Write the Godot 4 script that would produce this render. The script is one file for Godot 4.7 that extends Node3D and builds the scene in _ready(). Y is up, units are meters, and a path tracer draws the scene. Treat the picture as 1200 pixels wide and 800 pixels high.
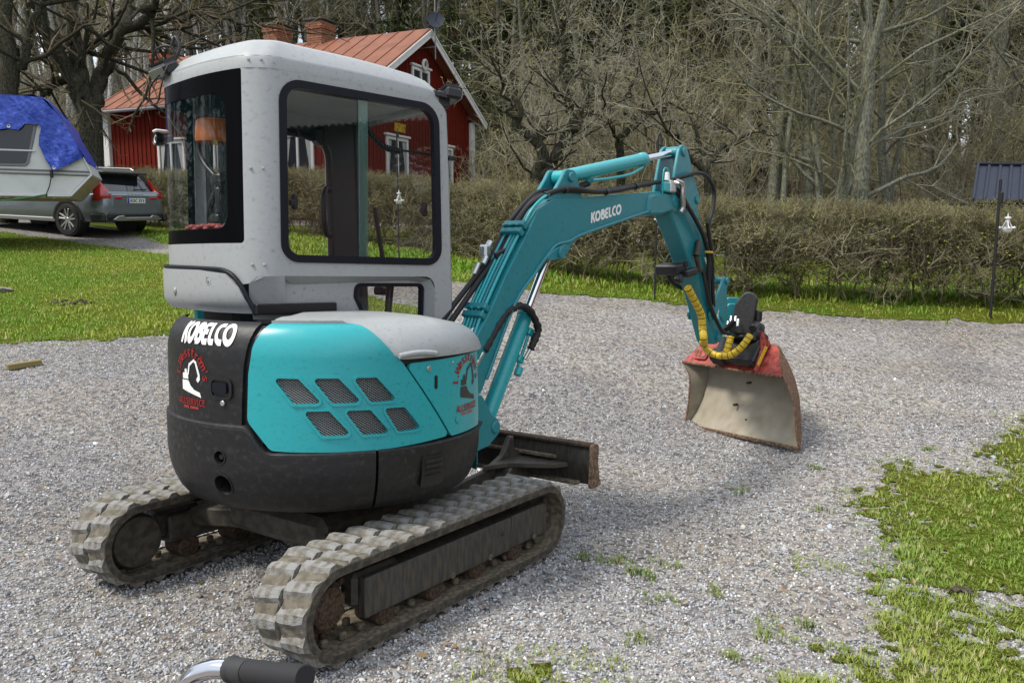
extends Node3D
# A compact excavator with a tilting grading bucket on a gravel yard, hedge, red house and spring woods behind.

const FOCAL := 966.5387          # focal length in pixels of the 1200 px wide photograph
var cam: Camera3D
var rng := RandomNumberGenerator.new()
var mats := {}
var texs := {}
var names := {}


# ---------------------------------------------------------------- geometry
class Geo:
	var p := PackedVector3Array()
	var n := PackedVector3Array()
	var i := PackedInt32Array()
	var c := PackedColorArray()
	var tint := Color(1, 1, 1)
	var tinted := false

	func v(a: Vector3, b: Vector3) -> int:
		p.append(a)
		n.append(b)
		if tinted:
			c.append(tint)
		return p.size() - 1

	func t(a: int, b: int, d: int) -> void:      # winding follows the normals (clockwise fronts)
		var g := (p[d] - p[a]).cross(p[b] - p[a])
		i.append(a)
		if g.dot(n[a] + n[b] + n[d]) < 0.0:
			i.append(d)
			i.append(b)
		else:
			i.append(b)
			i.append(d)

	func tri(a: Vector3, b: Vector3, d: Vector3) -> void:
		var g := (d - a).cross(b - a).normalized()
		var k := v(a, g)
		v(b, g)
		v(d, g)
		i.append(k)
		i.append(k + 1)
		i.append(k + 2)

	func quad(a: Vector3, b: Vector3, d: Vector3, e: Vector3) -> void:
		var g := (d - a).cross(b - a).normalized()
		if g.length_squared() < 0.1:
			g = (e - a).cross(d - a).normalized()
		var k := v(a, g)
		v(b, g)
		v(d, g)
		v(e, g)
		for q in [0, 1, 2, 0, 2, 3]:
			i.append(k + q)

	func box(x: Transform3D, size: Vector3, ch := 0.0) -> void:
		var h := size * 0.5
		ch = minf(ch, minf(h.x, minf(h.y, h.z)) * 0.9)
		var f := func(s: Vector3, ax: int) -> Vector3:
			var q := Vector3(s.x * h.x, s.y * h.y, s.z * h.z)
			for k in 3:
				if k != ax:
					q[k] -= s[k] * ch
			return x * q
		for ax in 3:
			var u := (ax + 1) % 3
			var w := (ax + 2) % 3
			for sg: float in [-1.0, 1.0]:
				var q := []
				for st in ([[-1, -1], [1, -1], [1, 1], [-1, 1]] if sg < 0 else [[-1, -1], [-1, 1], [1, 1], [1, -1]]):
					var s := Vector3()
					s[ax] = sg
					s[u] = st[0]
					s[w] = st[1]
					q.append(f.call(s, ax))
				quad(q[0], q[1], q[2], q[3])
		if ch <= 0.0:
			return
		for ax in 3:                      # edges along axis ax
			var u := (ax + 1) % 3
			var w := (ax + 2) % 3
			for su: float in [-1.0, 1.0]:
				for sw: float in [-1.0, 1.0]:
					var s0 := Vector3()
					s0[u] = su
					s0[w] = sw
					s0[ax] = -1
					var s1 := s0
					s1[ax] = 1
					if su * sw < 0:
						quad(f.call(s0, u), f.call(s1, u), f.call(s1, w), f.call(s0, w))
					else:
						quad(f.call(s0, w), f.call(s1, w), f.call(s1, u), f.call(s0, u))
		for sx: float in [-1.0, 1.0]:
			for sy: float in [-1.0, 1.0]:
				for sz: float in [-1.0, 1.0]:
					var s := Vector3(sx, sy, sz)
					if sx * sy * sz > 0:
						tri(f.call(s, 0), f.call(s, 2), f.call(s, 1))
					else:
						tri(f.call(s, 0), f.call(s, 1), f.call(s, 2))

	func bx(at: Vector3, size: Vector3, ch := 0.0) -> void:
		box(Transform3D(Basis(), at), size, ch)

	func bar(a: Vector3, b: Vector3, w: float, h: float, ch := 0.0, upv := Vector3.UP) -> void:   # box from a to b
		var d := (b - a)
		var l := d.length()
		var x := d / l
		var z := x.cross(upv).normalized()
		var y := z.cross(x)
		box(Transform3D(Basis(x, y, z), (a + b) * 0.5), Vector3(l, h, w), ch)

	func lathe(x: Transform3D, prof: Array, sides := 24, crease := 0.75, from := 0.0, arc := TAU) -> void:   # prof: Vector2(r, y) round the local y axis
		var m := prof.size()
		var sn := []
		for k in m - 1:
			var d: Vector2 = prof[k + 1] - prof[k]
			sn.append(Vector2(d.y, -d.x).normalized())
		var closed := absf(arc - TAU) < 0.001
		for k in m - 1:
			var na: Vector2 = sn[k]
			var nb: Vector2 = sn[k]
			if k > 0 and (sn[k] as Vector2).dot(sn[k - 1]) > crease:
				na = (sn[k] + sn[k - 1]).normalized()
			if k < m - 2 and (sn[k] as Vector2).dot(sn[k + 1]) > crease:
				nb = (sn[k] + sn[k + 1]).normalized()
			var base := p.size()
			for s in sides + 1:
				var a := from + arc * s / sides
				var ca := cos(a)
				var sa := sin(a)
				var pa: Vector2 = prof[k]
				var pb: Vector2 = prof[k + 1]
				v(x * Vector3(pa.x * ca, pa.y, pa.x * sa), (x.basis * Vector3(na.x * ca, na.y, na.x * sa)).normalized())
				v(x * Vector3(pb.x * ca, pb.y, pb.x * sa), (x.basis * Vector3(nb.x * ca, nb.y, nb.x * sa)).normalized())
			for s in sides:
				var q := base + s * 2
				if (prof[k] as Vector2).x > 1e-6:
					t(q, q + 1, q + 2)
				if (prof[k + 1] as Vector2).x > 1e-6:
					t(q + 2, q + 1, q + 3)
		if closed:
			pass

	func rod(a: Vector3, b: Vector3, r0: float, r1 := -1.0, sides := 16, ch := 0.0) -> void:    # capped cylinder, chamfered
		if r1 < 0.0:
			r1 = r0
		var d := b - a
		var l := d.length()
		var y := d / l
		var e := Vector3.RIGHT if absf(y.x) < 0.8 else Vector3.FORWARD
		var z := e.cross(y).normalized()
		var x := y.cross(z)
		var prof := [Vector2(0, 0), Vector2(maxf(r0 - ch, 0.0), 0)]
		if ch > 0.0:
			prof.append(Vector2(r0, ch))
			prof.append(Vector2(r1, l - ch))
		else:
			prof.append(Vector2(r1, l))
			prof[1] = Vector2(r0, 0)
		if ch > 0.0:
			prof.append(Vector2(r1 - ch, l))
		prof.append(Vector2(0, l))
		lathe(Transform3D(Basis(x, y, z), a), prof, sides, 0.8)

	func tube(pts: Array, r, sides := 10, caps := true) -> void:      # r: a number or one per point
		var m := pts.size()
		var e1 := Vector3()
		var base := p.size()
		for k in m:
			var d: Vector3
			if k == 0:
				d = pts[1] - pts[0]
			elif k == m - 1:
				d = pts[k] - pts[k - 1]
			else:
				d = pts[k + 1] - pts[k - 1]
			d = d.normalized()
			if k == 0:
				e1 = d.cross(Vector3.UP if absf(d.y) < 0.9 else Vector3.RIGHT).normalized()
			else:
				e1 = (e1 - d * e1.dot(d)).normalized()
			var e2 := d.cross(e1)
			var rr: float = r[k] if r is Array or r is PackedFloat32Array else r
			for s in sides + 1:
				var a := TAU * s / sides
				var q := e1 * cos(a) + e2 * sin(a)
				v(pts[k] + q * rr, q)
		for k in m - 1:
			for s in sides:
				var q := base + k * (sides + 1) + s
				t(q, q + sides + 1, q + 1)
				t(q + 1, q + sides + 1, q + sides + 2)
		if caps:
			for k in [0, m - 1]:
				var d: Vector3 = (pts[0] - pts[1]) if k == 0 else (pts[m - 1] - pts[m - 2])
				d = d.normalized()
				var cc := v(pts[k], d)
				var first := p.size()
				for s in sides + 1:
					v(p[base + k * (sides + 1) + s], d)
				for s in sides:
					t(cc, first + s, first + s + 1)

	func seg(a: Vector3, b: Vector3, ra: float, rb: float, sides: int) -> void:    # one open tapered piece of a branch
		var d := (b - a).normalized()
		var e1 := d.cross(Vector3.UP if absf(d.y) < 0.9 else Vector3.RIGHT).normalized()
		var e2 := e1.cross(d) * -1.0
		var k := p.size()
		for s in sides:
			var an := TAU * s / sides
			var q := e1 * cos(an) + e2 * sin(an)
			p.append(a + q * ra)
			n.append(q)
			p.append(b + q * rb)
			n.append(q)
			if tinted:
				c.append(tint)
				c.append(tint)
		for s in sides:
			var q0 := k + s * 2
			var q1 := k + ((s + 1) % sides) * 2
			i.append(q0)
			i.append(q0 + 1)
			i.append(q1)
			i.append(q1)
			i.append(q0 + 1)
			i.append(q1 + 1)

	func grid(rows: Array, close := false, sharp := 0.55) -> void:    # rows of equally many points; smooth unless the crease is sharp along the columns
		var m := rows.size()
		var w: int = rows[0].size()
		var cols := w if close else w - 1
		var fn := []
		for r in m - 1:
			var line := []
			for s in cols:
				var a: Vector3 = rows[r][s]
				var b: Vector3 = rows[r][(s + 1) % w]
				var d: Vector3 = rows[r + 1][(s + 1) % w]
				var e: Vector3 = rows[r + 1][s]
				line.append((d - a).cross(e - b).normalized() * -1.0)
			fn.append(line)
		for r in m - 1:
			for s in cols:
				var me: Vector3 = fn[r][s]
				var ids := []
				for q in [[0, 0], [0, 1], [1, 1], [1, 0]]:
					var acc := Vector3()
					for dr in [-1, 0]:
						for ds in [-1, 0]:
							var rr: int = r + q[0] + dr
							var ss: int = s + q[1] + ds
							if close:
								ss = posmod(ss, w)
							if rr < 0 or rr >= m - 1 or ss < 0 or ss >= cols:
								continue
							var o: Vector3 = fn[rr][ss]
							if o.dot(me) > sharp:
								acc += o
					if acc.length_squared() < 1e-8:
						acc = me
					ids.append(v(rows[r + q[0]][(s + q[1]) % w], acc.normalized()))
				t(ids[0], ids[1], ids[2])
				t(ids[0], ids[2], ids[3])

	func fan(loop: Array, mid: Vector3, nrm: Vector3) -> void:
		var k := v(mid, nrm)
		var f := p.size()
		for q in loop:
			v(q, nrm)
		for s in loop.size():
			t(k, f + s, f + (s + 1) % loop.size())

	func extrude(x: Transform3D, poly: PackedVector2Array, depth: float, ch := 0.0) -> void:   # poly in local xy, thickness along local z
		if Geometry2D.is_polygon_clockwise(poly):
			poly.reverse()
		var m := poly.size()
		var nrm := []
		for k in m:
			var d := (poly[(k + 1) % m] - poly[k]).normalized()
			nrm.append(Vector2(d.y, -d.x))
		var inner := PackedVector2Array()
		for k in m:
			var a: Vector2 = nrm[(k + m - 1) % m]
			var b: Vector2 = nrm[k]
			inner.append(poly[k] - (a + b) / maxf(1.0 + a.dot(b), 0.3) * ch)
		var cap := inner if ch > 0.0 else poly
		var ix := Geometry2D.triangulate_polygon(cap)
		for sg: float in [-1.0, 1.0]:
			var k0 := p.size()
			var nn := (x.basis * Vector3(0, 0, sg)).normalized()
			for q in cap:
				v(x * Vector3(q.x, q.y, sg * depth * 0.5), nn)
			for k in range(0, ix.size(), 3):
				t(k0 + ix[k], k0 + ix[k + 1], k0 + ix[k + 2])
		var zs := [-depth * 0.5 + ch, depth * 0.5 - ch]
		for k in m:
			var k1 := (k + 1) % m
			var me: Vector2 = nrm[k]
			var na := me
			var nb := me
			if me.dot(nrm[(k + m - 1) % m]) > 0.8:
				na = (me + nrm[(k + m - 1) % m]).normalized()
			if me.dot(nrm[k1]) > 0.8:
				nb = (me + nrm[k1]).normalized()
			var A := (x.basis * Vector3(na.x, na.y, 0)).normalized()
			var B := (x.basis * Vector3(nb.x, nb.y, 0)).normalized()
			var q0 := v(x * Vector3(poly[k].x, poly[k].y, zs[0]), A)
			var q1 := v(x * Vector3(poly[k].x, poly[k].y, zs[1]), A)
			var q2 := v(x * Vector3(poly[k1].x, poly[k1].y, zs[1]), B)
			var q3 := v(x * Vector3(poly[k1].x, poly[k1].y, zs[0]), B)
			t(q0, q1, q2)
			t(q0, q2, q3)
			if ch > 0.0:
				for sg: float in [-1.0, 1.0]:
					var zo: float = zs[0] if sg < 0 else zs[1]
					var zi := sg * depth * 0.5
					var sl := x.basis * Vector3(me.x, me.y, sg)
					sl = sl.normalized()
					var r0 := v(x * Vector3(poly[k].x, poly[k].y, zo), sl)
					var r1 := v(x * Vector3(poly[k1].x, poly[k1].y, zo), sl)
					var r2 := v(x * Vector3(inner[k1].x, inner[k1].y, zi), sl)
					var r3 := v(x * Vector3(inner[k].x, inner[k].y, zi), sl)
					t(r0, r1, r2)
					t(r0, r2, r3)

	func patch(outer: PackedVector2Array, holes: Array, cell: float, f: Callable, side := 1.0) -> void:    # a trimmed piece of the surface f(Vector2) -> Vector3
		var lo := outer[0]
		var hi := outer[0]
		for q in outer:
			lo = lo.min(q)
			hi = hi.max(q)
		var eps := 0.002
		for gx in int(ceil((hi.x - lo.x) / cell)):
			for gy in int(ceil((hi.y - lo.y) / cell)):
				var a := lo + Vector2(gx, gy) * cell
				var sq := PackedVector2Array([a, a + Vector2(cell, 0), a + Vector2(cell, cell), a + Vector2(0, cell)])
				var list := Geometry2D.intersect_polygons(sq, outer)
				for h in holes:
					var nxt := []
					for l in list:
						nxt.append_array(Geometry2D.clip_polygons(l, h))
					list.assign(nxt)
				for l in list:
					if l.size() < 3 or Geometry2D.is_polygon_clockwise(l):
						continue
					var ix := Geometry2D.triangulate_polygon(l)
					var k := p.size()
					for q in l:
						var du: Vector3 = f.call(q + Vector2(eps, 0)) - f.call(q - Vector2(eps, 0))
						var dv: Vector3 = f.call(q + Vector2(0, eps)) - f.call(q - Vector2(0, eps))
						v(f.call(q), du.cross(dv).normalized() * side)
					for s in range(0, ix.size(), 3):
						t(k + ix[s], k + ix[s + 1], k + ix[s + 2])

	func rim(loop: PackedVector2Array, f: Callable, depth: float, side := 1.0, step := 0.05) -> void:    # wall from the surface inwards along the edge of a patch
		var pts := PackedVector2Array()
		for k in loop.size():
			var a := loop[k]
			var b := loop[(k + 1) % loop.size()]
			var m := maxi(1, int(a.distance_to(b) / step))
			for s in m:
				pts.append(a.lerp(b, float(s) / m))
		var eps := 0.002
		var top := []
		var low := []
		for q in pts:
			var du: Vector3 = f.call(q + Vector2(eps, 0)) - f.call(q - Vector2(eps, 0))
			var dv: Vector3 = f.call(q + Vector2(0, eps)) - f.call(q - Vector2(0, eps))
			var nn := du.cross(dv).normalized() * side
			var o: Vector3 = f.call(q)
			top.append(o)
			low.append(o - nn * depth)
		grid([top, low], true, 0.8)

	func mesh() -> ArrayMesh:
		var m := ArrayMesh.new()
		if i.is_empty():
			return m
		var a := []
		a.resize(Mesh.ARRAY_MAX)
		a[Mesh.ARRAY_VERTEX] = p
		a[Mesh.ARRAY_NORMAL] = n
		a[Mesh.ARRAY_INDEX] = i
		if tinted:
			a[Mesh.ARRAY_COLOR] = c
		m.add_surface_from_arrays(Mesh.PRIMITIVE_TRIANGLES, a)
		return m


func v2(a: Array) -> PackedVector2Array:          # [x, y, x, y, ...]
	var o := PackedVector2Array()
	for k in range(0, a.size(), 2):
		o.append(Vector2(a[k], a[k + 1]))
	return o


func round_poly(pts: PackedVector2Array, r, seg := 5) -> PackedVector2Array:      # corners filleted; r a number or one per corner
	var o := PackedVector2Array()
	var m := pts.size()
	for k in m:
		var rr: float = r[k] if r is Array else r
		var c := pts[k]
		var a := (pts[(k + m - 1) % m] - c)
		var b := (pts[(k + 1) % m] - c)
		var la := a.length()
		var lb := b.length()
		a /= la
		b /= lb
		var half := acos(clampf(a.dot(b), -1, 1)) * 0.5
		if rr <= 0.0 or half > 1.55:
			o.append(c)
			continue
		var cut := minf(rr / tan(half), minf(la, lb) * 0.49)
		rr = cut * tan(half)
		var mid := c + (a + b).normalized() * (rr / sin(half))
		var s0 := (c + a * cut) - mid
		var s1 := (c + b * cut) - mid
		var a0 := s0.angle()
		var da := wrapf(s1.angle() - a0, -PI, PI)
		for s in seg + 1:
			o.append(mid + Vector2.from_angle(a0 + da * s / seg) * rr)
	return o


func rrect(x0: float, y0: float, x1: float, y1: float, r: float, seg := 5) -> PackedVector2Array:
	return round_poly(v2([x0, y0, x1, y0, x1, y1, x0, y1]), r, seg)


func circle2(c: Vector2, r: float, m := 16) -> PackedVector2Array:
	var o := PackedVector2Array()
	for k in m:
		o.append(c + Vector2.from_angle(TAU * k / m) * r)
	return o


func spline(pts: Array, per := 6) -> Array:           # Catmull-Rom through the points (Vector3 or Vector2)
	var o := []
	var m := pts.size()
	for k in m - 1:
		var a = pts[maxi(k - 1, 0)]
		var b = pts[k]
		var c = pts[k + 1]
		var d = pts[mini(k + 2, m - 1)]
		for s in per:
			var t := float(s) / per
			o.append(b.cubic_interpolate(c, a, d, t))
	o.append(pts[m - 1])
	return o


func at(u: float, vv: float, depth: float) -> Vector3:      # where something seen at that place in the photo stands, that many metres away
	return cam.transform * Vector3((u - 600.0) / FOCAL * depth, -(vv - 400.0) / FOCAL * depth, -depth)


# ---------------------------------------------------------------- objects
func numbered(called: String) -> String:
	var k: int = names.get(called, 0)
	names[called] = k + 1
	return called if k == 0 else "%s_%03d" % [called, k]


func tag(o: Node, label := "", category := "", group := "", kind := "") -> Node:
	if label:
		o.set_meta("label", label)
	if category:
		o.set_meta("category", category)
	if group:
		o.set_meta("group", group)
	if kind:
		o.set_meta("kind", kind)
	return o


func thing(called: String, label: String, category: String, x := Transform3D(), group := "") -> Node3D:
	var o := Node3D.new()
	o.name = numbered(called)
	o.transform = x
	add_child(o)
	tag(o, label, category, group)
	return o


func part(parent: Node, called: String, g, m: Material, x := Transform3D()) -> MeshInstance3D:
	var o := MeshInstance3D.new()
	o.name = called if parent != self else numbered(called)
	o.mesh = g.mesh() if g is Geo else g
	o.material_override = m
	o.transform = x
	parent.add_child(o, true)
	return o


func scatter(parent: Node, called: String, mesh: Mesh, m: Material, places: Array, tints: Array = []) -> MultiMeshInstance3D:
	var mm := MultiMesh.new()
	mm.transform_format = MultiMesh.TRANSFORM_3D
	mm.use_colors = tints.size() > 0
	mm.mesh = mesh
	mm.instance_count = places.size()
	for k in places.size():
		mm.set_instance_transform(k, places[k])
		if tints.size():
			mm.set_instance_color(k, tints[k])
	var o := MultiMeshInstance3D.new()
	o.name = called if parent != self else numbered(called)
	o.multimesh = mm
	o.material_override = m
	parent.add_child(o, true)
	o.set_meta("kind", "stuff")
	return o


func copy_of(o: Node3D, base: String, label: String, x: Transform3D) -> Node3D:
	var c: Node3D = o.duplicate()
	c.name = numbered(base)
	add_child(c)
	c.transform = x
	c.set_meta("label", label)
	return c


# ---------------------------------------------------------------- materials
func lin(r: float, g: float, b: float, a := 1.0) -> Color:        # linear base colour
	var o := Color(r, g, b).linear_to_srgb()
	o.a = a
	return o


func noise_tex(key: String, kind: int, freq: float, stops: Array, oct := 4, size := 512, normal := false, ret := -1) -> NoiseTexture2D:
	if texs.has(key):
		return texs[key]
	var f := FastNoiseLite.new()
	f.noise_type = kind
	f.frequency = freq
	f.seed = key.hash() % 1000
	f.fractal_octaves = oct
	if oct <= 1:
		f.fractal_type = FastNoiseLite.FRACTAL_NONE
	if ret >= 0:
		f.cellular_return_type = ret
	var t := NoiseTexture2D.new()
	t.width = size
	t.height = size
	t.seamless = true
	t.seamless_blend_skirt = 0.15
	t.noise = f
	if normal:
		t.as_normal_map = true
		t.bump_strength = 6.0
	elif stops.size():
		var r := Gradient.new()
		var off := PackedFloat32Array()
		var col := PackedColorArray()
		for s in stops:
			off.append(s[0])
			col.append(s[1])
		r.offsets = off
		r.colors = col
		t.color_ramp = r
	texs[key] = t
	return t


func grey(x: float) -> Color:
	return Color(x, x, x)


# o: tex (albedo), scale, rough_tex, bump (texture), bump_cm, detail, detail_scale, metal, coat, world, vc
func mat(key: String, col: Color, rough := 0.6, o := {}) -> StandardMaterial3D:
	if mats.has(key):
		return mats[key]
	var m := StandardMaterial3D.new()
	m.resource_name = key
	m.albedo_color = col
	m.roughness = rough
	m.metallic = o.get("metal", 0.0)
	m.metallic_specular = o.get("spec", 0.5)
	m.vertex_color_use_as_albedo = o.get("vc", false)
	if o.has("tex") or o.has("bump") or o.has("rough_tex"):
		m.uv1_triplanar = true
		m.uv1_world_triplanar = o.get("world", false)
		var s = o.get("scale", 1.0)
		m.uv1_scale = s if s is Vector3 else Vector3(s, s, s)
	if o.has("tex"):
		m.albedo_texture = o.tex
	if o.has("rough_tex"):
		m.roughness_texture = o.rough_tex
	if o.has("bump"):
		m.heightmap_enabled = true
		m.heightmap_texture = o.bump
		m.heightmap_scale = o.get("bump_cm", 0.2)
	if o.has("detail"):
		m.detail_enabled = true
		m.detail_albedo = o.detail
		m.detail_blend_mode = BaseMaterial3D.BLEND_MODE_MUL
		m.detail_uv_layer = BaseMaterial3D.DETAIL_UV_2
		m.uv2_triplanar = true
		m.uv2_world_triplanar = o.get("world", false)
		var s2 = o.get("detail_scale", 0.3)
		m.uv2_scale = s2 if s2 is Vector3 else Vector3(s2, s2, s2)
	if o.has("coat"):
		m.clearcoat_enabled = true
		m.clearcoat = o.coat
		m.clearcoat_roughness = o.get("coat_rough", 0.15)
	if o.has("back"):
		m.backlight_enabled = true
		m.backlight = o.back
	if o.has("sheen"):
		m.rim_enabled = true
		m.rim = o.sheen
	mats[key] = m
	return m


func glass(key: String, col: Color, alpha: float, rough := 0.02) -> StandardMaterial3D:
	if mats.has(key):
		return mats[key]
	var m := StandardMaterial3D.new()
	m.resource_name = key
	m.transparency = BaseMaterial3D.TRANSPARENCY_ALPHA
	col.a = alpha
	m.albedo_color = col
	m.roughness = rough
	mats[key] = m
	return m


func make_materials() -> void:
	var S := FastNoiseLite.TYPE_SIMPLEX_SMOOTH
	var CE := FastNoiseLite.TYPE_CELLULAR
	var soft := noise_tex("soft", S, 0.012, [[0.0, grey(0.93)], [0.45, grey(0.985)], [1.0, grey(1.0)]], 5)
	var paint := noise_tex("paint", S, 0.03, [[0.0, Color(0.62, 0.58, 0.52)], [0.13, Color(0.86, 0.84, 0.8)], [0.24, Color(0.96, 0.96, 0.955)], [0.5, grey(1.0)], [0.8, grey(0.985)], [1.0, Color(0.95, 0.94, 0.92)]], 6, 1024)
	var grime := noise_tex("grime", S, 0.02, [[0.0, Color(0.55, 0.5, 0.43)], [0.38, Color(0.86, 0.84, 0.8)], [0.6, grey(1.0)], [1.0, grey(1.0)]], 6)
	var mud := noise_tex("mud", S, 0.02, [[0.0, Color(0.6, 0.58, 0.55)], [0.42, Color(0.75, 0.72, 0.67)], [0.62, Color(0.95, 0.91, 0.83)], [1.0, Color(1.0, 0.98, 0.93)]], 6)
	var rustn := noise_tex("rust", S, 0.025, [[0.0, Color(0.55, 0.42, 0.33)], [0.45, Color(0.75, 0.63, 0.54)], [0.65, Color(0.95, 0.88, 0.8)], [1.0, Color(1, 0.97, 0.93)]], 6)
	var fine := noise_tex("fine", S, 0.11, [], 4)
	var grit := noise_tex("grit", S, 0.2, [], 3)
	var patchy := noise_tex("patchy", S, 0.008, [[0.0, Color(0.92, 0.905, 0.88)], [0.4, Color(0.98, 0.975, 0.96)], [0.55, grey(1.0)], [1.0, Color(0.97, 0.97, 1.0)]], 5)
	var rgh := noise_tex("rgh", S, 0.03, [[0.0, grey(0.6)], [1.0, grey(1.0)]], 5)
	var stone_val := noise_tex("stone_val", CE, 0.045, [[0.0, Color(0.5, 0.5, 0.52)], [0.3, Color(0.72, 0.7, 0.7)], [0.6, Color(0.9, 0.86, 0.83)], [1.0, Color(1, 1, 1)]], 1, 1024, false, FastNoiseLite.RETURN_CELL_VALUE)
	var stone_h := noise_tex("stone_h", CE, 0.045, [[0.0, grey(1)], [0.8, grey(0.25)], [1.0, grey(0.0)]], 1, 1024, false, FastNoiseLite.RETURN_DISTANCE)
	var bark := noise_tex("bark", S, 0.03, [[0.0, grey(0.4)], [0.5, grey(0.8)], [0.7, Color(0.95, 1.0, 0.9)], [1.0, grey(1.0)]], 5)
	# ground
	mat("gravel", lin(0.36, 0.356, 0.345), 0.95, {"tex": stone_val, "bump": stone_h, "bump_cm": 0.5, "scale": 0.85, "world": true, "detail": patchy, "detail_scale": 0.11, "vc": true, "spec": 0.25})
	mat("pebble", lin(1, 1, 1), 0.9, {"vc": true, "spec": 0.3})
	mat("turf", lin(0.15, 0.17, 0.045), 0.95, {"tex": noise_tex("turfn", S, 0.05, [[0.0, Color(0.5, 0.45, 0.3)], [0.4, Color(0.8, 0.8, 0.6)], [0.6, Color(1, 1, 1)], [1.0, Color(0.9, 1, 0.8)]], 6), "bump": fine, "bump_cm": 3.0, "scale": 0.9, "world": true, "spec": 0.1, "vc": true})
	mat("blade", lin(1, 1, 1), 0.6, {"vc": true, "back": Color(0.45, 0.6, 0.15), "spec": 0.3})
	mat("dead_leaf", lin(1, 1, 1), 0.8, {"vc": true, "spec": 0.2})
	mat("soil", lin(0.17, 0.145, 0.115), 0.95, {"bump": grit, "bump_cm": 2.0, "scale": 2.0, "tex": grime, "spec": 0.1})
	# excavator
	mat("teal", lin(0.018, 0.345, 0.375), 0.42, {"tex": paint, "rough_tex": rgh, "scale": 1.1, "coat": 0.25, "coat_rough": 0.25})
	mat("teal_boom", lin(0.013, 0.20, 0.235), 0.5, {"tex": paint, "rough_tex": rgh, "scale": 0.7, "coat": 0.15, "coat_rough": 0.3})
	mat("cab_grey", lin(0.345, 0.36, 0.362), 0.5, {"tex": paint, "rough_tex": rgh, "scale": 0.9, "coat": 0.15, "coat_rough": 0.3})
	mat("skirt", lin(0.034, 0.034, 0.038), 0.62, {"tex": noise_tex("scuff", S, 0.04, [[0.0, grey(0.42)], [0.5, grey(0.5)], [0.68, Color(0.62, 0.6, 0.57)], [0.8, Color(0.95, 0.9, 0.82)], [1.0, Color(1, 0.95, 0.86)]], 7), "rough_tex": rgh, "scale": 1.2, "bump": grit, "bump_cm": 0.03})
	mat("black", lin(0.008, 0.008, 0.009), 0.55, {"rough_tex": rgh, "scale": 2.0})
	mat("frit", lin(0.003, 0.003, 0.004), 0.25, {"spec": 0.12})
	mat("rubber_seal", lin(0.010, 0.011, 0.017), 0.45, {"spec": 0.3})
	mat("hose", lin(0.007, 0.007, 0.008), 0.6, {"bump": fine, "bump_cm": 0.15, "scale": 6.0})
	mat("dark_steel", lin(0.062, 0.057, 0.05), 0.7, {"tex": mud, "scale": 1.3, "bump": grit, "bump_cm": 0.06, "rough_tex": rgh})
	mat("muddy", lin(0.2, 0.178, 0.145), 0.9, {"tex": mud, "scale": 2.2, "bump": fine, "bump_cm": 0.3})
	mat("track", lin(0.19, 0.182, 0.165), 0.92, {"tex": mud, "scale": 1.6, "bump": fine, "bump_cm": 0.3})
	mat("lug", lin(0.245, 0.243, 0.235), 0.9, {"tex": grime, "scale": 1.9, "bump": fine, "bump_cm": 0.35})
	mat("track_edge", lin(0.09, 0.083, 0.073), 0.85, {"tex": mud, "scale": 2.0, "bump": fine, "bump_cm": 0.2})
	mat("plate", lin(0.065, 0.063, 0.06), 0.6, {"tex": noise_tex("streak", S, 0.03, [[0.0, grey(0.55)], [0.5, grey(0.8)], [0.66, Color(1.0, 0.93, 0.8)], [1.0, Color(1, 0.9, 0.7)]], 5), "scale": Vector3(2.6, 0.5, 2.6), "rough_tex": rgh})
	mat("rusty", lin(0.10, 0.078, 0.058), 0.85, {"tex": rustn, "scale": 3.5, "bump": fine, "bump_cm": 0.2})
	mat("worn_steel", lin(0.27, 0.235, 0.195), 0.6, {"tex": rustn, "scale": 2.2, "bump": grit, "bump_cm": 0.05, "metal": 0.25})
	mat("bucket_in", lin(0.33, 0.30, 0.24), 0.75, {"tex": noise_tex("bucketn", S, 0.012, [[0.0, Color(0.86, 0.83, 0.78)], [0.5, Color(0.95, 0.94, 0.92)], [1.0, grey(1)]], 6), "scale": 1.0, "bump": grit, "bump_cm": 0.05, "metal": 0.1})
	mat("bucket_red", lin(0.42, 0.07, 0.055), 0.6, {"tex": noise_tex("redwear", S, 0.022, [[0.0, Color(0.35, 0.3, 0.26)], [0.36, Color(0.75, 0.72, 0.7)], [0.5, grey(1)], [1.0, grey(1)]], 6), "scale": 1.5, "rough_tex": rgh})
	mat("bucket_rust", lin(0.25, 0.175, 0.13), 0.8, {"tex": rustn, "scale": 2.0, "bump": grit, "bump_cm": 0.08})
	mat("chrome", lin(0.75, 0.75, 0.78), 0.12, {"metal": 1.0})
	mat("steel", lin(0.55, 0.55, 0.54), 0.35, {"metal": 0.85, "rough_tex": rgh, "scale": 6.0})
	mat("yellow", lin(0.72, 0.5, 0.03), 0.55, {"tex": grime, "scale": 5.0})
	mat("white_print", lin(0.78, 0.78, 0.77), 0.5)
	mat("red_print", lin(0.5, 0.045, 0.04), 0.5)
	mat("brown_print", lin(0.035, 0.03, 0.028), 0.5)
	mat("dark_print", lin(0.02, 0.02, 0.02), 0.5)
	mat("amber", lin(0.42, 0.11, 0.006), 0.25, {"back": Color(0.4, 0.15, 0.02), "coat": 0.5})
	mat("seat", lin(0.02, 0.02, 0.022), 0.85, {"tex": soft, "scale": 4.0, "sheen": 0.3})
	mat("cab_inner", lin(0.03, 0.034, 0.035), 0.6)
	glass("cab_glass", lin(0.01, 0.05, 0.045), 0.10)
	glass("cab_glass_rear", lin(0.01, 0.035, 0.035), 0.14).metallic_specular = 0.3
	mat("lamp_glass", lin(0.14, 0.14, 0.14), 0.15, {"coat": 0.6})
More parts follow.
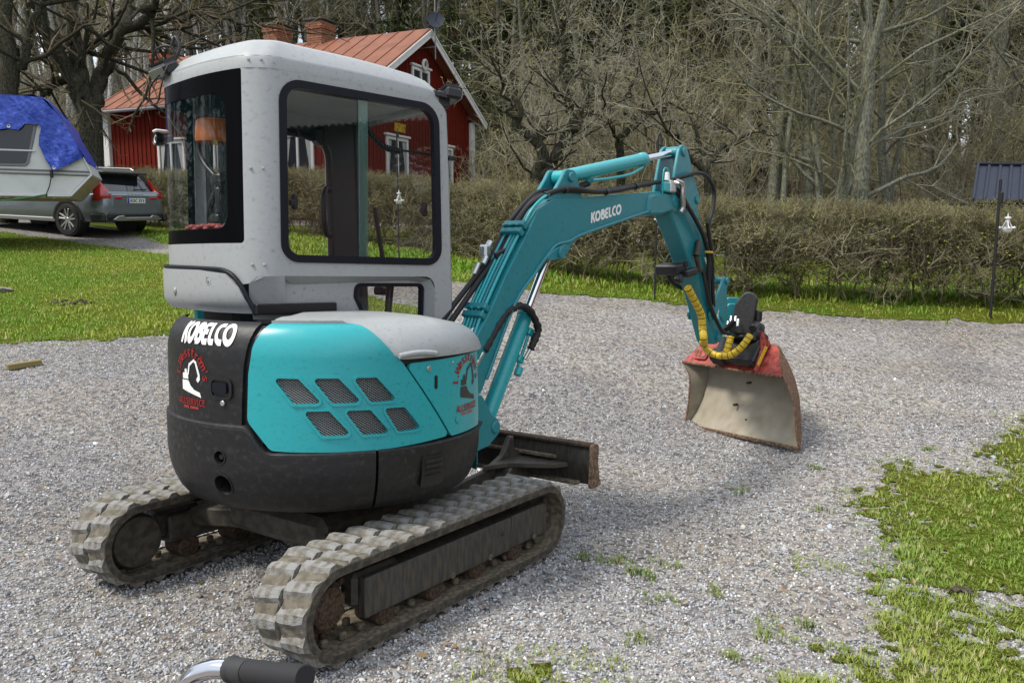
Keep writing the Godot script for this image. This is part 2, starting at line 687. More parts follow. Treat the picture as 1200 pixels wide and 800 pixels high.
	# house and yard
	mat("falu", lin(0.165, 0.021, 0.012), 0.85, {"tex": noise_tex("boards", S, 0.02, [[0.0, grey(0.7)], [0.5, grey(0.92)], [1.0, grey(1)]], 5), "scale": Vector3(3, 0.6, 3), "spec": 0.2})
	mat("house_white", lin(0.68, 0.68, 0.65), 0.6, {"tex": soft, "scale": 1.0})
	mat("roof_red", lin(0.24, 0.085, 0.04), 0.6, {"tex": noise_tex("roofn", S, 0.01, [[0.0, Color(0.75, 0.7, 0.68)], [0.5, Color(0.95, 0.92, 0.9)], [1.0, grey(1)]], 5), "scale": 0.3})
	mat("roof_edge", lin(0.2, 0.2, 0.22), 0.5)
	mat("mortar", lin(0.3, 0.27, 0.24), 0.9)
	mat("brick", lin(1, 1, 1), 0.85, {"vc": true, "bump": fine, "bump_cm": 0.4, "scale": 2.0})
	mat("chimney_red", lin(0.30, 0.07, 0.045), 0.8, {"tex": soft, "scale": 1.0})
	mat("window_dark", lin(0.02, 0.025, 0.03), 0.08)
	mat("curtain", lin(0.35, 0.35, 0.34), 0.8)
	mat("steel_blue", lin(0.016, 0.02, 0.038), 0.75, {"rough_tex": rgh, "scale": 1.0})
	mat("sheet_grey", lin(0.5, 0.53, 0.51), 0.6, {"tex": grime, "scale": 0.6})
	mat("iron", lin(0.012, 0.012, 0.013), 0.5)
	mat("white_plastic", lin(0.75, 0.75, 0.73), 0.4)
	mat("timber", lin(0.30, 0.24, 0.09), 0.8, {"tex": noise_tex("woodn", S, 0.03, [[0.0, grey(0.7)], [1.0, grey(1)]], 4), "scale": Vector3(2, 20, 20)})
	mat("rock", lin(0.36, 0.35, 0.34), 0.9, {"tex": grime, "scale": 4.0, "bump": fine, "bump_cm": 1.0})
	# vehicles
	mat("car_paint", lin(0.17, 0.195, 0.215), 0.3, {"metal": 0.35, "coat": 1.0, "coat_rough": 0.04})
	mat("car_black", lin(0.018, 0.019, 0.02), 0.5)
	mat("car_glass", lin(0.012, 0.014, 0.016), 0.04, {"spec": 0.7})
	mat("car_trim", lin(0.42, 0.42, 0.42), 0.3, {"metal": 0.8})
	mat("tail_red", lin(0.42, 0.012, 0.014), 0.12, {"coat": 0.8})
	mat("tyre", lin(0.02, 0.02, 0.021), 0.85)
	mat("alloy", lin(0.55, 0.55, 0.56), 0.3, {"metal": 0.8})
	mat("plate_white", lin(0.7, 0.7, 0.68), 0.45)
	mat("plate_blue", lin(0.01, 0.04, 0.35), 0.45)
	mat("camper_white", lin(0.60, 0.605, 0.60), 0.45, {"tex": soft, "scale": 0.5, "rough_tex": rgh})
	mat("camper_under", lin(0.5, 0.43, 0.27), 0.6, {"tex": grime, "scale": 0.8})
	mat("camper_grey", lin(0.16, 0.165, 0.17), 0.5)
	mat("tarp", lin(0.014, 0.055, 0.42), 0.42, {"bump": noise_tex("crease", S, 0.018, [], 5), "bump_cm": 1.6, "scale": 1.2, "coat": 0.2, "coat_rough": 0.3})
	mat("rope_green", lin(0.03, 0.16, 0.07), 0.8)
	# plants
	mat("bark_pale", lin(0.36, 0.345, 0.285), 0.95, {"tex": bark, "scale": Vector3(1.6, 0.5, 1.6), "bump": fine, "bump_cm": 3.0, "spec": 0.1})
	mat("bark_grey", lin(0.26, 0.245, 0.195), 0.95, {"tex": bark, "scale": Vector3(1.6, 0.5, 1.6), "bump": fine, "bump_cm": 3.0, "spec": 0.1})
	mat("bark_dark", lin(0.11, 0.102, 0.08), 0.95, {"tex": bark, "scale": Vector3(1.4, 0.5, 1.4), "bump": fine, "bump_cm": 5.0, "spec": 0.1})
	mat("bark_birch", lin(0.55, 0.54, 0.5), 0.8, {"tex": noise_tex("birchn", S, 0.03, [[0.0, grey(0.1)], [0.36, grey(0.2)], [0.44, grey(0.95)], [1.0, grey(1)]], 3), "scale": Vector3(0.5, 1.6, 0.5), "spec": 0.15})
	mat("twig_grey", lin(0.28, 0.26, 0.195), 0.95, {"spec": 0.1})
	mat("twig_olive", lin(0.22, 0.205, 0.115), 0.95, {"spec": 0.1})
	mat("twig_brown", lin(0.18, 0.145, 0.095), 0.95, {"spec": 0.1})
	mat("bud", lin(0.25, 0.25, 0.075), 0.8, {"back": Color(0.3, 0.32, 0.08), "spec": 0.15})
	mat("needle", lin(0.045, 0.068, 0.02), 0.8, {"back": Color(0.1, 0.14, 0.04), "spec": 0.15})
	mat("hedge_leaf", lin(1, 1, 1), 0.75, {"vc": true, "back": Color(0.25, 0.25, 0.08), "spec": 0.15})
const TERRAIN := [-2.228, 0.394, -0.014008, -1.572, 0.852, 0.004249, -0.917, 1.310, 0.001357, -0.261, 1.768, -0.000537, 0.395, 2.226, -0.003553, -1.770, -0.261, -0.019419, -1.114, 0.197, 0.005179, -0.458, 0.655, 0.001155, 0.197, 1.113, -0.001258, 0.853, 1.571, -0.003358, -1.311, -0.916, -0.014765, -0.656, -0.458, 0.006081, 0.000, 0.000, 0.000384, 0.656, 0.458, -0.002523, 1.311, 0.916, 0.005908, -0.853, -1.571, -0.007396, -0.197, -1.113, 0.009507, 0.458, -0.655, -0.000781, 1.114, -0.197, -0.006507, 1.770, 0.261, 0.019825, -0.395, -2.226, -0.003610, 0.261, -1.768, 0.018647, 0.917, -1.310, 0.002365, 1.572, -0.852, -0.014979, 2.228, -0.394, 0.004015, 0.064, -2.881, -0.063699, 0.719, -2.423, -0.008270, 1.375, -1.965, -0.001970, 2.031, -1.507, -0.008130, 2.686, -1.048, -0.009782, 1.068, 4.403, 0.004403, 1.599, 2.946, 0.000291, 2.131, 1.489, 0.041336, 2.662, 0.032, 0.052750, -0.407, 3.372, -0.000491, -1.833, 2.620, 0.002505, -4.754, -4.910, -0.013012, -2.843, -5.018, 0.008873, -5.251, -7.786, 0.003840, -8.665, -11.368, 0.000205, -9.060, -14.746, 0.000686, -8.343, -16.168, -0.008594, -6.254, -12.894, -0.009719, -11.148, -15.478, 0.008351, -9.286, -18.011, 0.003000, -4.239, -14.547, 0.013878, -1.865, -13.510, -0.001861, 0.316, -11.351, -0.003771, 2.323, -8.999, 0.007665, 4.242, -8.472, -0.007107, 6.048, -8.057, 0.006182, 8.406, -7.743, 0.010048, 1.135, -4.294, 0.060069, 0.088, -6.241, -0.013459, -1.071, -5.527, 0.008618, 6.855, -5.158, -0.023597, 4.889, -5.184, 0.008408, 3.068, -5.917, -0.011965, 2.230, -8.077, -0.002006, 5.427, -2.832, 0.010177, 3.751, -0.998, 0.004079, 3.626, 0.121, -0.011184, 2.509, 0.684, -0.097892, 2.323, -4.492, 0.041735, -2.898, -2.557, 0.015443, -2.147, -0.613, 0.025654, 1.506, -0.902, 0.032283, 2.490, -3.403, -0.075591, 3.330, -2.332, 0.023118, -14.000, -26.000, -0.007052, -20.000, -45.000, -0.002137, -8.000, -45.000, 0.012947, 0.000, -30.000, 0.001648, 5.000, -22.000, -0.002368, 12.000, -22.000, 0.000193, 0.000, -45.000, -0.009524, 15.000, -45.000, 0.000489, 25.000, -30.000, -0.000337, 20.000, -12.000, 0.000008, 14.000, -3.000, -0.002517, -16.000, -8.000, -0.001565, -25.000, -25.000, 0.000197, -14.000, 2.000, 0.001248, 12.000, 5.000, 0.003475, -6.000, 5.000, -0.000973, 4.000, 5.500, -0.000983, -4.000, -20.000, -0.000682, 30.000, -60.000, 0.000947, -30.000, -60.000, 0.000845, 0.000, -60.000, -0.001335]
const PLANE := [-15.379615, -0.044397, -0.144689]


# ---------------------------------------------------------------- ground
var hx := PackedFloat32Array()
const GX0 := -40.0
const GZ0 := -72.0
const GS := 0.5
const GNX := 181
const GNZ := 171


func height_exact(x: float, z: float) -> float:
	var s := PLANE[0] + PLANE[1] * x + PLANE[2] * z
	for k in range(0, TERRAIN.size(), 3):
		var dx: float = x - TERRAIN[k]
		var dz: float = z - TERRAIN[k + 1]
		var d2 := dx * dx + dz * dz
		s += TERRAIN[k + 2] * d2 * log(d2 + 1e-12) * 0.5
	return s


func make_heights() -> void:
	hx.resize(GNX * GNZ)
	for j in GNZ:
		for k in GNX:
			hx[j * GNX + k] = clampf(height_exact(GX0 + k * GS, GZ0 + j * GS), -3.0, 22.0)


func ground(x: float, z: float) -> float:
	var fx := clampf((x - GX0) / GS, 0.0, GNX - 1.001)
	var fz := clampf((z - GZ0) / GS, 0.0, GNZ - 1.001)
	var a := int(fx)
	var b := int(fz)
	fx -= a
	fz -= b
	var k := b * GNX + a
	return lerpf(lerpf(hx[k], hx[k + 1], fx), lerpf(hx[k + GNX], hx[k + GNX + 1], fx), fz)


var lump := FastNoiseLite.new()
var wear := FastNoiseLite.new()
var LAWN := v2([-8.5, -2.5, -5.52, -4.4, -4.73, -4.88, -3.81, -4.94, -2.85, -5.04, -2.0, -5.24, -1.07, -5.52, -0.41, -5.89, 0.01, -6.49, -0.31, -6.9, -0.96, -7.37, -2.8, -9.28, -5.99, -12.26, -7.66, -13.26, -9.21, -14.12, -10.71, -14.75, -14.25, -16.41, -22.0, -19.0, -22.0, 0.0])
var FIELD := v2([-30, -26, -14, -19.5, -8.58, -16.46, -6.62, -13.77, -4.86, -12.43, -3.36, -11.3, -1.43, -10.24, -0.02, -8.95, 0.96, -8.26, 2.21, -7.86, 3.42, -7.67, 4.62, -7.56, 5.77, -7.37, 8.08, -7.2, 9.21, -7.11, 18, -6.3, 40, -5, 40, -71, -39, -71])
var CORNER := v2([9.5, -4.6, 6.16, -3.25, 5.37, -2.73, 4.75, -2.28, 4.22, -1.91, 3.87, -1.87, 3.51, -1.33, 3.14, -0.74, 2.87, -0.2, 2.86, 0.18, 2.79, 0.39, 2.56, 0.55, 2.31, 0.8, 2.13, 1.09, 2.04, 1.51, 2.0, 3.2, 9.5, 3.2])
var STRIP := v2([0.82, 1.02, 0.96, 0.95, 1.1, 0.99, 1.31, 1.04, 1.36, 1.2, 1.27, 1.4, 0.83, 1.4])


func edge_dist(q: Vector2, poly: PackedVector2Array) -> float:       # > 0 inside
	var best := 1e9
	for k in poly.size():
		var c := Geometry2D.get_closest_point_to_segment(q, poly[k], poly[(k + 1) % poly.size()])
		best = minf(best, q.distance_squared_to(c))
	return sqrt(best) * (1.0 if Geometry2D.is_point_in_polygon(q, poly) else -1.0)


func turf_at(x: float, z: float) -> float:          # > 0: grass grows here; the value says how far from its edge
	var q := Vector2(x, z)
	var rag := lump.get_noise_2d(x * 2.0, z * 2.0)
	var fine_rag := lump.get_noise_2d(x * 9.0 + 50.0, z * 9.0)
	var best := -9.0
	if Rect2(-22.5, -19.5, 23, 20).has_point(q):
		best = maxf(best, edge_dist(q, LAWN) + rag * 0.12 + fine_rag * 0.06)
	if z < -4.5:
		best = maxf(best, edge_dist(q, FIELD) + rag * 0.12 + fine_rag * 0.06)
	if Rect2(1.2, -5, 9, 8.5).has_point(q):
		var d := edge_dist(q, CORNER) + rag * 0.5 + fine_rag * 0.22
		if z > -0.1:
			d -= 0.10 + lump.get_noise_2d(x * 3.4 - 20.0, z * 3.4) * 0.8     # thin and gravelly near the front
		best = maxf(best, d)
	if Rect2(0.6, 0.8, 1.0, 0.8).has_point(q):
		best = maxf(best, edge_dist(q, STRIP) + fine_rag * 0.16 + rag * 0.1 - 0.05)
	return best


func hash01(a: int, b: int) -> float:
	return float(posmod(hash(Vector2i(a, b)), 10007)) / 10007.0


func lines(a: float, b: float, step: float, far: float) -> PackedFloat32Array:
	var o := PackedFloat32Array()
	var left := []
	var s := step
	var x := a
	while x > -far:
		s *= 1.22
		x -= s
		left.append(x)
	left.reverse()
	o.append_array(PackedFloat32Array(left))
	x = a
	while x < b:
		o.append(x)
		x += step
	s = step
	while x < far:
		o.append(x)
		s *= 1.22
		x += s
	o.append(far)
	return o


func bumpy(x: float, z: float) -> float:
	return ground(x, z) + lump.get_noise_2d(x * 1.3, z * 1.3) * 0.012 + lump.get_noise_2d(x * 7.0, z * 7.0) * 0.006 - track_dip(x, z)


func track_dip(x: float, z: float) -> float:          # shallow wheel ruts along the drive
	var d := 0.0
	for off in [-4.1, -5.7]:
		var c: float = z - (off + 0.3 * (x - 3.0) - 0.018 * (x - 3.0) * (x - 3.0))
		d += 0.018 * exp(-c * c / 0.03) - 0.009 * exp(-(absf(c) - 0.3) * (absf(c) - 0.3) / 0.012)
	return d if x > -1.0 else d * clampf(1.6 + x * 0.6, 0.0, 1.0)


func build_ground() -> void:
	lump.noise_type = FastNoiseLite.TYPE_SIMPLEX_SMOOTH
	lump.frequency = 0.5
	lump.seed = 7
	lump.fractal_octaves = 3
	wear.noise_type = FastNoiseLite.TYPE_SIMPLEX_SMOOTH
	wear.frequency = 0.35
	wear.seed = 21
	wear.fractal_octaves = 4
	make_heights()
	var g := Geo.new()
	g.tinted = true
	var xs := lines(-5.5, 7.0, 0.085, 170.0)
	var zs := lines(-8.5, 2.6, 0.085, 170.0)
	var w := xs.size()
	for z in zs:
		for x in xs:
			var near := absf(x) < 12.0 and absf(z) < 14.0
			var y := bumpy(x, z) if near else ground(x, z)
			var e := 0.3
			var nn := Vector3(ground(x - e, z) - ground(x + e, z), 2 * e, ground(x, z - e) - ground(x, z + e)).normalized()
			var k := wear.get_noise_2d(x, z)
			var k2 := wear.get_noise_2d(x * 3.1 + 40.0, z * 3.1)
			g.tint = Color(1, 1, 1)
			var dusty := clampf(0.5 + k * 1.1 + k2 * 0.5, 0.0, 1.0)
			g.tint = Color(0.76, 0.765, 0.79).lerp(Color(1.0, 0.975, 0.93), dusty)
			if near:
				# a worn brown margin where grass thins out on the right, and the paler driven line across the yard
				var band := clampf(1.0 - absf(x - (2.55 - 0.2 * z)) / 0.9, 0.0, 1.0) * clampf(1.2 - absf(z - 0.2) / 2.0, 0.0, 1.0)
				g.tint = g.tint.lerp(Color(0.95, 0.89, 0.79), band * clampf(0.4 + k2 * 1.6, 0.0, 0.8))
				var band2 := clampf(1.0 - absf(z + 4.1 - 0.3 * (x - 3.0)) / 0.55, 0.0, 1.0)
				g.tint = g.tint.lerp(Color(1.12, 1.08, 1.0), band2 * 0.7)
				var lane := clampf(1.0 - absf(z + 6.1 - 0.12 * (x - 3.0)) / 1.2, 0.0, 1.0)
				g.tint = g.tint.lerp(Color(1.32, 1.28, 1.2), lane * clampf(0.55 + k, 0.0, 0.9))
			g.v(Vector3(x, y, z), nn)
	for j in zs.size() - 1:
		for k in w - 1:
			var q := j * w + k
			for s in [q, q + w, q + 1, q + 1, q + w, q + w + 1]:
				g.i.append(s)
	var i0 := g.i[0]
	if (g.p[g.i[2]] - g.p[i0]).cross(g.p[g.i[1]] - g.p[i0]).y < 0.0:
		g.i.reverse()
	tag(part(self, "ground", g, mats.gravel), "", "", "", "structure")
	# turf sheets a few millimetres above the gravel, their outline ragged
	for job in [["lawn", -20.0, -18.5, 0.6, -0.5, 0.13, LAWN], ["field", -24.0, -62.0, 26.0, -6.2, 0.42, FIELD], ["verge", -9.0, -17.0, 10.5, -6.4, 0.11, FIELD], ["grass_corner", 0.7, -5.0, 8.8, 2.4, 0.05, CORNER]]:
		var t := Geo.new()
		t.tinted = true
		var step: float = job[5]
		var nx := int((job[3] - job[1]) / step)
		var nz := int((job[4] - job[2]) / step)
		var idx := {}
		var field: bool = job[0] == "field"
		for jz in nz:
			for jx in nx:
				var cx: float = job[1] + (jx + 0.5) * step
				var cz: float = job[2] + (jz + 0.5) * step
				if job[0] == "verge":
					if edge_dist(Vector2(cx, cz), FIELD) > 1.9:
						continue
				if field and edge_dist(Vector2(cx, cz), FIELD) < 1.7:
					continue
				if job[0] != "field" and turf_at(cx, cz) < (0.05 if job[0] == "lawn" else (0.04 if job[0] == "verge" else 0.03 + 0.45 * pow(hash01(jx, jz), 2.0))):
					continue
				var ids := []
				for o in [[0, 0], [0, 1], [1, 1], [1, 0]]:
					var key := Vector2i(jx + o[0], jz + o[1])
					if not idx.has(key):
						var x: float = job[1] + key.x * step
						var z: float = job[2] + key.y * step
						if not field:
							x += (hash01(key.x, key.y) - 0.5) * step * 0.9
							z += (hash01(key.y + 77, key.x) - 0.5) * step * 0.9
						var lift := 0.006 + 0.010 * clampf(lump.get_noise_2d(x * 3.0, z * 3.0) + 0.4, 0, 1)
						var y := (bumpy(x, z) if absf(x) < 12.0 and absf(z) < 14.0 else ground(x, z) + (-0.01 if field else 0.0)) + lift
						var e := 0.2
						var nn := Vector3(ground(x - e, z) - ground(x + e, z), 2 * e, ground(x, z - e) - ground(x, z + e)).normalized()
						var k := wear.get_noise_2d(x * 1.5 + 9.0, z * 1.5)
						t.tint = Color(1.0, 0.95, 0.7).lerp(Color(0.8, 1.05, 0.7), clampf(0.5 + k, 0, 1))
						if job[0] == "grass_corner":
							t.tint = t.tint.lerp(Color(1.35, 1.08, 1.5), clampf(0.75 - turf_at(x, z) * 1.4 + 0.5 * lump.get_noise_2d(x * 5.0, z * 5.0), 0.0, 0.85))
						if z < -22.0:
							t.tint = Color(1.15, 0.85, 0.62)          # leaf litter under the woods
						idx[key] = t.v(Vector3(x, y, z), nn)
					ids.append(idx[key])
				t.t(ids[0], ids[1], ids[2])
				t.t(ids[0], ids[2], ids[3])
		tag(part(self, job[0], t, mats.turf), "", "", "", "structure")


func tuft(blades: int, hgt: float, spread: float, wide: float, sd: int) -> ArrayMesh:
	var g := Geo.new()
	var r := RandomNumberGenerator.new()
	r.seed = sd
	for k in blades:
		var a := r.randf() * TAU
		var o := Vector3(cos(a), 0, sin(a)) * spread * sqrt(r.randf())
		var d := Vector3(cos(a + r.randfn(0, 0.8)), 0, sin(a + r.randfn(0, 0.8)))
		var s := Vector3(-d.z, 0, d.x) * wide * r.randf_range(0.6, 1.1)
		var hh := hgt * r.randf_range(0.5, 1.1)
		var mid := o + d * hh * 0.22 + Vector3(0, hh * 0.62, 0)
		var tip := o + d * hh * r.randf_range(0.45, 0.9) + Vector3(0, hh, 0)
		var nn := (Vector3.UP * 1.4 + d * -0.5).normalized()
		var q0 := g.v(o - s, nn)
		var q1 := g.v(o + s, nn)
		var q2 := g.v(mid + s * 0.8, nn)
		var q3 := g.v(mid - s * 0.8, nn)
		var q4 := g.v(tip, nn)
		g.t(q0, q1, q2)
		g.t(q0, q2, q3)
		g.t(q3, q2, q4)
	return g.mesh()


func stone_mesh(sd: int) -> ArrayMesh:
	var r := RandomNumberGenerator.new()
	r.seed = sd
	var f := (1.0 + sqrt(5.0)) / 2.0
	var vs := []
	for q in [[-1, f, 0], [1, f, 0], [-1, -f, 0], [1, -f, 0], [0, -1, f], [0, 1, f], [0, -1, -f], [0, 1, -f], [f, 0, -1], [f, 0, 1], [-f, 0, -1], [-f, 0, 1]]:
		vs.append(Vector3(q[0], q[1] * 0.72, q[2] * 0.85).normalized() * r.randf_range(0.6, 1.15) * Vector3(1, 0.7, 0.85))
	var g := Geo.new()
	for q in [[0, 11, 5], [0, 5, 1], [0, 1, 7], [0, 7, 10], [0, 10, 11], [1, 5, 9], [5, 11, 4], [11, 10, 2], [10, 7, 6], [7, 1, 8], [3, 9, 4], [3, 4, 2], [3, 2, 6], [3, 6, 8], [3, 8, 9], [4, 9, 5], [2, 4, 11], [6, 2, 10], [8, 6, 7], [9, 8, 1]]:
		g.tri(vs[q[0]], vs[q[2]], vs[q[1]])
	return g.mesh()


func build_grass_and_stones() -> void:
	var r := RandomNumberGenerator.new()
	r.seed = 11
	var eye := Vector2(cam.position.x, cam.position.z)
	# grass blades
	for variant in 3:
		var mesh := tuft([9, 7, 8][variant], [0.075, 0.10, 0.055][variant], [0.05, 0.045, 0.06][variant], [0.0045, 0.005, 0.004][variant], 5 + variant)
		var places := []
		var tints := []
		for job in [[-12.0, -16.5, 0.5, -4.2, 16000], [-9.0, -17.0, 9.5, -6.6, 9500], [1.9, -4.6, 7.0, 2.0, 9000], [0.7, 0.9, 1.5, 1.5, 260], [1.5, -0.6, 3.4, 1.6, 2600]]:
			for k in job[4]:
				var x := r.randf_range(job[0], job[2])
				var z := r.randf_range(job[1], job[3])
				var d := turf_at(x, z)
				if d < -0.10 - 0.10 * r.randf() or (d < 0.1 and r.randf() < 0.45):
					continue
				if z < -6.4 and edge_dist(Vector2(x, z), FIELD) > 2.4:
					continue
				var s := r.randf_range(0.6, 1.1) * (0.7 if d < 0.12 else 1.0)
				if x > 0.6 and z > -5.0:
					s *= 0.42
					if lump.get_noise_2d(x * 2.6 + 11.0, z * 2.6) < -0.12 and r.randf() < 0.4:
						continue
				elif edge_dist(Vector2(x, z), LAWN) > -0.3:
					s *= 0.62
				if z < -6.6 and x > -9.0 and edge_dist(Vector2(x, z), FIELD) > 0.8:
					s *= 1.3
				elif z < -6.6:
					s *= 0.75
				places.append(Transform3D(Basis(Vector3.UP, r.randf() * TAU).scaled(Vector3(s, s * r.randf_range(0.7, 1.25), s)), Vector3(x, bumpy(x, z) + 0.008, z)))
				var kk := clampf(0.5 + wear.get_noise_2d(x * 1.5 + 9.0, z * 1.5) * 0.9 + r.randfn(0, 0.18), 0, 1)
				var col := (Color(0.33, 0.37, 0.07).lerp(Color(0.17, 0.30, 0.04), kk))
				if x > 0.6 and z > -5.0:
					col = col.lerp(Color(0.28, 0.32, 0.09), 0.35)
				if r.randf() < (0.16 if x > 0.6 and z > -5.0 else 0.07):
					col = Color(0.45, 0.40, 0.2)
				tints.append(col)
		scatter(self, "grass_blades", mesh, mats.blade, places, tints)
	# single tufts that grow through the gravel
	var tp := []
	var tt := []
	for q in [[0.83, -0.06], [1.34, -0.18], [1.59, -0.15], [1.82, -0.11], [1.68, 0.04], [2.38, 0.49], [2.09, 0.65], [1.69, 0.33], [1.5, 0.77], [1.51, -0.14], [4.0, -2.02], [4.34, -2.3], [3.31, -1.94], [1.6, 0.0], [2.0, 0.2], [2.45, 0.7], [1.9, 0.9], [3.0, -1.1], [2.6, -1.5]]:
		for k in 7:
			var x: float = q[0] + r.randfn(0, 0.035)
			var z: float = q[1] + r.randfn(0, 0.03)
			var s := r.randf_range(0.3, 0.6)
			tp.append(Transform3D(Basis(Vector3.UP, r.randf() * TAU).scaled(Vector3(s, s, s)), Vector3(x, bumpy(x, z), z)))
			tt.append(Color(0.12, 0.2, 0.03).lerp(Color(0.22, 0.24, 0.06), r.randf()))
	scatter(self, "grass_tufts", tuft(11, 0.075, 0.05, 0.005, 31), mats.blade, tp, tt)
	# dead leaves and straws blown about
	var lp := []
	var lc := []
	for k in 420:
		var dep := 2.2 + 9.0 * pow(r.randf(), 1.4)
		var x := cam.position.x + r.randf_range(-0.66, 0.66) * dep
		var z := cam.position.z - dep * 0.98
		var s := r.randf_range(0.5, 1.3)
		lp.append(Transform3D(Basis.from_euler(Vector3(r.randfn(0, 0.3), r.randf() * TAU, r.randfn(0, 0.3))).scaled(Vector3(s * r.randf_range(0.3, 1.0), s, s)), Vector3(x, bumpy(x, z) + 0.012, z)))
		lc.append(Color(0.20, 0.12, 0.05).lerp(Color(0.34, 0.26, 0.14), r.randf()))
	var leaf_g := Geo.new()
	leaf_g.quad(Vector3(-0.018, 0.004, 0), Vector3(0, 0, 0.012), Vector3(0.02, 0.006, 0), Vector3(0, 0, -0.011))
	scatter(self, "dead_leaves", leaf_g.mesh(), mats.dead_leaf, lp, lc)
	# loose stones of the yard, denser and finer near the camera
	for variant in 4:
		var places := []
		var tints := []
		var want := 52000
		for k in want:
			var dep := 1.9 + 9.5 * pow(r.randf(), 1.35)
			var u := r.randf_range(-0.68, 0.68)
			var x := cam.position.x + u * dep
			var z := cam.position.z - dep * 0.98
			if turf_at(x, z) > 0.12 + 0.6 * r.randf() * r.randf() and r.randf() < 0.97:
				continue
			if absf(z + 6.1 - 0.12 * (x - 3.0)) < 1.3 and r.randf() < 0.75:
				continue
			if absf(z + 4.1 - 0.3 * (x - 3.0)) < 0.3 and r.randf() < 0.5:
				continue
			var dens := wear.get_noise_2d(x * 2.2 - 7.0, z * 2.2)
			if dens < -0.22 and r.randf() < 0.3:
				continue
			var s := 0.0042 + 0.0058 * pow(r.randf(), 2.2) + 0.0003 * dep
			if r.randf() < 0.004:
				s *= 2.4
			var b := Basis(Vector3(r.randfn(0, 1), r.randfn(0, 1), r.randfn(0, 1)).normalized(), r.randf() * TAU).scaled(Vector3(s, s, s))
			places.append(Transform3D(b, Vector3(x, bumpy(x, z) + s * r.randf_range(0.0, 0.4), z)))
			var val := 0.35 * exp(r.randfn(0, 0.3))
			var col := Color(val, val * 0.99, val * 0.97)
			var pick := r.randf()
			if pick < 0.09:
				col = Color(val * 1.08, val * 0.96, val * 0.9)
			elif pick < 0.36:
				col = Color(val * 0.94, val * 0.98, val * 1.08)
			elif pick < 0.42:
				col = Color(val * 1.1, val * 1.06, val * 0.94)
			tints.append(col)
		scatter(self, "loose_gravel", stone_mesh(70 + variant), mats.pebble, places, tints)


# ---------------------------------------------------------------- plants
# q: gen (levels), wiggle, up, spread, kids (per metre), ratio, twig_r, seg
func grow(big: Geo, small: Geo, r: RandomNumberGenerator, pos: Vector3, dir: Vector3, length: float, rad: float, level: int, q: Dictionary) -> void:
	var step: float = q.seg[level]
	var m := maxi(2, int(length / step))
	var g := big if level <= q.get("big_levels", 1) else small
	var sides := 9 if level == 0 else (6 if level == 1 else 3)
	var a := pos
	var d := dir
	var ra := rad
	var wig: float = q.wiggle[level]
	var upw: float = q.up[level]
	var tip: float = q.get("tip", 0.35)
	var kids: float = q.kids[level]
	var acc := r.randf()
	for s in m:
		d = (d + Vector3(r.randfn(0, wig), r.randfn(0, wig) + upw, r.randfn(0, wig))).normalized()
		var rb := maxf(rad * lerpf(1.0, tip, float(s + 1) / m), q.twig_r * 0.6)
		if level == q.gen and s == m - 1:
			rb = q.twig_r * 0.3
		var b := a + d * (length / m)
		g.seg(a, b, ra, rb, sides)
		var frac := float(s + 1) / m
		if level < q.gen and frac > q.bare[level]:
			acc += kids * length / m
			while acc > 1.0:
				acc -= 1.0
				var perp := d.cross(Vector3(r.randfn(0, 1), r.randfn(0, 1), r.randfn(0, 1))).normalized()
				var ang: float = q.angle[level] * r.randf_range(0.7, 1.3)
				var nd := (d * cos(ang) + perp * sin(ang)).normalized()
				var nl: float = q.len[level + 1] * r.randf_range(0.55, 1.25) * lerpf(1.0, 0.55, frac)
				var nr := maxf(minf(rb * 0.72, q.rad[level + 1] * r.randf_range(0.7, 1.2)), q.twig_r)
				grow(big, small, r, a.lerp(b, r.randf()), nd, nl, nr, level + 1, q)
		if level == q.gen and q.has("bud") and r.randf() < q.bud:
			var o: Vector3 = Vector3(r.randfn(0, 1), r.randfn(0, 1), r.randfn(0, 1)).normalized() * q.bud_size
			var o2: Vector3 = o.cross(d).normalized() * q.bud_size * 0.7
			(q.leaf as Geo).tri(b, b + o + o2 * 0.5, b + o * 0.3 - o2 * 0.6)
		a = b
		ra = rb


func tree_meshes(sd: int, q: Dictionary) -> Array:          # [trunk, crown, leaves or null]
	var r := RandomNumberGenerator.new()
	r.seed = sd
	var big := Geo.new()
	var small := Geo.new()
	q["leaf"] = Geo.new()
	var lean: Vector3 = q.get("lean", Vector3(r.randfn(0, 0.08), 1, r.randfn(0, 0.08)))
	for s in q.get("stems", 1):
		var off := Vector3(r.randfn(0, 0.1), 0, r.randfn(0, 0.1)) if s > 0 else Vector3()
		grow(big, small, r, off - Vector3(0, 0.25, 0), (lean + (Vector3(r.randfn(0, 0.35), 0, r.randfn(0, 0.35)) if s > 0 else Vector3())).normalized(), q.len[0] * r.randf_range(0.9, 1.05), q.rad[0] * (1.0 if s == 0 else 0.75), 0, q)
	var leaf: Geo = q.leaf
	return [big.mesh(), small.mesh(), leaf.mesh() if leaf.p.size() else null]


func plant_tree(called: String, label: String, group: String, meshes: Array, bark: Material, twig: Material, leaf: Material, x: Transform3D) -> Node3D:
	var t := thing(called, label, "tree", x, group)
	part(t, "trunk", meshes[0], bark)
	part(t, "crown", meshes[1], twig).set_meta("kind", "stuff")
	if meshes[2] != null:
		part(t, "buds", meshes[2], leaf).set_meta("kind", "stuff")
	return t


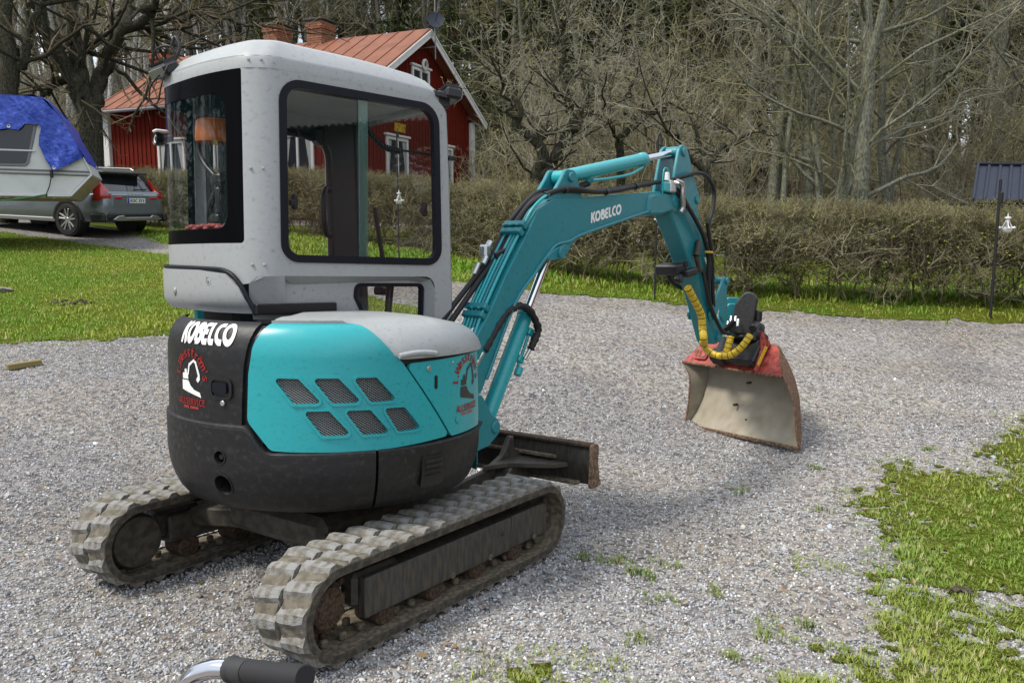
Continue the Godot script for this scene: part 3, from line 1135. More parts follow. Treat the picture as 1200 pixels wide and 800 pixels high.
func spruce(sd: int, hgt: float, wide: float, bare: float) -> Array:
	var r := RandomNumberGenerator.new()
	r.seed = sd
	var big := Geo.new()
	var small := Geo.new()
	var d := Vector3(r.randfn(0, 0.01), 1, r.randfn(0, 0.01)).normalized()
	big.seg(Vector3(0, -0.4, 0), d * hgt * 0.5, hgt * 0.011, hgt * 0.007, 7)
	big.seg(d * hgt * 0.5, d * hgt, hgt * 0.007, 0.01, 5)
	var y := hgt * 0.06
	while y < hgt:
		var f := y / hgt
		var l := wide * pow(1.0 - f, 0.75) * r.randf_range(0.75, 1.1)
		var dead := f < bare
		for k in 5 if not dead else 3:
			var a := r.randf() * TAU
			var o := d * (y + r.randfn(0, 0.1))
			var dir := Vector3(cos(a), -0.12 - 0.25 * (1.0 - f) + r.randfn(0, 0.08), sin(a))
			var ll := l * r.randf_range(0.7, 1.1) * (0.6 if dead else 1.0)
			var e := o + dir * ll
			big.seg(o, e, 0.022 if not dead else 0.014, 0.006, 3)
			if dead:
				continue
			var side := Vector3(-sin(a), 0, cos(a))
			var m := maxi(3, int(ll / 0.22))
			for s in m:
				var t := (s + 0.6) / m
				var c := o.lerp(e, t)
				var w := (0.16 + 0.34 * (1.0 - t)) * minf(1.0, ll) * r.randf_range(0.7, 1.2)
				for sg: float in [-1.0, 1.0]:
					var tip: Vector3 = c + side * sg * w + dir * w * 0.7 + Vector3(0, -w * r.randf_range(0.15, 0.8), 0)
					small.tri(c + dir * 0.1, tip, c - dir * 0.05 + Vector3(0, -w * 0.35, 0))
			small.tri(e - side * 0.08, e + side * 0.08, e + dir * 0.22)
		y += (0.30 + 0.15 * (1.0 - f)) * (1.0 if not dead else 1.6)
	return [big.mesh(), small.mesh()]


func stand(u: float, depth: float, yaw := 0.0, s := 1.0, tilt := Vector3.UP) -> Transform3D:
	var q := at(u, 272.0, depth)
	var b := Basis(Quaternion(Vector3.UP, tilt.normalized())) * Basis(Vector3.UP, yaw)
	return Transform3D(b.scaled(Vector3(s, s, s)), Vector3(q.x, ground(q.x, q.z), q.z))


func build_woods() -> void:
	var r := RandomNumberGenerator.new()
	r.seed = 3
	var ash := {"gen": 4, "seg": [0.8, 0.5, 0.34, 0.22, 0.17], "wiggle": [0.05, 0.15, 0.2, 0.24, 0.28], "up": [0.02, 0.05, 0.03, 0.02, 0.0], "kids": [1.6, 2.0, 3.2, 5.2, 0], "bare": [0.14, 0.15, 0.08, 0.03, 0], "angle": [0.95, 0.8, 0.8, 0.8, 0], "len": [12.5, 4.0, 1.8, 0.8, 0.42], "rad": [0.17, 0.05, 0.022, 0.011, 0.007], "twig_r": 0.0065, "tip": 0.25, "bud": 0.35, "bud_size": 0.035}
	var grey_trees := []
	for k in 3:
		var q := ash.duplicate(true)
		if k == 1:
			q.stems = 2
			q.len[0] = 11.0
			q.rad[0] = 0.15
		if k == 2:
			q.len[1] = 5.2
			q.up[1] = 0.0
			q.wiggle[1] = 0.2
		grey_trees.append(tree_meshes(100 + k, q))
	var birch := {"gen": 3, "seg": [1.1, 0.5, 0.34, 0.25], "wiggle": [0.025, 0.12, 0.2, 0.22], "up": [0.03, 0.1, 0.0, -0.06], "kids": [2.8, 2.8, 4.2, 0], "bare": [0.3, 0.15, 0.05, 0], "angle": [0.7, 0.7, 0.7, 0], "len": [17.0, 2.8, 1.2, 0.6], "rad": [0.12, 0.03, 0.013, 0.008], "twig_r": 0.0075, "tip": 0.15, "bud": 0.9, "bud_size": 0.085}
	var birches := [tree_meshes(200, birch.duplicate(true)), tree_meshes(201, birch.duplicate(true))]
	var scrub := {"gen": 3, "seg": [0.5, 0.35, 0.25, 0.2], "wiggle": [0.12, 0.2, 0.24, 0.3], "up": [0.05, 0.05, 0.02, 0.0], "kids": [2.2, 3.0, 4.4, 0], "bare": [0.1, 0.1, 0.05, 0], "angle": [0.7, 0.8, 0.8, 0], "len": [3.6, 1.7, 0.9, 0.45], "rad": [0.035, 0.018, 0.011, 0.008], "twig_r": 0.0075, "tip": 0.35, "stems": 5, "big_levels": 0, "bud": 0.35, "bud_size": 0.05}
	var scrubs := [tree_meshes(300, scrub.duplicate(true)), tree_meshes(301, scrub.duplicate(true))]
	var spruces := [spruce(1, 17.0, 2.6, 0.0), spruce(2, 19.0, 2.3, 0.34)]
	# grey leafless trees at the edge of the wood; u, depth, which, turn, scale, what singles it out
	var list := [
		[900, 22.0, 0, 0.4, 1.0, "leaning grey trunk left of the two thin pale stems, behind the hedge"],
		[947, 21.5, 0, 2.1, 1.1, "straight pale grey trunk right of the two thin pale stems, behind the hedge"],
		[972, 21.0, 1, 1.0, 1.0, "crooked double grey trunk bending out above the hedge"],
		[1010, 20.5, 2, 3.4, 1.3, "thickest pale trunk in the wood edge, straight behind the hedge"],
		[1046, 24.0, 2, 5.0, 0.9, "low grey tree with long pale branches sweeping down to the hedge"],
		[1092, 28.0, 1, 0.2, 1.0, "grey double trunked tree left of the dark blue roof"],
		[1165, 27.0, 0, 4.0, 1.1, "tall straight grey tree rising behind the dark blue roof"],
		[1196, 25.0, 2, 2.6, 1.0, "grey tree at the right edge over the dark blue roof"],
		[858, 30.0, 2, 1.3, 1.0, "bare grey tree behind the top of the excavator bucket"],
		[800, 33.0, 1, 2.2, 1.1, "bare grey double tree straight behind the excavator arm"],
		[742, 36.0, 0, 0.9, 1.1, "bare grey tree above the middle of the excavator boom"],
		[690, 33.0, 2, 4.4, 1.0, "bare spreading tree behind the two apple trees"],
		[598, 38.0, 1, 3.0, 1.1, "bare grey tree right behind the gable of the red house"],
		[1130, 33.0, 2, 1.9, 1.1, "bare spreading tree far behind the left end of the blue roof"],
		[1250, 26.0, 1, 1.4, 1.0, "bare double tree standing past the right edge"],
		[460, 44.0, 0, 2.9, 1.15, "bare grey tree over the ridge of the red house"],
		[410, 46.0, 1, 0.5, 1.1, "bare double tree behind the tall brick chimney"],
		[350, 44.0, 2, 4.0, 1.1, "bare spreading tree between the two brick chimneys"],
		[985, 34.0, 1, 2.5, 1.1, "bare double tree deep in the wood behind the thickest trunk"],
		[915, 37.0, 2, 0.1, 1.1, "bare spreading tree deep in the wood above the thin pale stems"],
	]
	for e in list:
		plant_tree("bare_tree", e[5], "bare grey trees at the edge of the wood", grey_trees[e[2]], mats.bark_pale if e[1] < 28.0 else mats.bark_grey, mats.twig_grey if e[2] != 1 else mats.twig_olive, mats.bud, stand(e[0], e[1], e[3], e[4]))
	# thin pale stems
	for e in [[913, 26.0, 0.75, "left of the two thin pale straight stems behind the hedge"], [926, 27.0, 0.7, "right of the two thin pale straight stems behind the hedge"], [986, 28.0, 0.7, "thin pale stem between the crooked and the thickest trunk"], [1028, 29.0, 0.75, "thin grey stem just right of the thickest trunk"]]:
		plant_tree("young_tree", e[3], "thin young trees behind the hedge", birches[0], mats.bark_pale, mats.twig_grey, mats.twig_olive, stand(e[0], e[1] - 5.0, e[0] * 0.1, e[2]))
	# birches on the slope to the left
	var places := [[40, 40, 0], [62, 44, 1], [80, 39, 0], [128, 36, 1], [141, 44, 0], [150, 38, 0], [158, 47, 1], [168, 42, 0], [178, 46, 1], [186, 40, 1], [120, 48, 0], [136, 52, 1], [200, 50, 0], [222, 47, 1], [246, 50, 0], [270, 46, 1], [296, 52, 0], [320, 48, 1], [15, 46, 1], [-15, 42, 0], [105, 50, 1], [380, 54, 0], [430, 56, 1], [555, 52, 0], [112, 38, 0], [133, 42, 1], [146, 49, 1], [163, 40, 0], [174, 51, 0], [190, 36, 1], [54, 50, 1], [92, 46, 0], [125, 55, 1], [152, 57, 0], [-40, 44, 1], [-70, 48, 0], [210, 42, 0], [30, 38, 1]]
	for k in places.size():
		var e = places[k]
		plant_tree("birch", "slender white birch among others on the wooded slope at left" if e[0] < 200 else "slender birch in the far wood above the excavator cab and house", "birches of the far slope" if e[0] < 200 else "birches behind the house", birches[e[2]], mats.bark_birch, mats.twig_olive, mats.bud, stand(e[0], e[1], k * 1.7, r.randf_range(0.9, 1.15)))
	# undergrowth between the trunks
	var brush := [[], []]
	for k in 64:
		var u := 555.0 + 700.0 * fposmod(k * 0.618034, 1.0)
		if k >= 50:
			u = -20.0 + 240.0 * fposmod(k * 0.618034, 1.0)
		var sx := stand(u + r.randfn(0, 10), r.randf_range(22.0, 34.0) if k < 50 else r.randf_range(30.0, 46.0), r.randf() * TAU, r.randf_range(0.6, 1.7))
		if k < 50 and u > 870.0 and u < 1070.0:
			sx = stand(u, r.randf_range(30.0, 36.0), k * 1.3, r.randf_range(0.7, 1.2))
		brush[k % 2].append(sx)
	for k in 2:
		scatter(self, "undergrowth_stems", scrubs[k][0], mats.twig_brown, brush[k])
		scatter(self, "undergrowth_twigs", scrubs[k][1], mats.twig_olive if k else mats.twig_grey, brush[k])
		scatter(self, "undergrowth_buds", scrubs[k][2], mats.bud, brush[k])
	# the far spruce wood, one mass
	var sp := [[], []]
	for k in 150:
		var u := -260.0 + 1750.0 * r.randf()
		var dep := r.randf_range(42.0, 66.0)
		if u > 560.0:
			dep = r.randf_range(35.0, 58.0)
		elif r.randf() < 0.93:
			continue
		var x := stand(u, dep, r.randf() * TAU, r.randf_range(0.75, 1.15))
		sp[1 if u > 700.0 and r.randf() < 0.7 else 0].append(x)
	var far := [[], [], []]
	for k in 300:
		var u := -330.0 + 1850.0 * r.randf()
		if u > 560.0:
			far[r.randi() % 2].append(stand(u, r.randf_range(33.0, 56.0), r.randf() * TAU, r.randf_range(0.95, 1.35)))
		elif r.randf() < 0.45:
			far[0].append(stand(u, r.randf_range(50.0, 64.0), r.randf() * TAU, r.randf_range(1.1, 1.5)))
		far[2].append(stand(-330.0 + 920.0 * r.randf(), r.randf_range(44.0, 66.0), r.randf() * TAU, r.randf_range(0.95, 1.3)))
	for k in 2:
		scatter(self, "far_wood_trunks", grey_trees[k * 2][0], mats.bark_grey, far[k])
		scatter(self, "far_wood_twigs", grey_trees[k * 2][1], mats.twig_olive if k else mats.twig_brown, far[k])
		scatter(self, "far_wood_buds", grey_trees[k * 2][2], mats.bud, far[k])
	scatter(self, "far_birch_trunks", birches[0][0], mats.bark_birch, far[2])
	scatter(self, "far_birch_twigs", birches[0][1], mats.twig_olive, far[2])
	scatter(self, "far_birch_buds", birches[0][2], mats.bud, far[2])
	for k in 16:
		var x := r.randf_range(-40.0, -29.0)
		var z := -18.0 + 26.0 * k / 15.0
		sp[0].append(Transform3D(Basis(Vector3.UP, r.randf() * TAU), Vector3(x, ground(x, z), z)))
	for k in 2:
		scatter(self, "spruce_trunks", spruces[k][0], mats.bark_dark, sp[k])
		scatter(self, "spruce_needles", spruces[k][1], mats.needle, sp[k])
	for e in [[529, 37.0, 0.62, "dark green spruce rising behind the roof ridge of the red house"], [322, 40.0, 0.62, "dark green spruce behind the left brick chimney"], [700, 38.0, 0.62, "dark green spruce between the bare trees above the excavator boom"]]:
		var t := thing("spruce_tree", e[3], "tree", stand(e[0], e[1], 0.3, e[2]), "spruces seen singly")
		part(t, "trunk", spruces[0][0], mats.bark_dark)
		part(t, "crown", spruces[0][1], mats.needle).set_meta("kind", "stuff")
	old_trees()


func old_trees() -> void:
	var r := RandomNumberGenerator.new()
	r.seed = 77
	var q := {"gen": 4, "seg": [0.6, 0.5, 0.36, 0.26, 0.2], "wiggle": [0.1, 0.18, 0.22, 0.26, 0.3], "up": [0.0, 0.03, 0.03, 0.01, 0.0], "kids": [1.0, 1.2, 1.7, 2.4, 0], "bare": [0.3, 0.15, 0.1, 0.05, 0], "angle": [0.8, 0.8, 0.8, 0.8, 0], "len": [4.0, 3.4, 1.7, 0.85, 0.45], "rad": [0.2, 0.09, 0.035, 0.016, 0.009], "twig_r": 0.0085, "tip": 0.35, "bud": 0.2, "bud_size": 0.06, "leaf": Geo.new()}
	for job in [
		["old_tree", "thick dark old tree with spreading limbs behind the blue tarpaulin", 106.0, 23.0, [[[106, 215, 0.36], [107, 175, 0.31], [105, 135, 0.30], [103, 118, 0.29]],
			[[100, 130, 0.24], [86, 98, 0.2], [66, 62, 0.19], [46, 22, 0.18], [30, -30, 0.15]],
			[[102, 122, 0.22], [93, 80, 0.19], [87, 40, 0.18], [82, -20, 0.16]],
			[[106, 120, 0.24], [118, 86, 0.21], [131, 52, 0.2], [146, 14, 0.17], [156, -30, 0.15]],
			[[124, 66, 0.14], [146, 34, 0.13], [172, 18, 0.12], [186, -10, 0.09]],
			[[140, 36, 0.13], [166, 26, 0.11], [186, 38, 0.1], [204, 52, 0.07]],
			[[170, 26, 0.1], [205, 24, 0.09], [234, 14, 0.08], [268, 22, 0.06], [292, 30, 0.04]],
			[[90, 92, 0.1], [70, 96, 0.09], [52, 108, 0.07], [40, 102, 0.05]]]],
		["old_tree", "dark old tree at the left edge above the blue tarpaulin", 6.0, 21.5, [[[10, 200, 0.30], [8, 120, 0.27], [12, 70, 0.24], [4, 30, 0.2], [8, -30, 0.17]], [[10, 90, 0.14], [30, 66, 0.12], [34, 30, 0.1], [52, 4, 0.08]], [[8, 60, 0.14], [-20, 30, 0.1], [-40, 0, 0.08]]]],
		["apple_tree", "gnarled forked apple tree behind the hedge, left of the excavator boom bracket", 630.0, 17.0, [[[627, 225, 0.14], [628, 210, 0.13], [637, 188, 0.12], [632, 170, 0.115], [618, 157, 0.10], [606, 147, 0.085], [610, 130, 0.075], [602, 112, 0.06]],
			[[630, 215, 0.11], [641, 196, 0.11], [656, 174, 0.105], [669, 158, 0.10], [671, 140, 0.075], [666, 118, 0.065], [663, 92, 0.055], [656, 60, 0.05], [648, 24, 0.04], [640, -10, 0.03]],
			[[630, 164, 0.06], [637, 156, 0.06], [640, 151, 0.055]],
			[[671, 146, 0.05], [682, 136, 0.05], [690, 130, 0.045], [691, 112, 0.035], [702, 84, 0.03]],
			[[664, 96, 0.035], [690, 78, 0.03], [712, 64, 0.025], [726, 56, 0.02]],
			[[606, 140, 0.04], [594, 120, 0.035], [588, 92, 0.03]],
			[[656, 60, 0.03], [640, 40, 0.025], [622, 26, 0.02]]]],
		["apple_tree", "gnarled apple tree behind the hedge, above the excavator boom", 728.0, 18.5, [[[730, 235, 0.11], [728, 205, 0.10], [727, 178, 0.095], [726, 164, 0.09], [735, 154, 0.085], [744, 147, 0.075], [741, 136, 0.05]], [[744, 147, 0.05], [756, 142, 0.045], [770, 134, 0.035], [784, 120, 0.03]], [[741, 137, 0.04], [735, 112, 0.035], [742, 84, 0.03], [738, 50, 0.025]], [[728, 168, 0.04], [716, 150, 0.035], [708, 128, 0.03]]]],
		["apple_tree", "low pale apple tree behind the hedge, over the top of the excavator arm", 830.0, 18.0, [[[834, 240, 0.1], [830, 215, 0.09], [822, 196, 0.08], [806, 184, 0.07], [790, 176, 0.05]], [[826, 200, 0.06], [842, 180, 0.05], [856, 168, 0.04], [872, 160, 0.03]], [[822, 196, 0.05], [820, 170, 0.04], [812, 146, 0.03]], [[806, 184, 0.04], [796, 164, 0.035], [780, 150, 0.03]]]]]:
		if job[0] == "apple_tree":
			q.len = [2.0, 1.7, 1.05, 0.62, 0.36]
			q.rad = [0.1, 0.035, 0.018, 0.010, 0.006]
			q.seg = [0.4, 0.3, 0.22, 0.17, 0.13]
			q.kids = [1.5, 2.6, 4.4, 6.0, 0]
			q.twig_r = 0.0055
		var base := stand(job[2], job[3])
		var big := Geo.new()
		var small := Geo.new()
		var inv := base.affine_inverse()
		var leaf := Geo.new()
		q["leaf"] = leaf
		for li in job[4].size():
			var limb = job[4][li]
			var pts := []
			var rad := []
			var dd := r.randfn(0, 0.5) if li > 0 else 0.0
			for k in limb.size():
				var w: Vector3 = at(limb[k][0], limb[k][1], job[3] + dd * k)
				if li == 0 and k == 0:
					w = base.origin - Vector3(0, 0.3, 0)
				pts.append(inv * w)
				rad.append(limb[k][2])
			var sp := spline(pts, 5)
			var rr := []
			for k in sp.size():
				var f := float(k) / (sp.size() - 1) * (rad.size() - 1)
				var b := mini(int(f), rad.size() - 2)
				rr.append(lerpf(rad[b], rad[b + 1], f - b) * r.randf_range(0.92, 1.08))
				if k > 0 and k < sp.size() - 1 and li > 0:
					sp[k] += Vector3(r.randfn(0, 0.05), r.randfn(0, 0.05), r.randfn(0, 0.05))
			big.tube(sp, rr, 9)
			if li > 0:
				for k in range(2, sp.size(), 2):
					var d: Vector3 = (sp[k] - sp[k - 1]).normalized()
					var apple: bool = job[0] == "apple_tree"
					var nd := (d * 0.5 + Vector3(r.randfn(0, 0.7), r.randfn(0.1, 0.5), r.randfn(0, 0.7))).normalized()
					grow(big, small, r, sp[k], nd, r.randf_range(0.8, 1.9) if apple else r.randf_range(1.6, 3.4), minf(rr[k] * 0.5, 0.03 if apple else 0.07), 1, q)
				grow(big, small, r, sp[-1], (sp[-1] - sp[-2]).normalized(), 1.6 if job[0] == "apple_tree" else 3.0, rr[-1] * 0.9, 1, q)
		plant_tree(job[0], job[1], "old apple trees behind the hedge" if job[0] == "apple_tree" else "dark old trees at left", [big.mesh(), small.mesh(), leaf.mesh()], mats.bark_dark, mats.twig_grey if job[0] == "apple_tree" else mats.twig_brown, mats.bud, base)


func build_hedge() -> void:
	var r := RandomNumberGenerator.new()
	r.seed = 9
	var path := [Vector2(-14.8, -21.4), Vector2(-12.17, -19.9), Vector2(-9.29, -18.4), Vector2(-4.24, -15.0), Vector2(-1.87, -13.8), Vector2(0.32, -11.75), Vector2(2.32, -9.5), Vector2(4.24, -8.95), Vector2(6.05, -8.55), Vector2(8.41, -8.3), Vector2(10.5, -8.3), Vector2(12.5, -8.35)]
	var fine_path := spline(path, 24)
	var clumps := []
	var leaves := []
	for k in 3:
		var q := {"gen": 2, "seg": [0.12, 0.09, 0.07], "wiggle": [0.24, 0.3, 0.34], "up": [0.05, 0.02, 0.0], "kids": [12.0, 16.0, 0], "bare": [0.0, 0.05, 0], "angle": [0.8, 0.9, 0], "len": [0.5, 0.26, 0.13], "rad": [0.010, 0.007, 0.005], "twig_r": 0.004, "tip": 0.5, "bud": 0.0, "bud_size": 0.02, "leaf": Geo.new()}
		var g := Geo.new()
		var rr := RandomNumberGenerator.new()
		rr.seed = 500 + k
		for s in 6:
			grow(g, g, rr, Vector3(rr.randfn(0, 0.12), -0.2, rr.randfn(0, 0.12)), Vector3(rr.randfn(0, 0.6), 1, rr.randfn(0, 0.6)).normalized(), 0.5, 0.008, 0, q)
		clumps.append(g.mesh())
		var lf := Geo.new()
		for s in 90:
			var o := Vector3(rr.randfn(0, 0.16), rr.randfn(0.0, 0.14), rr.randfn(0, 0.16))
			var a := Vector3(rr.randfn(0, 1), rr.randfn(0, 1), rr.randfn(0, 1)).normalized() * 0.02
			var b := a.cross(Vector3(rr.randfn(0, 1), rr.randfn(0, 1), rr.randfn(0, 1))).normalized() * 0.012
			lf.quad(o - a, o + b, o + a, o - b)
		leaves.append(lf.mesh())
	var t := thing("hedge", "long clipped hedge of bare brown twigs between the road and the wood", "hedge", Transform3D())
	var total := 0.0
	for k in fine_path.size() - 1:
		total += (fine_path[k + 1] as Vector2).distance_to(fine_path[k])
	var pl := [[], [], []]
	var pt := [[], [], []]
	var ll := [[], [], []]
	var lt := [[], [], []]
	var stems := Geo.new()
	for k in fine_path.size() - 1:
		var a: Vector2 = fine_path[k]
		var b: Vector2 = fine_path[k + 1]
		var dirv := (b - a).normalized()
		var across := Vector2(-dirv.y, dirv.x)
		var l := a.distance_to(b)
		var cnt := int(l * 112.0 + r.randf())
		for s in cnt:
			var f := r.randf()
			var yv := pow(r.randf(), 0.72)
			var y := 0.16 + 1.36 * yv
			if y < 0.75 and r.randf() < 0.34 + 0.3 * lump.get_noise_2d((a.x + f) * 2.0, a.y * 2.0):
				continue
			var w := r.randf_range(-0.42, 0.42)
			if absf(w) < 0.24 and y < 1.2 and r.randf() < 0.5:
				continue
			var q := a.lerp(b, f) + across * w
			var v := r.randi() % 3
			var s0 := r.randf_range(0.75, 1.15)
			if y > 1.12:
				s0 *= 0.62
			var lean_k := 0.5 if y < 1.1 else 0.25
			var bs := Basis.from_euler(Vector3(r.randfn(0, lean_k), r.randf() * TAU, r.randfn(0, lean_k))).scaled(Vector3(s0, s0 * 0.9, s0))
			var x := Transform3D(bs, Vector3(q.x, ground(q.x, q.y) + minf(y, 1.37), q.y))
			pl[v].append(x)
			var tone := r.randf_range(0.75, 1.25)
			pt[v].append(Color(0.215, 0.192, 0.122) * tone)
			if y > 0.4 and r.randf() < 0.45 + 1.0 * (yv - 0.4):
				ll[v].append(x)
				lt[v].append(Color(0.17, 0.14, 0.055).lerp(Color(0.20, 0.24, 0.05), r.randf()) * tone)
		# stems, thin and crooked
		for s in int(l * 7.0 + r.randf()):
			var q := a.lerp(b, r.randf()) + across * r.randf_range(-0.28, 0.28)
			var base := Vector3(q.x, ground(q.x, q.y) - 0.05, q.y)
			var pos := base
			var d := Vector3(r.randfn(0, 0.15), 1, r.randfn(0, 0.15)).normalized()
			var rad := r.randf_range(0.008, 0.022)
			for m in 5:
				d = (d + Vector3(r.randfn(0, 0.2), 0.1, r.randfn(0, 0.2))).normalized()
				var e := pos + d * 0.24
				stems.seg(pos, e, rad, rad * 0.85, 4)
				rad *= 0.85
				pos = e
	var tw := mat("hedge_twig", lin(1, 1, 1), 0.95, {"vc": true, "spec": 0.1})
	for v in 3:
		scatter(t, "twigs", clumps[v], tw, pl[v], pt[v])
		scatter(t, "leaves", leaves[v], mats.hedge_leaf, ll[v], lt[v])
	var so := part(t, "stems", stems, mats.twig_brown)
	so.set_meta("kind", "stuff")


# ---------------------------------------------------------------- house
func window_unit(h: Node3D, x: Transform3D, w: float, hh: float, draped := true) -> void:      # local x along the wall, y up, z outwards
	var f := Geo.new()
	for s: float in [-1.0, 1.0]:
		f.bx(Vector3(s * (w / 2 - 0.05), 0, 0.03), Vector3(0.1, hh, 0.07), 0.008)
	f.bx(Vector3(0, hh / 2 - 0.05, 0.032), Vector3(w - 0.2, 0.1, 0.07), 0.008)
	f.bx(Vector3(0, -hh / 2 + 0.05, 0.032), Vector3(w - 0.2, 0.1, 0.07), 0.008)
	f.bx(Vector3(0, 0, 0.034), Vector3(0.075, hh - 0.2, 0.066), 0.006)
	f.bx(Vector3(0, hh / 2 + 0.05, 0.05), Vector3(w + 0.16, 0.07, 0.13), 0.01)
	var win := part(h, "window", f, mats.house_white, x)
	var sill := Geo.new()
	sill.bx(Vector3(0, -hh / 2 - 0.025, 0.06), Vector3(w + 0.06, 0.045, 0.14), 0.006)
	part(win, "sill", sill, mats.house_white)
	for s: float in [-1.0, 1.0]:
		var p := Geo.new()
		p.bx(Vector3(s * (w - 0.12) / 4, 0, 0.014), Vector3((w - 0.28) / 2, hh - 0.2, 0.01))
		part(win, "pane", p, mats.window_dark)
		if draped:
			var c := Geo.new()
			var o: float = s * (w / 2 - 0.13)
			c.extrude(Transform3D(Basis(), Vector3(0, 0, 0.022)), v2([o, hh / 2 - 0.11, o - s * 0.2, hh / 2 - 0.11, o - s * 0.07, -hh * 0.1, o - s * 0.09, -hh / 2 + 0.11, o, -hh / 2 + 0.11]), 0.003)
			part(win, "curtain", c, mats.curtain)


func chimney(h: Node3D, at_local: Vector3, w: float, d: float, hh: float) -> void:
	var core := Geo.new()
	core.bx(at_local + Vector3(0, hh / 2 - 0.6, 0), Vector3(w - 0.03, hh + 1.2, d - 0.03))
	var c := part(h, "chimney", core, mats.mortar)
	var r := RandomNumberGenerator.new()
	r.seed = int(at_local.z * 100)
	var b := Geo.new()
	b.tinted = true
	var y := -0.9
	var row := 0
	while y < hh - 0.08:
		var out := 0.035 if y > hh - 0.3 else 0.0
		for face in 4:
			var fw := w if face % 2 == 0 else d
			var fd := d if face % 2 == 0 else w
			var n := int(round(fw / 0.26))
			for k in n + (row + face) % 2:
				var l := fw / n
				var cx := -fw / 2 + (k + 0.5 - 0.5 * ((row + face) % 2)) * l
				var x0 := maxf(cx - l / 2 + 0.006, -fw / 2 - out)
				var x1 := minf(cx + l / 2 - 0.006, fw / 2 + out)
				if x1 - x0 < 0.03:
					continue
				var tone := r.randf_range(0.7, 1.15)
				b.tint = Color(0.27 * tone, 0.115 * tone, 0.06 * tone)
				b.box(Transform3D(Basis(Vector3.UP, face * PI / 2), at_local) * Transform3D(Basis(), Vector3((x0 + x1) / 2, y + 0.035, fd / 2 + out + r.randf_range(-0.004, 0.004))), Vector3(x1 - x0, 0.066, 0.03))
		y += 0.078
		row += 1
	part(c, "bricks", b, mats.brick).set_meta("kind", "stuff")
	var cap := Geo.new()
	cap.bx(at_local + Vector3(0, hh + 0.02, 0), Vector3(w + 0.2, 0.06, d + 0.2), 0.01)
	part(c, "cap", cap, mats.dark_steel)


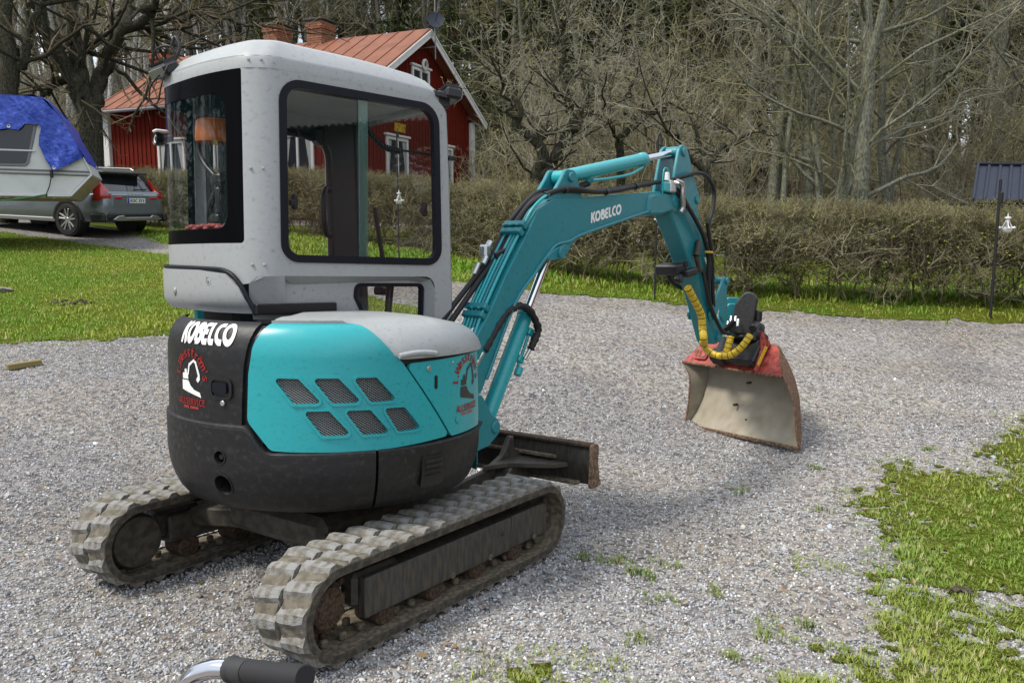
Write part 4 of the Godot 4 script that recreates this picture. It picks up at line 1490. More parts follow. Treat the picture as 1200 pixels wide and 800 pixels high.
func build_house() -> void:
	var a := at(420, 272, 24.8)
	var gd := Vector3(sin(deg_to_rad(24)), 0, -cos(deg_to_rad(24)))
	var base := Transform3D(Basis(gd, Vector3.UP, gd.cross(Vector3.UP)), Vector3(a.x, ground(a.x, a.z) - 0.1, a.z))
	var h := thing("red_house", "red board house with rusty red roof, white trim and two brick chimneys", "house", base)
	var W := 7.5
	var L := 10.2
	var oy := base.origin.y
	var ye := 6.03 - oy        # eaves at the wall
	var yr := 8.32 - oy        # ridge
	var slope := (yr - ye) / (W / 2)
	var wl := Geo.new()
	wl.extrude(Transform3D(Basis(), Vector3(0, 0, -L / 2)), v2([0, -0.8, W, -0.8, W, ye, W / 2, yr - 0.03, 0, ye]), L)
	part(h, "wall", wl, mats.falu)
	var cl := Geo.new()
	var k := 0.1
	while k < W:
		var top := ye + minf(k, W - k) * slope - 0.06
		cl.bx(Vector3(k, (top - 0.4) / 2, 0.012), Vector3(0.055, top + 0.4, 0.03))
		cl.bx(Vector3(k + 0.1, (top - 0.45) / 2, 0.003), Vector3(0.006, top + 0.3, 0.012))
		k += 0.2
	k = 0.1
	while k < L:
		cl.bx(Vector3(-0.012, (ye - 0.4) / 2, -k), Vector3(0.03, ye + 0.36, 0.055))
		k += 0.2
	part(h, "cladding", cl, mats.falu).set_meta("kind", "stuff")
	var over := 0.42
	var th := 0.09
	var ang := atan(slope)
	for s in [0.0, 1.0]:
		var sg := -1.0 if s == 0.0 else 1.0
		var rg := Geo.new()
		var eave := Vector3(W / 2 + sg * (W / 2 + over), ye - over * slope, 0)
		var ridge := Vector3(W / 2, yr, 0)
		var dn := (eave - ridge)
		var nn := Vector3(sg * sin(ang), cos(ang), 0)
		var x := Transform3D(Basis(dn.normalized() * sg, nn, Vector3(0, 0, 1)), (eave + ridge) / 2 + Vector3(0, 0.06, -L / 2))
		rg.box(x, Vector3(dn.length(), th, L + 0.9), 0.01)
		var rf := part(h, "roof_slope", rg, mats.roof_red)
		var seams := Geo.new()
		var z := -L / 2 - 0.3
		while z < L / 2 + 0.4:
			seams.box(x * Transform3D(Basis(), Vector3(0, th / 2 + 0.012, z)), Vector3(dn.length() - 0.02, 0.024, 0.018))
			z += 0.61
		part(rf, "seams", seams, mats.roof_red).set_meta("kind", "stuff")
		var ed := Geo.new()
		ed.box(x * Transform3D(Basis(), Vector3(sg * (dn.length() / 2 + 0.05), -0.02, 0)), Vector3(0.1, 0.09, L + 0.9), 0.02)
		part(h, "gutter", ed, mats.roof_edge)
		for e in [[0.47, "barge_board"], [-L - 0.47, "barge_board"]]:
			var bb := Geo.new()
			bb.box(Transform3D(x.basis, (eave + ridge) / 2 + Vector3(0, -0.075, e[0])) , Vector3(dn.length() + 0.02, 0.2, 0.035), 0.006)
			bb.box(Transform3D(x.basis, (eave + ridge) / 2 + Vector3(0, 0.02, e[0] + 0.03 * signf(e[0]))) , Vector3(dn.length() + 0.02, 0.07, 0.03), 0.006)
			part(h, e[1], bb, mats.house_white)
	for e in [[0.0, 0.0], [W, 0.0], [0.0, -L]]:
		var cb := Geo.new()
		cb.bx(Vector3(e[0], ye / 2 - 0.3, e[1]), Vector3(0.26, ye + 0.2, 0.26), 0.01)
		part(h, "corner_board", cb, mats.house_white)
	var side := Basis(Vector3(0, 0, 1), Vector3.UP, Vector3(-1, 0, 0))
	for e in [[2.2, 1.3, 1.5], [5.3, 1.3, 1.5]]:
		window_unit(h, Transform3D(Basis(), Vector3(e[0], 4.02 - oy, 0.02)), e[1], 1.5)
	window_unit(h, Transform3D(Basis(), Vector3(3.75, 6.62 - oy, 0.02)), 1.15, 1.1, false)
	for e in [2.12, 4.9, 7.3]:
		window_unit(h, Transform3D(side, Vector3(-0.02, 4.02 - oy, -e)), 1.2, 1.5)
	chimney(h, Vector3(W / 2, yr, -3.95), 0.74, 0.62, 0.72)
	chimney(h, Vector3(W / 2, yr, -5.85), 0.74, 0.62, 0.76)
	var sm := Geo.new()
	var sy := ye + 1.9 * slope
	sm.bx(Vector3(1.9, sy + 0.25, -9.5), Vector3(0.5, 1.2, 0.5), 0.01)
	sm.bx(Vector3(1.9, sy + 0.78, -9.5), Vector3(0.66, 0.2, 0.66), 0.02)
	part(h, "vent_stack", sm, mats.chimney_red)
	var ln := Geo.new()
	ln.lathe(Transform3D(Basis(), Vector3(W / 2 + 0.1, 7.3 - oy, 0.12)) * Transform3D(Basis(Vector3.RIGHT, PI / 2), Vector3()), [Vector2(0.13, 0), Vector2(0.19, 0.03), Vector2(0.19, 0.07), Vector2(0.13, 0.1), Vector2(0.13, 0)], 20)
	part(h, "round_ornament", ln, mats.house_white)
	# dish and mast at the gable top
	var d := thing("satellite_dish", "grey satellite dish on a mast at the gable peak of the red house", "antenna", base * Transform3D(Basis(), Vector3(W / 2, yr - 0.9, 0.62)))
	var mast := Geo.new()
	mast.rod(Vector3(0, 0, 0), Vector3(0, 2.0, 0), 0.022, -1, 8)
	mast.bar(Vector3(0, 0.4, 0), Vector3(0, 0.4, -0.6), 0.03, 0.03)
	mast.bar(Vector3(-0.5, 1.95, 0), Vector3(0.5, 1.95, 0), 0.015, 0.015)
	part(d, "mast", mast, mats.roof_edge)
	var dish := Geo.new()
	var face := Vector3(-0.75, 0.25, 0.6).normalized()
	var dz := face.cross(Vector3.UP).normalized()
	var prof := []
	for q in 7:
		var rr := 0.27 * q / 6.0
		prof.append(Vector2(rr, rr * rr * 0.5))
	for q in 7:
		var rr := 0.27 * (6 - q) / 6.0
		prof.append(Vector2(rr, rr * rr * 0.5 - 0.02))
	dish.lathe(Transform3D(Basis(dz.cross(face) * -1.0, face, dz).orthonormalized(), Vector3(-0.05, 1.22, 0.05)), prof, 22, 0.6)
	dish.bar(Vector3(-0.05, 1.22, 0.05), Vector3(-0.05, 1.22, 0.05) + face * 0.5, 0.02, 0.02)
	part(d, "dish", dish, mats.steel_blue)


func build_shed_roof() -> void:
	var c := at(1137, 234, 17.5)
	var b := Basis(Vector3(0.985, 0, -0.17), Vector3.UP, Vector3(0.17, 0, 0.985))
	var t := thing("shed", "low shed with a dark blue ribbed sheet roof behind the hedge", "shed", Transform3D(b, Vector3(c.x, ground(c.x, c.z), c.z)))
	var low := c.y - ground(c.x, c.z)
	var w := Geo.new()
	w.bx(Vector3(2.6, low / 2 - 0.3, -1.3), Vector3(4.6, low + 0.5, 2.2))
	part(t, "wall", w, mats.bark_dark)
	for s in 18:
		var r := Geo.new()
		var run := 1.45
		var rise := 0.86
		var nn := Vector3(0, run, rise).normalized()
		var dn := Vector3(0, rise, -run).normalized()
		var shift := Vector3(1.25, 0, 0)
		var o := Vector3(0.1 + s * 0.29, low, 0.0)
		var bb := Basis(Vector3.RIGHT, nn, dn * -1.0)
		var mid := o + (Vector3(0, rise, -run) + shift) * 0.5
		var l := Vector3(0, rise, -run).length()
		for q in [[-0.11, 0.07, 0.0], [0.0, 0.15, -0.012], [0.11, 0.07, 0.0]]:
			pass
		# a profiled sheet strip: flat pan and raised rib, sheared along the verge
		var rows := []
		for e in [0.0, 1.0]:
			var p0: Vector3 = o + (Vector3(0, rise, -run) + shift) * e
			rows.append([p0, p0 + Vector3(0.19, 0, 0), p0 + Vector3(0.21, 0, 0) + nn * 0.035, p0 + Vector3(0.27, 0, 0) + nn * 0.035, p0 + Vector3(0.29, 0, 0)])
		r.grid(rows, false, 0.95)
		part(t, "roof_sheet", r, mats.steel_blue)
	var v := Geo.new()
	v.bar(Vector3(0.06, low, 0.02), Vector3(1.31, low + 0.88, -1.45), 0.05, 0.09, 0.01)
	v.bar(Vector3(1.3, low + 0.89, -1.47), Vector3(6.5, low + 0.89, -1.47), 0.16, 0.05, 0.01)
	part(t, "verge_trim", v, mats.steel_blue)


func build_barn() -> void:           # right of the picture; the cab window mirrors its roof
	var o := Vector3(13.2, ground(13.2, 4.0), 4.0)
	var t := thing("barn", "long barn with a corrugated grey roof mirrored in the cab side window", "barn", Transform3D(Basis(), o))
	var w := Geo.new()
	w.bx(Vector3(3.6, 2.2, 0), Vector3(7.0, 4.9, 21.0))
	part(t, "wall", w, mats.falu)
	for s: float in [-1.0, 1.0]:
		var r := Geo.new()
		var lo := []
		var hi := []
		for k in 601:
			var z := -11.0 + 22.0 * k / 600.0
			var h := 0.035 * sin(k * TAU / 4.0 + 0.4)
			lo.append(Vector3(3.6 + s * 4.0, 4.55 + h, z))
			hi.append(Vector3(3.6, 7.0 + h, z))
		r.grid([lo, hi], false, 0.2)
		part(t, "roof", r, mats.sheet_grey)


# ---------------------------------------------------------------- vehicles on the road behind
func ring_section(x: float, w: float, y0: float, y1: float, crown := 0.03) -> Array:
	var h := y1 - y0
	var o := []
	for s in [[-0.93, 0.0], [-0.985, 0.1], [-1.0, 0.35], [-0.995, 0.62], [-0.965, 0.86], [-0.9, 0.98], [-0.6, 1.0]]:
		o.append(Vector3(x, y0 + h * s[1], w * s[0]))
	o.append(Vector3(x, y1 + crown, 0))
	for k in range(6, -1, -1):
		var q: Vector3 = o[k]
		o.append(Vector3(q.x, q.y, -q.z))
	return o


func build_car() -> void:
	var f := Vector3(-0.93, 0.045, -0.365).normalized()
	var upv := Vector3(0.05, 1, 0.05).normalized()
	var rgt := f.cross(upv).normalized()
	upv = rgt.cross(f).normalized()
	var o := at(86, 275, 18.8) + rgt * 0.82
	var t := thing("estate_car", "dark grey estate car parked on the track behind the camper", "car", Transform3D(Basis(f, upv, rgt), o))
	var body := Geo.new()
	var rows := []
	for s in [[-1.06, 0.62, 0.46, 0.70], [-1.04, 0.80, 0.40, 0.80], [-0.98, 0.89, 0.36, 0.96], [-0.80, 0.935, 0.33, 1.0], [-0.4, 0.95, 0.31, 1.0], [0.6, 0.955, 0.30, 0.98], [1.6, 0.955, 0.30, 0.97], [2.4, 0.95, 0.30, 0.96], [3.0, 0.94, 0.31, 0.93], [3.55, 0.89, 0.33, 0.86], [3.8, 0.78, 0.38, 0.78], [3.9, 0.6, 0.45, 0.62]]:
		rows.append(ring_section(s[0], s[1], s[2], s[3]))
	body.grid(rows, false, 0.6)
	var low := []
	for r in rows:
		low.append([r[0], r[14]])
	body.grid(low)
	body.fan(rows[0], Vector3(-1.07, 0.58, 0), Vector3(-1, 0, 0))
	body.fan(rows[-1], Vector3(3.92, 0.55, 0), Vector3(1, 0, 0))
	part(t, "body", body, mats.car_paint)
	# glasshouse
	var plan := func(x0: float, x1: float, w: float, y: float) -> Array:
		var p := round_poly(v2([x0, -w * 0.93, x1, -w * 0.8, x1, w * 0.8, x0, w * 0.93]), [0.16, 0.3, 0.3, 0.16], 4)
		var q := []
		for e in p:
			q.append(Vector3(e.x, y, e.y))
		return q
	var gg := Geo.new()
	gg.grid([plan.call(-0.93, 2.42, 0.90, 0.97), plan.call(-0.86, 2.25, 0.885, 1.04), plan.call(-0.56, 1.72, 0.77, 1.38)], true, 0.5)
	part(t, "side_glass", gg, mats.car_glass)
	var rg := Geo.new()
	var r1: Array = plan.call(-0.57, 1.70, 0.77, 1.385)
	var r2: Array = plan.call(-0.62, 1.62, 0.745, 1.43)
	var r3: Array = plan.call(-0.50, 1.35, 0.66, 1.485)
	var r4: Array = plan.call(-0.2, 0.9, 0.4, 1.51)
	rg.grid([r1, r2, r3, r4], true, 0.5)
	rg.fan(r4, Vector3(0.35, 1.515, 0), Vector3.UP)
	for s: float in [-1.0, 1.0]:
		rg.grid([[Vector3(-0.80, 0.98, s * 0.88), Vector3(-0.52, 0.98, s * 0.905)], [Vector3(-0.56, 1.40, s * 0.735), Vector3(-0.30, 1.40, s * 0.77)]])
		rg.bar(Vector3(0.85, 0.98, s * 0.888), Vector3(0.7, 1.4, s * 0.755), 0.015, 0.07)
		rg.bar(Vector3(2.3, 1.0, s * 0.78), Vector3(1.6, 1.42, s * 0.66), 0.05, 0.07)
	part(t, "roof", rg, mats.car_paint)
	var sp := Geo.new()
	sp.box(Transform3D(Basis(Vector3(0, 0, 1), 0.12), Vector3(-0.66, 1.435, 0)), Vector3(0.26, 0.04, 1.28), 0.015)
	part(t, "spoiler", sp, mats.car_black)
	for s: float in [-1.0, 1.0]:
		var rail := Geo.new()
		rail.tube([Vector3(-0.35, 1.49, s * 0.66), Vector3(-0.25, 1.54, s * 0.66), Vector3(1.2, 1.55, s * 0.63), Vector3(1.35, 1.5, s * 0.63)], 0.017, 8)
		part(t, "roof_rail", rail, mats.car_trim)
	# tailgate panel, lamps, plate
	var gate := Geo.new()
	gate.bx(Vector3(-1.015, 0.80, 0), Vector3(0.10, 0.30, 1.36), 0.03)
	gate.box(Transform3D(Basis(Vector3(0, 0, 1), -0.5), Vector3(-0.985, 0.965, 0)), Vector3(0.06, 0.10, 1.5), 0.02)
	part(t, "tailgate", gate, mats.car_paint)
	var wiper := Geo.new()
	wiper.bar(Vector3(-0.93, 1.04, 0.05), Vector3(-0.88, 1.06, 0.5), 0.02, 0.025)
	part(t, "wiper", wiper, mats.car_black)
	for s: float in [-1.0, 1.0]:
		var lamp := Geo.new()
		var rr := []
		for e in [[0.80, -1.00, 0.62, 0.90], [0.86, -1.04, 0.58, 0.91], [0.94, -1.03, 0.60, 0.92], [1.02, -0.97, 0.66, 0.90], [1.14, -0.86, 0.70, 0.855], [1.28, -0.75, 0.72, 0.80]]:
			var y: float = e[0]
			var xb: float = e[1]
			rr.append([Vector3(xb + 0.06, y, s * e[2]), Vector3(xb, y, s * (e[2] + 0.02)), Vector3(xb + 0.03, y, s * (e[3] - 0.06)), Vector3(xb + 0.10, y, s * (e[3] + 0.02)), Vector3(xb + 0.26 - (y - 0.8) * 0.28, y, s * (e[3] + 0.035)), Vector3(xb + 0.28 - (y - 0.8) * 0.28, y, s * (e[3] - 0.02))])
		lamp.grid(rr, false, 0.5)
		part(t, "tail_lamp", lamp, mats.tail_red)
		var strip := Geo.new()
		strip.bx(Vector3(-1.055, 0.86, s * 0.51), Vector3(0.04, 0.07, 0.22), 0.015)
		part(t, "lamp_strip", strip, mats.tail_red)
	var pl := Geo.new()
	pl.bx(Vector3(-1.073, 0.80, 0.0), Vector3(0.012, 0.115, 0.52), 0.003)
	var np := part(t, "number_plate", pl, mats.plate_white)
	var eu := Geo.new()
	eu.bx(Vector3(-1.081, 0.80, -0.235), Vector3(0.004, 0.112, 0.045))
	part(np, "blue_field", eu, mats.plate_blue)
	lettering(np, "EOC 311", 0.078, Transform3D(Basis(Vector3(0, 0, 1), Vector3.UP, Vector3(-1, 0, 0)), Vector3(-1.0805, 0.80, 0.022)), mats.dark_print, 700)
	for k in 5:
		var em := Geo.new()
		em.bx(Vector3(-1.045, 0.945, -0.2 + k * 0.1), Vector3(0.012, 0.026, 0.055), 0.003)
		part(t, "badge_letter", em, mats.car_trim)
	var bump := Geo.new()
	bump.bx(Vector3(-1.02, 0.46, 0), Vector3(0.16, 0.17, 1.62), 0.05)
	for s: float in [-1.0, 1.0]:
		bump.bx(Vector3(-0.86, 0.42, s * 0.90), Vector3(0.42, 0.2, 0.12), 0.04)
	part(t, "bumper", bump, mats.car_black)
	var skid := Geo.new()
	skid.extrude(Transform3D(Basis(Vector3(0, 0, 1), Vector3.UP, Vector3(-1, 0, 0)), Vector3(-1.10, 0.40, 0)), v2([-0.72, -0.02, -0.58, 0.06, -0.42, 0.075, -0.36, 0.03, 0.36, 0.03, 0.42, 0.075, 0.58, 0.06, 0.72, -0.02, 0.6, -0.05, -0.6, -0.05]), 0.05, 0.01)
	part(t, "skid_plate", skid, mats.car_trim)
	for s: float in [-1.0, 1.0]:
		var sill := Geo.new()
		sill.bx(Vector3(1.45, 0.335, s * 0.945), Vector3(2.1, 0.09, 0.05), 0.015)
		part(t, "sill", sill, mats.car_trim)
		for wx in [0.0, 2.94]:
			var arch := Geo.new()
			var ap := PackedVector2Array()
			for q in 13:
				ap.append(Vector2.from_angle(PI * q / 12.0) * 0.455)
			for q in 13:
				ap.append(Vector2.from_angle(PI - PI * q / 12.0) * 0.385)
			arch.extrude(Transform3D(Basis(), Vector3(wx, 0.345, s * 0.94)), ap, 0.06, 0.01)
			arch.rod(Vector3(wx, 0.36, s * 0.70), Vector3(wx, 0.36, s * 0.962), 0.39, -1, 24)
			part(t, "wheel_arch", arch, mats.car_black)
			var tyre := Geo.new()
			var wx_t := Transform3D(Basis(Vector3.RIGHT, PI / 2 * s), Vector3(wx, 0.35, s * 0.87))
			tyre.lathe(wx_t, [Vector2(0.25, -0.1), Vector2(0.33, -0.115), Vector2(0.352, -0.08), Vector2(0.355, 0.08), Vector2(0.335, 0.112), Vector2(0.26, 0.115), Vector2(0.25, 0.09), Vector2(0.25, -0.1)], 32)
			var wh := part(t, "wheel", tyre, mats.tyre)
			var rim_g := Geo.new()
			rim_g.lathe(wx_t, [Vector2(0.262, 0.108), Vector2(0.25, 0.112), Vector2(0.24, 0.09), Vector2(0.235, 0.0), Vector2(0.0, 0.0)], 28)
			part(wh, "rim", rim_g, mats.car_black)
			var spk := Geo.new()
			spk.rod(wx_t * Vector3(0, 0.06, 0), wx_t * Vector3(0, 0.105, 0), 0.05, -1, 14, 0.008)
			for q in 10:
				var an := TAU * q / 10.0 + (0.09 if q % 2 == 0 else -0.09)
				spk.bar(wx_t * Vector3(cos(an) * 0.045, 0.09, sin(an) * 0.045), wx_t * Vector3(cos(an) * 0.25, 0.102, sin(an) * 0.25), 0.038, 0.02, 0.004, wx_t.basis.y)
			part(wh, "spokes", spk, mats.alloy)


func build_camper() -> void:
	var n0 := at(107, 204, 16.5)
	var xd := Vector3(0.935, 0, -0.355).normalized()
	var zd := xd.cross(Vector3.UP)
	var base := Transform3D(Basis(xd, Vector3.UP, zd), Vector3(n0.x, ground(n0.x, n0.z), n0.z))
	var inv := base.affine_inverse()
	var side := func(u: float, v: float) -> Vector2:        # a point of the near side wall
		var a := cam.position
		var d := at(u, v, 1.0) - a
		var t := (n0 - a).dot(zd) / d.dot(zd)
		var q := inv * (a + d * t)
		return Vector2(q.x, q.y)
	var t := thing("camper", "pale grey fibreglass camper body with a wedge nose and dark side window", "camper", base)
	var Wd := 2.0
	var c0: Vector2 = side.call(0, 114)
	var c1: Vector2 = side.call(46, 118)
	var c2: Vector2 = side.call(97, 184)
	var c3: Vector2 = side.call(107, 204)
	var c4: Vector2 = side.call(82, 231)
	var c5: Vector2 = side.call(0, 229)
	var back := c0.x - 2.9
	var yb := c5.y - 0.02
	var sh := Geo.new()
	var poly := PackedVector2Array([Vector2(back, yb), c4, c3, c2, c1, c0, Vector2(back + 0.3, c0.y - 0.03), Vector2(back, c0.y - 0.5)])
	sh.extrude(Transform3D(Basis(), Vector3(0, 0, -Wd / 2)), poly, Wd, 0.02)
	part(t, "shell", sh, mats.camper_white)
	var un := Geo.new()
	var mid := (c3 + c4) / 2
	var dv := (c3 - c4)
	un.box(Transform3D(Basis(Vector3(dv.x, dv.y, 0).normalized(), Vector3(dv.y, -dv.x, 0).normalized(), Vector3(0, 0, -1)), Vector3(mid.x, mid.y, -Wd / 2)), Vector3(dv.length() - 0.06, 0.012, Wd - 0.06))
	un.bx(Vector3((c4.x + back) / 2, yb - 0.004, -Wd / 2), Vector3(c4.x - back - 0.05, 0.03, Wd - 0.06))
	part(t, "underside", un, mats.camper_under)
	var tr := Geo.new()
	var s0: Vector2 = side.call(105, 203.5)
	var s1: Vector2 = side.call(0, 200)
	var slope := (s0 - s1).normalized()
	s1 = s0 - slope * (s0.x - back)
	for q in [0.035, -0.035]:
		tr.bar(Vector3(s0.x, s0.y + q, 0.012), Vector3(s1.x, s1.y + q, 0.012), 0.03, 0.035, 0.008)
	part(t, "trim_strip", tr, mats.camper_grey)
	var tr2 := Geo.new()
	tr2.bar(Vector3(c4.x, c4.y + 0.03, 0.01), Vector3(back, yb + 0.03, 0.01), 0.03, 0.05, 0.008)
	tr2.bar(Vector3(c4.x, c4.y + 0.02, 0.01), Vector3(c3.x, c3.y, 0.01), 0.03, 0.05, 0.008)
	tr2.bar(Vector3(c2.x, c2.y, 0.012), Vector3(c3.x, c3.y, 0.012), 0.03, 0.03, 0.006)
	part(t, "edge_trim", tr2, mats.alloy)
	var w0: Vector2 = side.call(-60, 150)
	var wr: Vector2 = side.call(46, 148)
	var wb: Vector2 = side.call(33, 195)
	var wo := round_poly(PackedVector2Array([Vector2(w0.x, wb.y), Vector2(wb.x, wb.y), Vector2(wr.x, wr.y + 0.2), Vector2(w0.x, wr.y + 0.2)]), 0.12, 5)
	var fr := Geo.new()
	fr.extrude(Transform3D(Basis(), Vector3(0, 0, 0.012)), wo, 0.03, 0.008)
	var win := part(t, "window", fr, mats.camper_grey)
	var pn := Geo.new()
	pn.extrude(Transform3D(Basis(), Vector3(0, 0, 0.02)), Geometry2D.offset_polygon(wo, -0.05)[0], 0.024)
	part(win, "pane", pn, mats.window_dark)
	var rail := Geo.new()
	var ry: Vector2 = side.call(20, 176)
	rail.bar(Vector3(w0.x + 0.06, ry.y, 0.036), Vector3(wb.x + 0.14, ry.y, 0.036), 0.02, 0.03)
	part(win, "rail", rail, mats.camper_white)
	# what carries it, left of the picture: a two wheeled trailer with legs
	var fr2 := Geo.new()
	var gy := ground(base.origin.x + back * xd.x, base.origin.z + back * xd.z) - base.origin.y
	for z in [-0.35, -1.65]:
		fr2.bar(Vector3(c0.x - 0.5, yb - 0.1, z), Vector3(back - 0.6, yb - 0.1, z), 0.08, 0.14, 0.01)
	for z in [-0.1, -1.9]:
		fr2.bar(Vector3(back + 1.9, yb - 0.1, z), Vector3(back + 1.9, gy + 0.05, z), 0.07, 0.07, 0.01, Vector3.RIGHT)
		fr2.bar(Vector3(back + 0.1, yb - 0.1, z), Vector3(back + 0.1, gy + 0.0, z), 0.07, 0.07, 0.01, Vector3.RIGHT)
	fr2.rod(Vector3(back + 1.0, gy + 0.34, -0.1), Vector3(back + 1.0, gy + 0.34, -1.9), 0.04)
	part(t, "chassis", fr2, mats.dark_steel)
	for z in [-0.05, -1.95]:
		var wg := Geo.new()
		wg.lathe(Transform3D(Basis(Vector3.RIGHT, PI / 2), Vector3(back + 1.0, gy + 0.34, z)), [Vector2(0.0, -0.09), Vector2(0.2, -0.09), Vector2(0.33, -0.1), Vector2(0.345, 0), Vector2(0.33, 0.1), Vector2(0.2, 0.09), Vector2(0, 0.09)], 28)
		part(t, "wheel", wg, mats.tyre)
	# tarpaulin thrown over it
	var tp := thing("tarpaulin", "crumpled blue tarpaulin draped over the roof and nose of the camper", "tarpaulin", base)
	var wr_n := FastNoiseLite.new()
	wr_n.frequency = 1.4
	wr_n.seed = 4
	wr_n.fractal_octaves = 4
	var flap := PackedVector2Array([Vector2(back + 0.2, c0.y + 0.03)])
	for q in [[0, 111], [24, 112], [48, 114.5], [70, 137], [84, 160], [98, 184], [82, 193], [66, 200], [61, 199.5], [53, 186], [45.5, 170], [46, 160], [48.5, 150], [46, 146.5], [29, 145.5], [26, 150], [22, 153], [10, 151], [0, 152.5], [-60, 151]]:
		flap.append(side.call(q[0], q[1]))
	flap.append(Vector2(back + 0.2, (side.call(-60, 151) as Vector2).y))
	var on_side := func(q: Vector2) -> Vector3:
		var low: float = clampf((c1.y - q.y) / 0.9, 0.0, 1.2)
		var w := wr_n.get_noise_2d(q.x * 1.1, q.y * 0.45) * 0.16 * (0.25 + low) + absf(wr_n.get_noise_2d(q.x * 2.6 + 9, q.y * 1.2)) * 0.05
		return Vector3(q.x, q.y, 0.055 + 0.05 * low + w * 0.6)
	var fg := Geo.new()
	fg.patch(flap, [], 0.06, on_side)
	part(tp, "side_flap", fg, mats.tarp)
	var rows := []
	var prof := [Vector2(back + 0.2, c0.y + 0.03), c0 + Vector2(0, 0.03), side.call(24, 112), side.call(48, 114.5), side.call(70, 137), side.call(84, 160), side.call(98, 184), side.call(101, 190)]
	var fine := spline(prof, 6)
	for k in fine.size():
		var q: Vector2 = fine[k]
		var row := []
		for s in 21:
			var f := s / 20.0
			var w := wr_n.get_noise_2d(q.x * 1.6 + 3, f * 3.0 + q.y) * 0.1
			var z0: float = (on_side.call(q) as Vector3).z
			row.append(Vector3(q.x + w * 0.35, q.y + w * (0.25 + 0.75 * sin(f * PI)) + 0.01, lerpf(z0, -Wd - 0.05, f)))
		rows.append(row)
	var tg := Geo.new()
	tg.grid(rows, false, 0.2)
	part(tp, "top_sheet", tg, mats.tarp)
	var ey := Geo.new()
	for q in [[11, 150], [64, 198.5]]:
		var e: Vector3 = on_side.call(side.call(q[0], q[1] - 1.5))
		ey.lathe(Transform3D(Basis(Vector3.RIGHT, PI / 2), e + Vector3(0, 0, 0.012)), [Vector2(0.012, 0), Vector2(0.03, 0.006), Vector2(0.034, 0)], 12)
	part(tp, "eyelets", ey, mats.alloy)
	var rp := thing("tie_rope", "cord with green strap tying the tarpaulin corner under the camper", "rope", base)
	var rg := Geo.new()
	var pts := []
	for q in [[62, 201, 0.12], [61, 205, 0.1], [58, 218, 0.06], [55, 226, 0.06], [54, 231, 0.05]]:
		var e: Vector2 = side.call(q[0], q[1])
		pts.append(Vector3(e.x, e.y, q[2]))
	rg.tube(spline(pts, 4), 0.011, 6)
	rg.rod(pts[1] + Vector3(0, 0.1, 0), pts[1] - Vector3(0, 0.06, 0), 0.03, -1, 8, 0.01)
	part(rp, "cord", rg, mats.black)
	var rg2 := Geo.new()
	pts = []
	for q in [[54, 228, 0.06], [40, 230.5, 0.06], [22, 233, 0.05], [5, 234.5, 0.03], [-30, 234, -0.1]]:
		var e: Vector2 = side.call(q[0], q[1])
		pts.append(Vector3(e.x, e.y, q[2]))
	rg2.tube(spline(pts, 4), 0.016, 6)
	part(rp, "strap", rg2, mats.rope_green)


func lettering(parent: Node, text: String, size: float, x: Transform3D, m: Material, weight := 400, f = null, called := "lettering") -> MeshInstance3D:
	var tm := TextMesh.new()
	var font := SystemFont.new()
	font.font_names = PackedStringArray(["Droid Sans"])
	font.font_weight = weight
	tm.font = font
	tm.text = text
	tm.font_size = 64
	tm.pixel_size = size / 46.0
	tm.depth = 0.002
	tm.curve_step = 2.0
	if f == null:
		return part(parent, called, tm, m, x)
	var a := tm.get_mesh_arrays()
	var g := Geo.new()
	var vs: PackedVector3Array = a[Mesh.ARRAY_VERTEX]
	var ix = a[Mesh.ARRAY_INDEX]
	var count: int = ix.size() if ix != null else vs.size()
	for k in range(0, count, 3):
		var q := []
		for s in 3:
			q.append(f.call(vs[ix[k + s] if ix != null else k + s]))
		g.tri(q[0], q[1], q[2])
	return part(parent, called, g, m, x)


